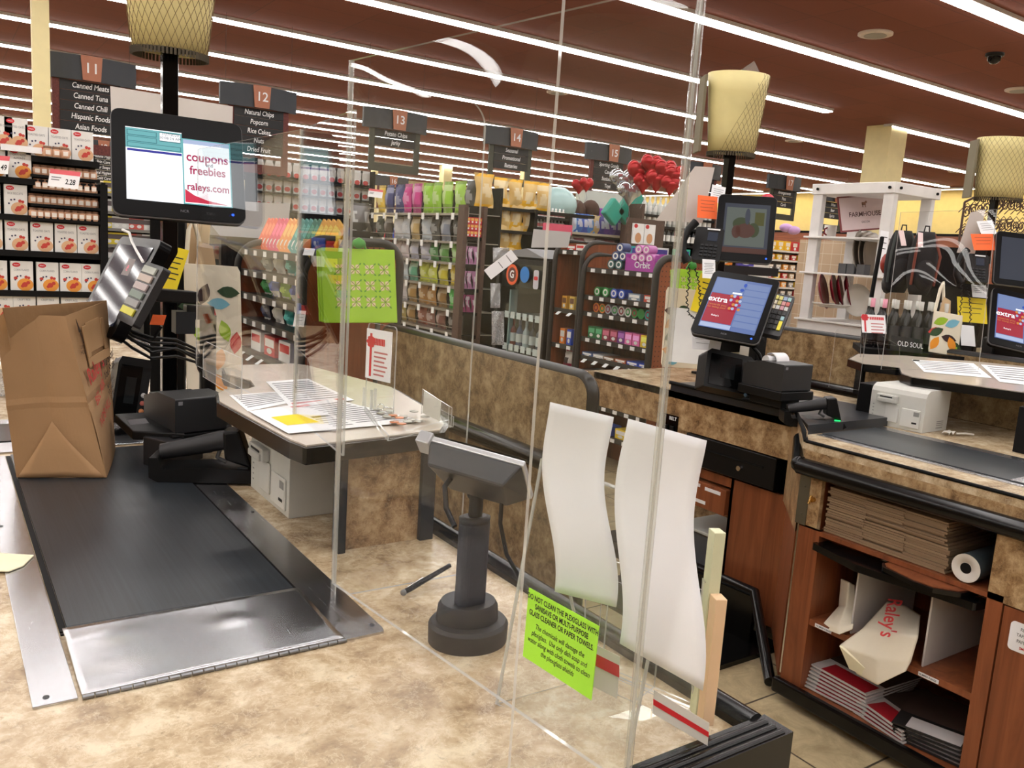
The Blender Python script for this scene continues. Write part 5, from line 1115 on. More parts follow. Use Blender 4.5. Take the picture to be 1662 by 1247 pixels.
# floral canvas bag
LC=[(150,185,40),(235,150,40),(45,70,40),(55,30,30),(200,60,60),(120,180,200)]
def floral(px,d,lab,dl=40,seed=1,top=True,n_=11):
    M_,w,h_=rectpx(px,d,6,dl); o=TM('reusable_bag',lab,'shopping bag',M_); random.seed(seed)
    for k_ in range(4): put(MB().bx(-w/2+.004*k_,w/2+.006*k_,.01*k_,.01*k_+.008,-h_/2+.006*k_,h_/2-.004*k_),'bag_layer',CANV,o,bevel=.003)
    pts=[]
    for i in range(n_):
        for t_ in range(30):
            x=random.uniform(-.42,.42)*w; z_=random.uniform(-.46,.30)*h_
            if all((x-a)**2+(z_-b)**2>(.055)**2 for a,b in pts): break
        pts.append((x,z_))
    mb=MB(); L=.042
    for i,(x,z_) in enumerate(pts):
        q=Matrix.Translation((x,-.0008-.0002*i,z_))@Matrix.Rotation(random.uniform(0,3.1),4,'Y')
        mb.add([q@Vector((L*math.cos(R(a))*abs(math.cos(R(a)))**.0,0,L*.5*math.sin(R(a))*(1-abs(math.cos(R(a)))**3))) for a in range(0,360,24)],[tuple(range(15))],i%6)
    put(mb,'leaf_print',[C('leafp%d'%i,*c,rough=.8) for i,c in enumerate(LC)],o)
    if top:
        put(MB().prism([(-w*.28,h_/2),(w*.1,h_/2),(w*.05,h_/2+.07),(-w*.2,h_/2+.085)],.012,.02,'y'),'paper_insert',C('tan_paper',196,166,128,rough=.85),o)
        put(MB().tube([(-w*.45,.01,h_/2),(-w*.4,.0,h_/2+.12),(-w*.3,.01,h_/2+.16),(-w*.2,.02,h_/2+.1),(-w*.12,.02,h_/2)],.008,6),'bag_handle',CANV,o)
    return o
floral([(302,428),(386,432),(392,640),(300,640)],3.05,'cream bag with coloured leaf print hanging behind the near till',50,3)
floral([(1098,470),(1175,476),(1150,600),(1062,592)],4.35,'cream leaf print bag hanging at the second till, behind the white sheet',40,5,False,14)
floral([(1521,505),(1561,512),(1556,580),(1503,570)],4.42,'leaf print bag standing beside the small bottles at right',0,8,True,9)
lime_bag([(1100,437),(1150,440),(1146,500),(1094,495)],4.5,'lime green bag top showing behind the second till phone cord',30)
pegpanel(((1062,418),(1170,424)),4.9,'pegboard rack end with black rounded edge behind the second till')
# tall kraft bags next to the pole
for i,px in enumerate(([(300,362),(322,362),(334,450),(302,450)],[(318,360),(334,364),(346,448),(330,450)])):
    M_,w,h_=rectpx(px,3.15,0,0); o=TM('kraft_sleeve','tall folded tan paper sleeve hanging under the coupon monitor, '+('left','right')[i]+' one','paper bag',M_); put(MB().grid(lambda u,v:((u-.5)*w*(1.2-.4*v),.006*math.sin(5*v+2*u),(v-.5)*h_),6,10),'sleeve',C('tan_paper',196,166,128,rough=.85),o,solid=.006)
# black till column cover
p0=at(243,420,'d',3.0); p1=at(300,424,'d',3.05); solo(MB().bx(0,(p1-p0).length,0,.06,.906,1.62),'till_column','%s'and MBLK,'wide black cabinet column under the coupon monitor, carrying the yellow notice','column',(p0.x,p0.y,0),-20,bevel=.004)
# rack 2
X2=3.98
z2=zz(1000,(439,486,514,558,590,622,668,715),X2); print('rack2 z',z2)
r2=rack('second candy rack full of gum and mints beyond the low divider wall',X2,4.92,4.12,z2[0]+.10,z2,tags=6,slant=(4,5))
rn='second candy rack'; random.seed(5)
fill(r2,rn,1,z2[1],.05,.42,[(roll(.035,.08,c,WHI),n_,'mint tub',.07) for c,n_ in((GRE,'green'),(GRE,'green'),(BLU,'blue'),(BLU,'blue'))],nm='mint_tub')
fill(r2,rn,1,z2[1],.43,.75,[(carton(.12,.10,.05,c,WHI),n_,'gum carton',.12) for c,n_ in(((120,140,160),'grey blue'),((200,70,50),'red'))],nm='gum_carton')
fill(r2,rn,2,z2[2],.05,.75,[(roll(.036,.05,c,GRE if i%2 else (150,30,50)),n_,'round tin',.06) for i,(c,n_) in enumerate(((ORA,'orange'),(ORA,'orange'),(SLV,'silver'),(SLV,'silver'),(WHI,'white'),(WHI,'white'),(GRE,'green'),(GRE,'green'),(TEA,'teal'),(BLU,'blue')))],nm='mint_tin')
fill(r2,rn,3,z2[3],.03,.77,[(carton(.075,.08,.085,c,tuple(min(255,v+70) for v in c)),n_,'gum bottle',.085) for c,n_ in(((20,110,60),'dark green'),((20,110,60),'dark green'),((140,40,70),'wine red'),((140,40,70),'wine red'),(PUR,'purple'),(PNK,'pink'),(PNK,'pink'),(YLW,'yellow'),(PUR,'purple'))],nm='gum_bottle')
fill(r2,rn,4,z2[4],.03,.77,[(carton(.12,.16,.03,c,WHI),n_,'candy bar tray',.13) for c,n_ in(((60,90,140),'blue'),(SLV,'silver'),(BRN,'brown'),((170,90,60),'rust'),(BLU,'blue'),(BLU,'bright blue'))],nm='bar_tray')
fill(r2,rn,5,z2[5],.03,.77,[(carton(.12,.16,.04,c,(230,200,180)),n_,'candy bar box',.13) for c,n_ in(((70,60,60),'dark'),((200,90,50),'orange'),((60,60,55),'charcoal'),((150,120,80),'tan'),((90,70,40),'brown'))],nm='bar_box')
fill(r2,rn,6,z2[6],.25,.75,[(pouch(.12,.09,c,WHI,c,i),n_,'small candy bag',.12) for i,(c,n_) in enumerate((((170,40,70),'crimson'),((170,40,70),'crimson'),((200,60,90),'rose')))])
fill(r2,rn,7,z2[7],.25,.75,[(carton(.12,.1,.07,c,WHI),n_,'battery card',.12) for c,n_ in((BLU,'blue'),(YLW,'yellow'),(YLW,'yellow'))],nm='battery_card')
# tall purple gum display on top
g=T('gum_display','purple cardboard gum display heaped with pink rolls on the second candy rack','display box',(X2+.14,4.42,z2[0]+.002),-80)
put(MB().prism([(-.13,0),(.13,0),(.13,.09),(.0,.06),(-.13,.10)],-.06,-.055,'y').bx(-.13,-.125,-.06,.08,0,.12).bx(.125,.13,-.06,.08,0,.12).bx(-.13,.13,.075,.08,0,.13).bx(-.13,.13,-.06,.08,0,.004),'display_tray',C('orbit_purple',170,60,160),g)
txt(g,'Orbit',.06,(.02,-.062,.045),PAP,bold=.02)
MT0=Matrix.Translation(g.location)@Matrix.Rotation(R(-80),4,'Z')
k_=0
for r_ in range(3):
    for c_ in range(4-r_):
        item(roll(.032,.09,(205,120,190),WHI),'gum_roll','pink wrapped gum roll heaped in the purple display, number %s counted from lower left'%ORD[k_],'gum',MT0@Matrix.Translation((-.10+.066*c_+.033*r_,.0,.006+.058*r_)),'pink rolls in the purple display'); k_+=1
for i,(dx,dz,c,n_) in enumerate(((-.20,0,(40,90,90),'dark teal'),(-.27,0,(40,90,90),'dark teal'),(-.235,.06,(50,70,120),'navy'),(-.17,.06,(50,70,120),'navy'),(-.2,.12,(50,70,120),'navy'),(.18,0,(40,120,110),'green'),(.25,0,(60,170,150),'mint green'))):
    item(roll(.034,.09,c,WHI),'gum_roll','%s striped gum roll %s the purple gum display, %s'%(n_,'left of' if dx<0 else 'right of',('front low','far low','middle high','inner high','topmost','near','outer')[i]),'gum',MT0@Matrix.Translation((dx,0,dz+.004)),'striped rolls beside the purple display')
for i,(c,n_) in enumerate(((TEA,'mint green'),(WHI,'white'),((60,180,150),'green'),(WHI,'white'),(ORA,'orange'),((90,80,170),'violet'))):
    item(carton(.12,.05,.09,c,(70,60,150)),'tissue_pack','%s packet on the black ledge behind the acrylic post, %s from left'%(n_,ORD[i]),'packet',Matrix.Translation((4.3+.13*i,4.7-.09*i,z2[0]+.09))@Matrix.Rotation(R(-30),4,'Z'),'packets on the rack top')
solo(MB().bx(0,.95,-.12,.12,z2[0]+.03,z2[0]+.088),'rack_shelf_top',EDG,'black top shelf behind the acrylic post carrying mint packets','shelf',(4.2,4.55,0),-35)
# mini rack
zm=zz(912,(401+5,510-8,560,600),X2); print('mini',zm)
rm_=rack('narrow wooden rack between drinks cooler and second candy rack',X2,5.28,4.95,zm[0]+.07,zm,tags=2,slant=(1,3))
fill(rm_,'narrow rack',0,zm[0],.05,.28,[(carton(.1,.08,.04,REDc,WHI),'red','gift box',.1),(carton(.1,.08,.05,WHI,REDc),'white','gift box',.1)],cat='gift box',nm='gift_box')
fill(rm_,'narrow rack',1,zm[1],.03,.3,[(carton(.06,.07,.10,c,BRN),n_,'small carton',.07) for c,n_ in(((225,170,60),'amber'),((225,190,90),'pale amber'),((150,165,120),'sage'))],nm='small_carton')
fill(rm_,'narrow rack',2,zm[2],.03,.3,[(carton(.06,.07,.12,c,WHI),n_,'snack pack',.07) for c,n_ in((ORA,'orange'),(BLU,'blue'),((60,140,210),'sky blue'))],nm='snack_pack')
item(pouch(.17,.15,(215,210,205),(60,50,50),(150,30,70),3),'snack_bag','white and maroon snack bag on the bottom of the narrow rack','snack bag',Matrix.Translation((X2+.1,5.12,zm[3]))@Matrix.Rotation(R(-90),4,'Z'))
# ================= coolers =================
def cooler(x,yf,yn,zt,lab,detail=True):
    o=T('drinks_cooler',lab,'cooler',(x,yf,0),-90); w=yf-yn; d=.6
    put(MB().bx(0,.02,0,d,0.05,zt).bx(w-.02,w,0,d,.05,zt).bx(0,w,d-.02,d,.05,zt).bx(0,w,0,d,.05,.16).bx(.0,w,.0,d,zt-.02,zt),'cabinet',MBLK,o)
    put(MB().bx(0.02,w-.02,.0,.03,zt-.25,zt-.02),'header_panel',BLK,o)
    df=put(MB().bx(.0,.045,-.03,0,.16,zt-.02).bx(w-.045,w,-.03,0,.16,zt-.02).bx(.045,w-.045,-.03,0,zt-.06,zt-.02).bx(.045,w-.045,-.03,0,.16,.22),'door_frame',BLK,o)
    put(MB().bx(.045,w-.045,-.018,-.014,.22,zt-.06),'glass_door',GLS,o)
    put(MB().bx(.10,.12,.05,.12,.2,zt-.28).bx(w-.12,w-.10,.05,.12,.2,zt-.28),'inner_rail',C('cooler_inner',170,190,190),o)
    put(MB().bx(.02,w-.02,d-.03,d-.022,.16,zt-.25),'inner_back',C('cooler_back',70,84,88),o)
    if detail:
        for zs in(.45,.75,1.02): 
            s_=put(MB().bx(.05,w-.05,.03,d-.05,zs-.01,zs),'wire_shelf',C('wire_grey',150,155,155),o)
            for i in range(6): put(MB().bx(.09+i*(w-.2)/6,.15+i*(w-.2)/6,.018,.022,zs-.035,zs+.02),'price_tag',TAGM,s_)
        put(MB().disc((.24,-.034,zt-.15),.085,.085,n=24),'orange_logo',C('logo_orange',225,90,40),o); put(MB().disc((.24,-.0345,zt-.15),.06,.06,n=24),'logo_ring',C('logo_dark',90,30,20),o); txt(o,'G',.085,(.24,-.0355,zt-.15),PAP,bold=.03)
        put(MB().disc((.42,-.034,zt-.14),.065,.065,n=24),'blue_logo',C('logo_blue',30,120,200),o); put(MB().prism(rrect(.07,.15,.02,cx=.58,cy=zt-.17),-.034,-.033,'y'),'can_picture',C('can_silver',190,190,200),o)
        put(MB().prism(rrect(.05,.03,.01,cx=.58,cy=zt-.16),-.036,-.035,'y'),'can_band',RED,o)
    put(MB().prism([(-.02,zt),(w*.9,zt+.0),(w*.55,zt+.07),(w*.1,zt+.03)],-.02,d+.05,'y'),'slanted_lid',C('lid_grey',120,120,124,rough=.6),o)
    return o
ck=cooler(X2-.0,6.05,5.32,1.50,'black drinks cooler with glass door and round logos')
MK=Matrix.Translation(ck.location)@Matrix.Rotation(R(-90),4,'Z')
for j,zs in enumerate((.17,.451,.751)):
    for i in range(6):
        c,n_=[((60,70,90),'dark'),((190,200,205),'clear'),((140,60,50),'cola red'),((60,80,120),'blue'),((190,200,205),'pale'),((50,50,55),'black')][(i+j)%6]
        item(bottle(.22,.03,c,WHI,c),'drink_bottle','%s drink bottle in the cooler, %s from left on the %s shelf up'%(n_,ORD[i],ORD[j]),'bottle',MK@Matrix.Translation((.12+i*.095,.1,zs+.001)),'drink bottles in the cooler')
board([(866,372),(927,377),(922,402),(862,402)],6.0,6.0,'plain white card standing on the drinks cooler lid',GRY)
note([(826,400),(838,418),(800,456),(789,444)],5.55,'white paper sign hanging slanted from the cooler corner',PAP,2,lm=GINK,tilt=0,dl=0)
g=T('hanging_bags','clear plastic bags hanging beside the drinks cooler','plastic bags',at(805,480,'d',5.9)); 
for i,(a,b,c_,d_) in enumerate(((800,402,826,425),(796,460,812,500),(798,505,818,560),(795,568,820,612))): put(MB().grid(lambda u,v:tuple(at(a+(c_-a)*u,b+(d_-b)*v,'d',5.95+.03*math.sin(7*u+5*v))),6,8),'plastic_film',PLB,g,world=True,solid=.002)
cooler(1.40,5.65,5.0,1.52,'black cooler top seen right of the coupon monitor',False)
board([(391,327),(471,331),(468,372),(388,366)],4.9,5.0,'white card standing on the cooler right of the coupon monitor',GRY)
# ================= chips rack =================
XC=4.0
zc=zz(700,(346,390,423,460,497,532),XC); print('chips z',zc)
cr=T('snack_rack','tall wire snack rack stocked with many coloured chip bags','display rack',(XC,8.75,0),-90); wC=8.75-6.62; zT=zc[0]+.02
SILV=C('rack_silver',165,160,150,rough=.35,metal=.7)
put(MB().bx(0,wC,.32,.34,.35,zc[0]+.25),'back_panel',MBLK,cr); put(MB().bx(0,wC,.0,.36,0,zc[5]-.10),'base',MBLK,cr)
for xs in(0,wC): put(MB().cyl((xs,-.03,zc[5]-.12),(xs,-.03,zc[0]+.05),.016),'frame_post',SILV,cr)
for j,z in enumerate(zc):
    s_=put(MB().bx(0,wC,-.02,.32,z-.008,z).bx(0,wC,-.03,-.024,z-.02,z+.0).bx(0,wC,-.03,-.024,z+.045,z+.052),'wire_shelf',SILV,cr)
    for i in range(7): put(MB().bx(.12+i*.29,.17+i*.29,-.04,-.034,z-.06,z),'price_tag',TAGM,s_)
CH=[[((215,180,60),'golden'),((40,50,110),'navy blue'),((40,50,110),'navy blue'),((190,40,130),'magenta'),((190,40,130),'magenta'),((140,190,50),'lime green'),((140,190,50),'lime green'),((150,200,60),'bright green'),((160,205,80),'pale green'),((50,50,45),'black')],
[((50,60,50),'dark'),((60,50,45),'dark brown'),((200,200,205),'white'),((190,195,205),'silver'),((200,170,110),'tan'),((190,200,210),'silver blue'),((60,60,60),'charcoal'),((130,140,160),'grey blue'),((60,60,60),'charcoal'),((70,80,60),'olive')],
[((200,90,60),'rust'),((200,90,60),'rust'),((215,200,205),'white purple'),((215,200,205),'white purple'),((190,190,210),'white blue'),((190,190,210),'white blue'),((50,130,60),'green'),((90,160,70),'mid green'),((150,205,110),'light green'),((70,80,150),'blue')],
[((190,60,60),'red'),((90,120,180),'blue'),((90,120,180),'blue'),((190,200,210),'silver'),((90,170,140),'sea green'),((190,200,50),'yellow green'),((190,200,50),'yellow green'),((210,200,40),'yellow'),((215,190,50),'yellow'),((220,150,50),'orange')],
[((190,190,195),'white'),((190,190,195),'white'),((200,195,200),'white'),((200,195,200),'pearl white'),((170,130,60),'brown gold'),((170,120,50),'brown gold'),((170,120,50),'bronze'),((150,110,50),'bronze'),((60,190,70),'bright green'),((220,100,60),'orange')],
[((170,175,185),'silver'),((150,160,180),'silver blue'),((150,130,60),'olive gold'),((150,130,60),'olive gold'),((160,120,60),'brown'),((150,80,60),'rust brown'),((130,80,70),'maroon'),((130,80,70),'maroon'),((60,50,45),'dark'),((190,150,50),'gold')]]
MCr=Matrix.Translation(cr.location)@Matrix.Rotation(R(-90),4,'Z'); random.seed(21)
for j,row_ in enumerate(CH):
    hh=(.30 if j==0 else min(.26,(zc[j-1]-zc[j])*.88))
    for i,(c,n_) in enumerate(row_):
        me=pouch(.19,round(hh,3),c,tuple(min(255,int(v*.5+110)) for v in c),tuple(int(v*.8) for v in c),i%3)
        item(me,'chip_bag','%s chip bag, %s in the %s row of the snack rack'%(n_,ORD[i],ORD[j]),'chip bag',MCr@Matrix.Translation((.12+i*.208,.08+random.uniform(-.02,.02),z_:=zc[j]+.001))@Matrix.Rotation(random.uniform(-.2,.2),4,'Z')@Matrix.Rotation(random.uniform(-.05,.05),4,'Y'),'chip bags on the snack rack')
# ================= generic endcaps facing -Y =================
MOT=laminate('mottled_brown',[(.3,srgb(46,30,26)),(.5,srgb(78,54,44)),(.7,srgb(100,74,60)),(.85,srgb(58,38,32))],6,.6,.3)
def endcap(lab,pl,pr,yd,ytop,zs_px,frame_m=MBLK,dep=.45,nm='shelf_unit',posts=MBLK,pxc=None):
    a=at(pl,ytop,'y',yd); b=at(pr,ytop,'y',yd); w=b.x-a.x; o=T(nm,lab,'shelf unit',(a.x,yd,0)); zt=(a.z+b.z)/2
    pxc=pxc or (pl+pr)/2; zs=[at(pxc,y,'y',yd).z for y in zs_px]
    put(MB().bx(0,w,dep-.02,dep,0,zt),'back_panel',frame_m,o); put(MB().bx(-.04,0,-.01,dep,0,zt),'side_panel',posts,o); put(MB().bx(w,w+.04,-.01,dep,0,zt),'side_panel',posts,o)
    for z in zs: put(MB().bx(0,w,0,dep-.02,z-.03,z),'shelf',frame_m,o)
    return o,w,zs,a
# red boxes unit
o,w,zs,a=endcap('narrow brown framed unit with red boxes beside the snack rack',760,785,6.55,334,(385,430,470,508,545),MBLK,.10,posts=MOT)
random.seed(2)
for j in range(3):
    for i in range(4): item(carton(w/4.2,.06,.055,(205,30,50),(235,180,90)),'red_box','red carton, %s from left in the %s layer of the narrow unit'%(ORD[i],ORD[j]),'box',Matrix.Translation((a.x+w*(i+.5)/4,6.59,zs[0]+.001+.058*j)),'red cartons beside the snack rack')
for j in(1,2,3):
    for i in range(3):
        c,n_=[((60,45,70),'dark purple'),((190,130,170),'pink'),((190,130,170),'pink'),((170,60,120),'magenta')][j]
        item(pouch(w/3.2,.16,c,(220,200,215),c,i),'candy_bag','%s candy bag, %s from left on level %s of the narrow unit'%(n_,ORD[i],('one','two','three','four')[j]),'candy',Matrix.Translation((a.x+w*(i+.5)/3,6.59,zs[j]+.001)),'candy bags on the narrow unit')
# popcorn
o,w,zs,a=endcap('black shelf unit stacked with yellow popcorn bags',790,868,7.4,336,(337,374,407,445,480),MBLK,.45)
random.seed(4)
pc=((225,190,120),(235,215,170),(240,185,40))
xs0=at(850,300,'y',7.4).x
for j,(n_,x0p,x1p) in enumerate(((4,810,902),(4,797,880),(3,797,860),(3,797,850))):
    z=zs[j]+.001; hpx=at(800,336,'y',7.4).z-at(800,336+31,'y',7.4).z
    for i in range(n_):
        px_=x0p+(x1p-x0p)*(i+.5)/n_; X=at(px_,350,'y',7.4).x
        item(pouch(.20,.30,pc[0],pc[1],pc[2],i+1),'popcorn_bag','yellow topped popcorn bag, %s from left on the %s shelf'%(ORD[i],ORD[j]),'popcorn bag',Matrix.Translation((X,7.52,z)),'popcorn bags on the black shelf unit')
X=at(785,320,'y',6.65).x; item(pouch(.22,.30,pc[0],pc[1],pc[2],2),'popcorn_bag','single popcorn bag standing on the narrow brown unit','popcorn bag',Matrix.Translation((X,6.65,at(770,334,'y',6.5).z+.001)))
solo(MB().bx(-.2,1.0,-.1,.1,-.03,0),'top_shelf',MBLK,'black top ledge under the highest popcorn bags','shelf',(xs0,7.52,zs[0]-.0))
# small white bottles unit (864..925, 345..380)
o,w,zs,a=endcap('dark shelf of small white tubs behind the popcorn bags',872,925,8.3,344,(353,371,400),MBLK,.4)
for j in range(2):
    for i in range(9): item(bottle(.11,.028,(225,222,218),(190,90,90),(235,235,235)),'white_tub','small white tub, %s from left on the %s dark shelf behind the popcorn'%(ORD[i],('upper','lower')[j]),'tub',Matrix.Translation((a.x+w*(i+.5)/9,8.4,zs[j]+.001)),'white tubs behind the popcorn')
solo(MB().bx(-.22,.22,-.004,.004,-.06,.06),'sale_sign',C('sale_pink',215,80,110),'pink sale sign strip on the white tub shelf','sign',at(905,372,'y',8.25))
solo(MB().ball((0,0,0),(.28,.2,.22),14),'foil_balloon',C('balloon_pale',170,200,200,rough=.25),'pale rounded foil balloon resting above the white tubs','balloon',at(904,332,'y',8.6))
# blue/purple bags unit
o,w,zs,a=endcap('pale shelf of blue and purple treat bags left of the bottles',925,1026,8.6,350,(380,412,440),C('shelf_beige',170,160,140),.45,posts=C('shelf_beige',1,1,1))
bc=[((70,150,210),'light blue'),((190,210,225),'white'),((60,110,190),'blue'),((60,90,180),'royal blue'),((80,140,210),'sky blue'),((200,170,120),'tan'),((70,60,150),'violet blue'),((100,60,150),'purple'),((90,60,150),'purple'),((80,60,150),'deep purple'),((70,70,150),'indigo')]
for i,(c,n_) in enumerate(bc): item(pouch(.2,.24,c,(200,200,215),c,i%3),'treat_bag','%s treat bag, %s from left on the pale shelf'%(n_,ORD[i]),'treat bag',Matrix.Translation((a.x+w*(i+.5)/11,8.72,zs[0]+.001)),'treat bags on the pale shelf')
for i in range(6):
    c,n_=[((190,185,185),'white'),((70,55,60),'dark')][i>2]
    item(pouch(.28,.2,c,(120,60,70),c,i%3),'treat_bag','%s treat bag, %s from left on the lower pale shelf'%(n_,ORD[i]),'treat bag',Matrix.Translation((a.x+w*(i+.5)/6,8.72,zs[1]+.001)),'treat bags on the lower pale shelf')
solo(MB().bx(-.42,.42,-.01,.01,-.1,.1),'header_card',C('purple_card',165,80,185,rough=.6),'flat purple header card above the treat bags','card',at(1008,354,'y',8.9))
# brown dog-bed like loaves on top
for i,px_ in enumerate((935,958)): solo(MB().ball((0,0,0),(.13,.13,.15),12),'brown_basket',C('basket_brown',70,42,30,rough=.8),('left','right')[i]+' dark brown rounded basket above the blue treat bags','basket',at(px_,343,'y',8.9))
for i,(px_,py_,c,n_) in enumerate(((1015,343,(20,130,110),'left teal'),(1034,334,(20,140,120),'right teal'),(995,344,(40,150,130),'small teal'))):
    solo(MB().bx(-.13,.13,-.05,.05,-.13,.13,M=Matrix.Rotation(R(38),4,'Y')),'gift_cube',colm(c),n_+' shiny gift cube above the purple card','gift',at(px_,py_,'y',8.5),bevel=.02)
solo(MB().bx(-.5,.5,-.1,.1,-.1,.22),'white_boxes_back',C('pale_boxes',200,205,195),'pale block of boxes behind the teal gift cubes','box',at(985,340,'y',9.4))
# bottles unit
o,w,zs,a=endcap('dark shelf unit filled with rows of white labelled bottles',1046,1162,8.2,338,(353,370,398,432),MBLK,.38,posts=MOT)
for j in range(3):
    n_=14
    for i in range(n_): item(bottle((.17,.17,.24)[j]+(.06 if j<2 else 0),.034,(205,208,205) if j<2 else (30,32,34),(225,225,222),(215,215,210) if j<2 else (225,225,225)),'bottle','white labelled bottle, %s from left on the %s shelf of bottles'%(ORD[i],ORD[j]),'bottle',Matrix.Translation((a.x+w*(i+.5)/n_,8.26,zs[j]+.001)),'rows of bottles on the dark unit')
# cereal frame
g=T('picture_panel','brown framed panel with two cereal boxes printed on it','panel',at(1046,400,'y',7.6)); pa_=at(1028,362,'y',7.6); pb2=at(1062,398,'y',7.6)
put(MB().bx(pa_.x-.06,pb2.x+.16,7.62,7.66,pb2.z-.25,pa_.z+.06),'frame',MOT,g,world=True); 
for i in(0,1): 
    x0_=pa_.x+(pb2.x-pa_.x)*i/2+.005; x1_=x0_+(pb2.x-pa_.x)/2-.01; put(MB().bx(x0_,x1_,7.60,7.62,pb2.z,pa_.z),'box_picture',PAP,g,world=True); put(MB().disc(((x0_+x1_)/2,7.597,pb2.z+.07),.05,.06,n=14),'bowl_picture',C('bowl_tan',205,150,110),g,world=True); put(MB().disc((x0_+.04,7.597,pa_.z-.03),.03,.025,n=12),'red_badge',RED,g,world=True)
# balloons
def heartb(px_,py_,d,s_,m_,lab,cat='balloon'):
    p=at(px_,py_,'d',d); mb=MB().ball((-.32*s_,0,.15*s_),(.42*s_,.25*s_,.42*s_),14).ball((.32*s_,0,.15*s_),(.42*s_,.25*s_,.42*s_),14)
    mb.lathe([(.0,-.75*s_),(.32*s_,-.35*s_),(.60*s_,-.05*s_),(.62*s_,.1*s_),(.3*s_,.3*s_)],n=14,sy=.42); o=T('foil_balloon',lab,cat,p,random.uniform(-40,10)); put(mb,'balloon_skin',m_,o); put(MB().tube([(0,0,-.74*s_),(.02,0,-1.2*s_),(-.01,.0,-1.6*s_)],.002,4),'ribbon',GINK,o)
RB=C('balloon_red',170,20,30,rough=.18,metal=.45); SB=C('balloon_silver',195,200,205,rough=.15,metal=.8)
for i,(a_,b_,s_) in enumerate(((1036,279,.17),(1058,268,.16),(1080,276,.16),(1096,284,.15),(1066,292,.16),(1044,296,.14),(1088,300,.14))): heartb(a_,b_,7.4,s_,RB,'shiny red heart balloon in the cluster, %s counted from the left top'%ORD[i])
for i,(a_,b_,s_) in enumerate(((1011,292,.17),(1022,312,.17))): heartb(a_,b_,7.6,s_,SB,('upper','lower')[i]+' silver foil balloon left of the red cluster')
for i,(a_,b_) in enumerate(((940,302),(952,299))): heartb(a_,b_,9.0,.12,RB,('left','right')[i]+' small red balloon left of sign fifteen')
# ================= cereal display (left) =================
YC=8.4
A_=lambda a,b:at(a,b,'y',YC)
cz=T('shelf_unit','black cereal display at the left with boxes and small glass jars','shelf unit',(A_(-60,300).x,YC,0)); xl=A_(-60,300).x; xr=A_(162,300).x
def CZ_(x,pts): return pts
slopes=.075
def zrow(y0,x=80): return A_(x,y0).z
shz=[zrow(y) for y in (255,293,352,409,473,520)]
put(MB().bx(xl,xr+.02,YC+.4,YC+.43,0,zrow(240)),'back_panel',MBLK,cz,world=True); put(MB().bx(xr+.0,xr+.06,YC-.02,YC+.43,0,zrow(292)),'side_panel',MBLK,cz,world=True)
for j,z in enumerate(shz):
    x0_=A_(52,300).x if j==0 else xl
    put(MB().bx(x0_,xr,YC-.0,YC+.4,z-.05,z),'shelf',MBLK,cz,world=True)
BEIG=C('bowl_oats',214,170,130); CORN=C('bowl_corn',226,150,60); FRU=C('fruit_red',190,60,50); BLUB=C('fruit_blue',60,60,90)
def cereal_proto(kind,w,h_,d=.06):
    o=T('cereal_box','x','cereal box'); put(MB().bx(-w/2,w/2,0,d,0,h_),'carton',C('carton_white',226,224,220,rough=.6),o,bevel=.001)
    put(MB().disc((-w*.24,-.001,h_*.88),w*.18,h_*.075,n=16),'logo_badge',RED,o); txt(o,"Raley's",h_*.055,(-w*.24,-.002,h_*.88),PAP,bold=.01)
    t_={'oats':'TOASTED OATS','corn':'CORN FLAKES','rice':'RICE BISCUITS','alm':'OATS WITH\nALMONDS','crisp':'CRISPY RICE'}[kind]; txt(o,t_,h_*.10,(-w*.02,-.001,h_*.70),GINK,sx=.72)
    bw=MB().disc((w*.14,-.001,h_*.2),w*.36,h_*.22,n=20)
    put(bw,'bowl_print',CORN if kind in('corn','alm') else BEIG,o); f_=MB()
    for (x,z,r_) in((.12,.2,.13),(.27,.27,.09),(.02,.15,.08),(.3,.44,.07),(.18,.46,.08)): f_.disc((x*w,-.0016,z*h_),r_*w,r_*w,n=10)
    if kind=='corn': f_.disc((-.28*w,-.0016,.42*h_),.09*w,.08*w,n=10)
    put(f_,'fruit_print',FRU,o); f_=MB()
    for (x,z) in((-.2,.48),(-.06,.5),(-.3,.36)): f_.disc((x*w,-.0016,z*h_),.045*w,.045*w,n=8)
    put(f_,'berry_print',BLUB,o); return o
cw=A_(47,380).x-A_(8,380).x; chh=zrow(357)-zrow(404)
PR={k_:cereal_proto(k_,cw*.96,chh) for k_ in('oats','corn','rice','alm','crisp')}
def boxrow(kind,j,z,xs,word):
    for i,x in enumerate(xs):
        first(PR[kind],loc=(A_(x,400).x,YC+.03,z+.001),label='%s box, %s from left on the %s shelf of the black cereal display'%(word,ORD[i],ORD[j]),group='cereal boxes on the black display')
boxrow('oats',0,shz[0]+.0,[64,101,137],'toasted oats')
for i,x in enumerate((2,27)): first(PR['oats'],loc=(A_(x,230).x,YC+.03,zrow(246)),label='toasted oats box behind the price rail, %s from left on the top tier'%ORD[i],group='cereal boxes on the black display')
solo(MB().bx(xl,A_(52,250).x,YC,YC+.3,zrow(246)-.02,zrow(246)-.001),'riser_shelf',MBLK,'black riser under the two leftmost top cereal boxes','shelf')
boxrow('alm',1,shz[1],[-6,36],'oats with almonds'); boxrow('rice',2,shz[2],[-16,28],'rice biscuits'); boxrow('oats',3,shz[3],[-14,28,69,108,144],'toasted oats'); boxrow('corn',4,shz[4],[-8,35,77,115,150],'corn flakes'); boxrow('crisp',5,shz[5],[0,38,77,116,150],'crispy rice')
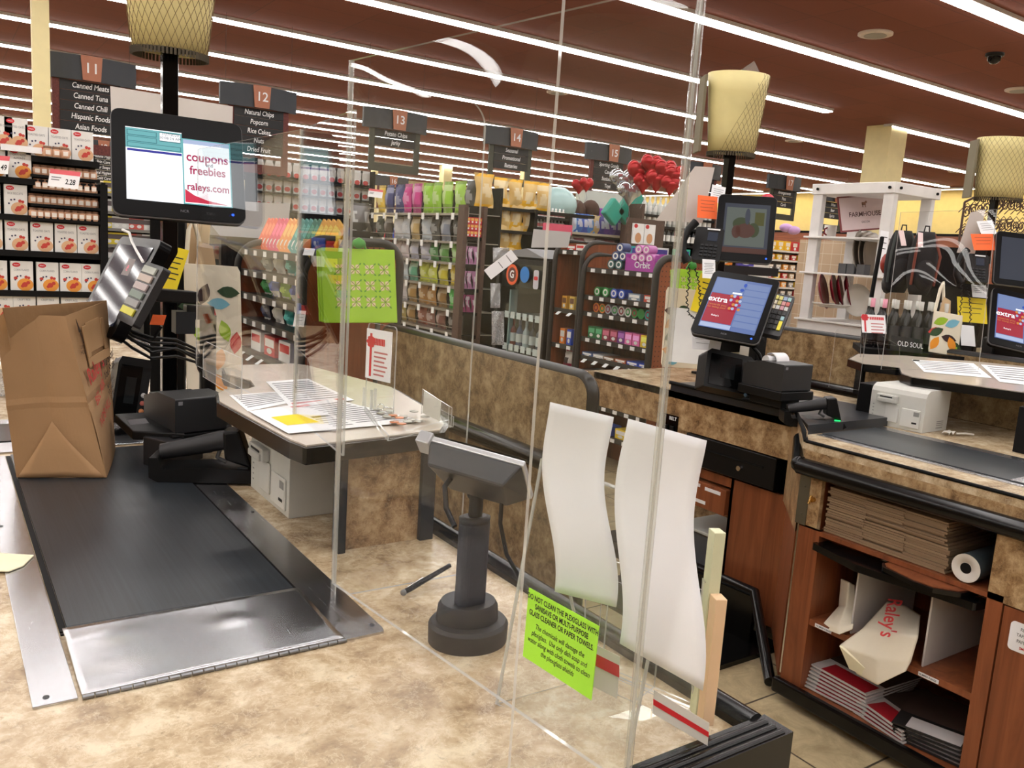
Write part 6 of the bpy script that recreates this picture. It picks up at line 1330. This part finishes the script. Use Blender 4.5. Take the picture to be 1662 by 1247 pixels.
jm=mesh_of(MB().lathe([(.034,0),(.037,.01),(.037,.055),(.028,.066)],n=12).lathe([(.032,.066),(.032,.085),(.0005,.086)],n=12,m=1).rect(-.018,.018,.015,.05,-.0385,2),'jar',[C('jar_glass_tan',205,160,130,rough=.15),C('jar_lid_brown',120,84,60),C('jar_label',235,225,215)])
def jars(z,x0,x1,n,lab,y=.06):
    for i in range(n): item(jm,'spice_jar','small tan jar, %s from left %s'%(ORD[i],lab),'jar',Matrix.Translation((A_(x0+(x1-x0)*(i+.5)/n,300).x,YC+y,z+.001)),'small jars on the cereal display')
jars(shz[0]-.0,70,112,3,'on the topmost jar tier',-.06); jt=[zrow(285),zrow(308),zrow(332),zrow(355)]
jars(jt[0],56,158,9,'on the second jar tier'); jars(jt[1],56,158,9,'on the third jar tier',.03); jars(jt[2],48,160,10,'on the fourth jar tier'); jars(jt[3],48,160,10,'on the lowest jar tier',.03)
for j,z in enumerate(jt): solo(MB().bx(A_(50,300).x,xr,YC-.02,YC+.13,z-.022,z),'jar_ledge',MBLK,'narrow black ledge under the %s tier of small jars'%ORD[j+1],'shelf')
def pricesign(px,lab,big='2.28'):
    M_,w,h_=rectpx(px,7.0,3,0); o=TM('price_sign',lab,'sign',M_); put(MB().bx(-w/2,w/2,-.001,.001,-h_/2,h_/2),'card',PAP,o); put(MB().rect(-w/2,w/2,h_*.24,h_/2,-.0016),'red_header',C('header_red',220,90,100),o)
    if big: txt(o,big,h_*.42,(w*.22,-.002,-h_*.16),INK,bold=.02,sx=.8); 
    txt(o,'HAPPY PRICES',h_*.16,(0,-.002,h_*.37),PAP,sx=.9) if False else None; put(MB().rect(-w*.42,-w*.1,h_*.02,h_*.08,-.0016).rect(-w*.42,-w*.15,-h_*.12,-h_*.06,-.0016),'print_lines',GINK,o); return o
YS=7.9
pricesign([(78,274),(127,280),(131,307),(81,302)],'white and red price card reading 2.28 before the jars'); pricesign([(-12,252),(14,254),(15,283),(-12,281)],'price card cut off at the left picture edge','49')
solo(MB().bx(0,.30,0,.01,0,.05),'price_rail',PAP,'white rail strip in front of the upper cereal boxes','strip',at(1,243,'y',8.35),0)
# yellow tags / peg goods behind the till
random.seed(31)
g,w,zs,a=endcap('rear aisle shelving with tiny packets seen left of the coupon monitor foot',171,245,9.6,300,(316,345,372,398,420),C('shelf_grey',120,118,112),.4,posts=MBLK)
for j in range(5):
    for i in range(6):
        c,n_=random.choice([((220,200,60),'yellow'),((215,215,210),'white'),((150,120,110),'brown'),((200,90,80),'red')])
        item(carton(.09,.03,.12,c,(90,80,80)),'small_packet','%s packet, %s from left on the %s shelf behind the till pole'%(n_,ORD[i],ORD[j]),'packet',Matrix.Translation((a.x+w*(i+.5)/6,9.65,zs[j]+.001)),'small packets behind the till pole')
# far shelving with white boxes (420..600)
o,w,zs,a=endcap('far shelf stacked with white and red cereal boxes right of the coupon monitor',418,606,13.2,268,(295,318,345,382),MBLK,.5)
random.seed(8)
for j in range(3):
    for i in range(13):
        item(carton(.19,.06,.26+(.0),(222,222,220),(210,205,200),(200,60,60)),'cereal_box','white box, %s from left on the %s level of the far shelf'%(ORD[i],ORD[j]),'cereal box',Matrix.Translation((a.x+w*(i+.5)/13,13.35,zs[j]+.001)),'white boxes on the far shelf')
pricesign([(598,306),(622,309),(620,322),(598,319)],'small white price card right of the acrylic corner, far',None)
for i,(px_,py_) in enumerate(((588,375),)): item(pouch(.26,.30,(190,192,195),(120,120,125),(60,60,60),1),'foil_bag','large silver bag standing at the left end of the snack rack','bag',Matrix.Translation((at(px_,py_,'y',8.7).x,8.75,at(px_,py_,'y',8.7).z)))
solo(MB().bx(-.2,.2,-.1,.2,-.8,0),'bag_stand',MBLK,'black stand under the large silver bag','stand',(at(588,375,'y',8.7).x,8.75,at(588,375,'y',8.7).z-.002))
# generic mid-distance gondolas so that the floor is not seen
def gond(lab,x0,x1,y0,y1,z,m_=None,seed=0):
    o=T('aisle_shelving',lab,'shelving',((x0+x1)/2,(y0+y1)/2,0)); put(MB().bx(x0,x1,y0,y1,0,z),'gondola_core',m_ or MBLK,o,world=True)
    random.seed(seed)
    return o
# decorative end frames
# ================= white shelf display =================
xw,yw,zw=5.0,3.16,2.13
ws=T('white_display_shelf','tall white wooden farmhouse display shelf with open sides','shelf',(xw,yw,0)); WX,WY=.50,.60; PS=.075
WP=C('white_wood',232,230,228,rough=.45)
for i,(x,y) in enumerate(((0,0),(WX-PS,0),(0,WY-PS),(WX-PS,WY-PS))): put(MB().bx(x,x+PS*.6,y,y+PS,0,zw),'post',WP,ws,bevel=.004)
put(MB().bx(-.01,WX+.01,-.01,WY+.01,zw-.07,zw),'top_frame',WP,ws,bevel=.004)
zz_=[at(1303,383,'x',xw).z,at(1300,440,'x',xw).z,at(1295,515,'x',xw).z,at(1290,560,'x',xw).z]
for z in zz_: put(MB().bx(-.03,WX,.0,WY+.02,z-.012,z),'shelf_board',WP,ws,bevel=.002)
put(MB().bx(-.01,0,.02,WY,zz_[2]-.09,zz_[2]-.013),'apron',WP,ws)
for (y,z) in((.03,zw-.035),(WY-.04,zw-.035)): put(MB().cyl((-.02,y,z),(-.01,y,z),.009),'bolt',MBLK,ws)
for x in(.02,WX-.06): put(MB().cyl((x+.02,-.02,zw-.035),(x+.02,-.01,zw-.035),.009),'bolt',MBLK,ws)
m,n,p=nt('tile_backing'); br=n.nodes.new('ShaderNodeTexBrick'); br.offset=0; br.inputs['Scale'].default_value=1; br.inputs['Brick Width'].default_value=.08; br.inputs['Row Height'].default_value=.08; br.inputs['Mortar Size'].default_value=.002
tc=n.nodes.new('ShaderNodeTexCoord'); sx_=n.nodes.new('ShaderNodeSeparateXYZ'); cb=n.nodes.new('ShaderNodeCombineXYZ'); n.links.new(tc.outputs['Object'],sx_.inputs[0]); n.links.new(sx_.outputs[1],cb.inputs[0]); n.links.new(sx_.outputs[2],cb.inputs[1]); n.links.new(cb.outputs[0],br.inputs['Vector'])
br.inputs['Color1'].default_value=(*srgb(205,180,150),1); br.inputs['Color2'].default_value=(*srgb(200,174,142),1); br.inputs['Mortar'].default_value=(*srgb(225,215,195),1); n.links.new(br.outputs[0],p.inputs['Base Color'])
solo(MB().bx(5.62,5.64,3.3,4.3,0,zz_[0]+.0),'tiled_panel',m,'beige tiled panel seen through the white display shelf','panel')
M_,w,h_=rectpx([(1366,322),(1446,313),(1440,372),(1359,375)],5.75,3,20); o=TM('framed_sign','pink framed farmhouse sign standing on the white display shelf','sign',M_)
put(MB().bx(-w/2,w/2,0,.012,-h_/2,h_/2),'frame',C('frame_maroon',130,60,62),o); put(MB().bx(-w*.48,w*.48,-.002,0,-h_*.46,h_*.46),'sign_face',C('sign_pink',226,205,205,rough=.7),o)
txt(o,'FARMHOUSE',h_*.19,(-.0,-.004,-h_*.04),C('sign_ink',90,60,60),bold=.01,sx=.95); txt(o,'DECOR',h_*.08,(0,-.004,-h_*.26),C('sign_ink',1,1,1)); put(MB().bx(-.014,.014,-.004,-.002,h_*.22,h_*.30).bx(-.012,-.008,-.004,-.002,h_*.16,h_*.22).bx(.008,.012,-.004,-.002,h_*.16,h_*.22).disc((.018,-.0035,h_*.3),.008,.008,n=8),'cow_print',C('cow_brown',150,110,90),o)
MAR=C('plate_maroon',120,20,35,rough=.3); CRM=C('plate_cream',225,220,212,rough=.3)
def plate(px_,py_,rz_,r_,m_,lab,d=5.25,tilt=75,cat='plate'):
    p=at(px_,py_,'d',d); solo(MB().lathe([(.002,0),(r_*.6,0),(r_*.7,.008),(r_,.022),(r_,.026),(r_*.68,.012),(.002,.006)],n=28),'plate',m_,lab,cat,p,rot=(R(tilt),0,R(rz_)))
for i,(a_,b_) in enumerate(((1332,474),(1350,472),(1360,473),(1372,474))): plate(a_,b_,24+3*i,.12,MAR,'maroon plate standing on edge on the white shelf, %s from left'%ORD[i],5.75)
plate(1388,488,-20,.11,CRM,'round white plate leaning at the right of the maroon plates',5.7,80)
for i,(a_,b_) in enumerate(((1395,408),(1404,411),(1412,414))): plate(a_,b_,8,.15,C('tray_metal',165,158,148,rough=.35,metal=.6),'grey metal tray standing on the second white shelf, %s from left'%ORD[i],5.8,84,'tray')
plate(1350,499,0,.13,CRM,'flat stacked cream plate with maroon rim under the standing plates',5.72,0)
o=T('mug','white mug with dark handle print on the top white shelf','mug',at(1347,379,'x',5.25)); o.location.z=zz_[0]+.001; put(MB().lathe([(.04,0),(.042,.09),(.038,.09),(.036,.01)],n=18),'cup',CRM,o); put(MB().tube([(-.04,0,.07),(-.065,0,.06),(-.065,0,.03),(-.04,0,.02)],.006,6),'mug_handle',MAR,o)
for i,px_ in enumerate((1372,1386,1402)): solo(MB().bx(-.035,.035,-.03,.03,0,.07),'small_box',C('small_grey_box',90,90,92),'small dark gift box on the middle white shelf, %s from left'%ORD[i],'box',(at(px_,430,'x',5.2).x,at(px_,430,'x',5.2).y,zz_[1]+.001),bevel=.003)
for i,px_ in enumerate((1338,1352,1372)): solo(MB().bx(-.06,.06,-.05,.05,0,.10),'brown_box',C('brown_goods',110,92,78),'brown boxed goods on the bottom of the white shelf, %s from left'%ORD[i],'box',(at(px_,556,'x',5.15).x,at(px_,556,'x',5.15).y,zz_[3]+.001),bevel=.003)
note([(1434,375),(1446,377),(1435,422),(1420,419)],5.3,'white tag with blue mark hanging on the white shelf post',PAP,3,lm=INK)
# ================= backpacks, bottles =================
g=T('display_stand','slim black wire stand holding the dark backpacks','stand',(5.0,2.9,0)); p_=at(1412,470,'d',4.9)
put(MB().tube([at(a,b,'d',4.95) for a,b in((1432,385),(1420,450),(1408,520))],.012,8).bx(p_.x-.05,p_.x+.75,p_.y-.45,p_.y-.4,0,1.0),'stand_post',MBLK,g,world=True)
BP=C('backpack_fabric',26,24,26,rough=.8); BPR=C('backpack_rust',120,60,45,rough=.8)
def backpack(px_,py_,d,rz_,lab,m2):
    o=T('backpack',lab,'backpack',at(px_,py_,'d',d),rz_); o.scale=(.52,.52,.78)
    put(MB().grid(lambda u,v:(.15*math.sin(2*math.pi*u)*(math.sin(math.pi*(.08+.86*v))**.35),.09*math.cos(2*math.pi*u)*(math.sin(math.pi*(.08+.86*v))**.4),-.22+.44*v),20,12),'pack_body',BP,o,solid=.004)
    put(MB().ball((0,-.08,-.08),(.11,.05,.11),12),'front_pocket',BP,o); put(MB().tube([(-.08,-.02,.2),(-.13,-.1,.05),(-.12,-.06,-.15)],.014,8).tube([(.08,-.02,.2),(.13,-.1,.05),(.12,-.06,-.15)],.014,8),'shoulder_strap',m2,o)
    put(MB().tube([(-.03,0,.21),(-.02,0,.26),(.02,0,.26),(.03,0,.21)],.007,6),'top_loop',BP,o)
    return o
backpack(1460,425,4.75,-40,'dark backpack with green grey strap, left of the pair',C('strap_grey',60,66,64,rough=.8)); backpack(1497,428,4.65,-35,'dark backpack with rust brown strap, right of the pair',BPR)
for i,px in enumerate(([(1459,373),(1467,375),(1471,398),(1462,400)],[(1489,377),(1497,378),(1499,402),(1491,400)])): note(px,4.5,('left','right')[i]+' pink white paper tag hanging on a backpack',C('tag_pinkish',230,205,205,rough=.7),0)
for i,(a_,b_,c,n_) in enumerate(((1436,398,(150,50,40),'red brown'),(1444,412,(190,70,50),'orange red'),(1438,430,(60,60,60),'dark'))): solo(MB().ball((0,0,0),(.045,.03,.06),10),'toy_pouch',colm(c),n_+' small toy pouch left of the backpacks','toy',at(a_+3,b_+30,'d',4.85))
bt=[bottle(.26,.028,(26,28,26),(60,60,62),(200,198,190)),bottle(.26,.028,(24,20,22),(40,40,42),(225,150,170))]
base=at(1450,566,'d',4.55); sh_=solo(MB().bx(-.15,.62,-.10,.25,-.03,0),'bottle_shelf',MBLK,'black ledge carrying the dark wine bottles','shelf',(base.x-.05,base.y,base.z),-50)
MS=Matrix.Translation(sh_.location)@Matrix.Rotation(R(-50),4,'Z')
for r_ in range(2):
    for i in range(7): item(bt[1 if (r_==0 and i<2) else 0],'wine_bottle','dark wine bottle, %s from left in the %s row above the old soul card'%(ORD[i],('front','back')[r_]),'wine bottle',MS@Matrix.Translation((-.10+.060*i,.03+.1*r_,.001)),'dark wine bottles above the black card')
M_,w,h_=rectpx([(1446,545),(1500,551),(1496,575),(1446,567)],4.35,2,0); o=TM('shelf_card','black card lettered old soul in front of the wine bottles','sign',M_); put(MB().bx(-w/2,w/2,0,.004,-h_/2,h_/2),'card',BLK,o); txt(o,'OLD SOUL',h_*.5,(w*.1,-.002,0),PAP,sx=.75)
# dark cabinet + scrollwork
p_=at(1522,400,'d',5.6); solo(MB().bx(0,.32,0,.2,.9,p_.z),'dark_cabinet',MBLK,'tall matte black cabinet right of the backpacks','cabinet',(p_.x,p_.y,0),-35)
g=T('scroll_sign','large wrought iron style scroll panel at the right edge','sign',at(1620,355,'d',8.5)); sc=MB(); random.seed(14)
L0=at(1566,328,'d',8.4); R0=at(1700,328,'d',8.4); H_=.40
arc=[L0.lerp(R0,t/14)+Vector((0,0,.0+.14*math.sin(math.pi*t/14))) for t in range(15)]
bot=[p-Vector((0,0,H_+.14*math.sin(math.pi*i/14))) for i,p in enumerate(arc)]
sc.tube(arc,.012,5).tube(bot,.012,5).tube([arc[0],bot[0]],.012,5)
dx=(R0-L0).normalized()
for k_ in range(26):
    c_=L0.lerp(R0,(k_%13+.5)/13)-Vector((0,0,.10+.20*(k_//13)-.07*math.sin(math.pi*(k_%13)/13))); s_=.05
    sc.tube([c_+dx*(s_*(1-t/14)*math.cos(t*.9+k_))+Vector((0,0,s_*(1-t/14)*1.4*math.sin(t*.9+k_))) for t in range(13)],.007,4)
    sc.tube([c_-dx*.08,c_+Vector((0,0,.09)),c_+dx*.08,c_-Vector((0,0,.09))],.005,4)
tag(put(sc,'scrollwork',C('iron_brown',70,46,34,rough=.6),g,world=True),kind='stuff')
# candy gondola (right centre)
o,w,zs,a=endcap('white shelving with boxed sweets left of the white display shelf',1252,1322,9.5,402,(408,423,439,453,467,481),C('shelf_white',205,200,192),.4,posts=C('shelf_white',1,1,1))
random.seed(6)
for j in range(6):
    for i in range(6):
        c,n_=[((225,180,40),'yellow'),((70,55,50),'dark'),((190,50,50),'red'),((190,150,110),'tan'),((230,150,60),'orange'),((120,115,110),'grey')][random.randrange(6) if j else (0 if i<3 else 2)]
        item(carton(.13,.08,.09 if j else .16,c,(225,215,200)),'sweets_box','%s sweets box, %s from left on the %s white shelf'%(n_,ORD[i],ORD[j]),'sweets',Matrix.Translation((a.x+w*(i+.5)/6,9.58,zs[j]+.001)),'boxed sweets on the white shelving')
for i,(a_,b_) in enumerate(((1276,362),(1288,366),(1245,318))): solo(MB().ball((0,0,0),(.11,.08,.06) if i<2 else (.1,.1,.1),12),'soft_parcel',colm((190,150,200) if i<2 else (190,40,60)),('pale purple bundle, left','pale purple bundle, right','red bundle')[i]+' one above the sweets shelving','bundle',at(a_,b_+8,'d',11.5))
# ================= aisle signs =================
YSG=12.0
SBK=C('sign_black',22,22,24,rough=.6); SBAR=C('sign_bar',44,48,54,rough=.5); COPP=C('sign_copper',170,105,75,rough=.45); MOT2=laminate('sign_mottled',[(.3,srgb(70,22,20)),(.5,srgb(96,36,30)),(.7,srgb(120,60,50)),(.85,srgb(60,20,20))],5,.6,.3); MOT3=laminate('sign_mottled_green',[(.3,srgb(40,44,36)),(.5,srgb(62,64,52)),(.7,srgb(84,86,70)),(.85,srgb(50,40,34))],5,.6,.3)
def aisle_sign(px_,py_,num,lines,Y=YSG,mt=MOT2,lab=None,turn=0,hrow=.122):
    p=at(px_,py_,'y',Y); o=T('aisle_sign',lab or 'hanging aisle sign number %s listing %s'%(num,(lines[0] if lines else 'goods').lower()),'aisle sign',p,turn); W_=1.05
    bar=[(W_*(-.5+t/10),-.02-.10*math.sin(math.pi*t/10)) for t in range(11)]; poly=[(x,y) for x,y in bar]+[(x,y+.06) for x,y in bar[::-1]]
    put(MB().prism(poly,-.14,.15),'sign_bar',SBAR,o)
    put(MB().prism([(-.10,-.14),(.10,-.14),(.12,.15),(-.12,.15)],-.155,-.14,'y'),'number_plate',COPP,o); txt(o,str(num),.17,(0,-.158,0),PAP,bold=.01)
    hh=max(3,len(lines))*hrow+.12
    put(MB().bx(-.42,-.33,-.02,.02,-.15-hh,-.10).bx(.33,.42,-.02,.02,-.15-hh,-.10).bx(-.42,.42,-.02,.02,-.27-hh,-.15-hh),'sign_frame',mt,o)
    for i,l in enumerate(lines):
        z=-.20-hrow*i; put(MB().bx(-.34,.34,-.03,.0,z-hrow*.48,z+hrow*.47),'text_board',SBK,o); txt(o,l,hrow*.75,(0,-.034,z),PAP,bold=.012,sx=.78,shear=.15)
    for x in(-.45,.45): put(MB().cyl((x,0,.14),(x,0,HC-p.z-.002),.002,n=5),'hanger_rod',SBK,o)
    return o
aisle_sign(146,115,11,['Canned Meats','Canned Tuna','Canned Chili','Hispanic Foods','Asian Foods']); aisle_sign(420,160,12,['Natural Chips','Popcorn','Rice Cakes','Nuts','Dried Fruit'])
aisle_sign(642,197,13,['Potato Chips','Jerky'],mt=MOT3); aisle_sign(830,225,14,['Seasonal','Promotional','Batteries'],mt=MOT3); aisle_sign(988,250,15,['Sporting Goods','Candy','Stationery','Toys'])
aisle_sign(1139,278,16,['Baguettes','Gift Bags','Toys'] if False else ['Bouquets','Gift Wrap','Cards']); aisle_sign(1273,298,17,['Arrangements','Pots','Cards'],mt=MOT3); aisle_sign(1426,312,19,['Pet Food','Pet Supplies','Magazines'],mt=MOT3)
aisle_sign(1352,318,18,['Wine','Beer','Spirits'],mt=MOT3)
for (a_,b_,n_,ls) in((167,240,12,['Feminine Hygiene','Skin Care','Bar Soaps','Oral Hygiene','Cold Care']),(408,268,14,['Cat Food','Dog Food']),(635,295,16,['Vitamins','Diet'])):
    aisle_sign(a_,b_,n_,ls,22,lab='small distant aisle sign number %s, listing %s'%(n_,ls[0].lower())) 
# far background shelving masses with product rows
FAR=[('long far shelving run seen under the signs, left part',-2,6,15,15.6,1.9),('long far shelving run seen under the signs, middle part',7,13,15,15.6,1.9),('long far shelving run seen under the signs, right part',14,24,15,15.6,1.7)]
for i,(l_,x0,x1,y0,y1,z) in enumerate(FAR):
    o=gond(l_,x0,x1,y0,y1,z,MBLK); random.seed(40+i); mb=MB(); ms=[colm(c) for c in(REDc,YLW,WHI,BLU,GRE,ORA,(200,190,170),(150,60,60))]
    x=x0
    while x<x1:
        w_=random.uniform(.1,.3)
        for k_ in range(6): mb.bx(x,x+w_*.92,y0-.06,y0,.2+k_*.28,.2+k_*.28+random.uniform(.14,.23),random.randrange(8))
        x+=w_
    tag(put(mb,'packed_goods',ms,o,world=True),kind='stuff')
gond('dark gondola run behind the white display shelf',11,24,10.2,10.6,1.5,MBLK)
gond('dark island shelving behind the drinks coolers',6.4,10.6,9.6,10.0,1.35,MBLK)
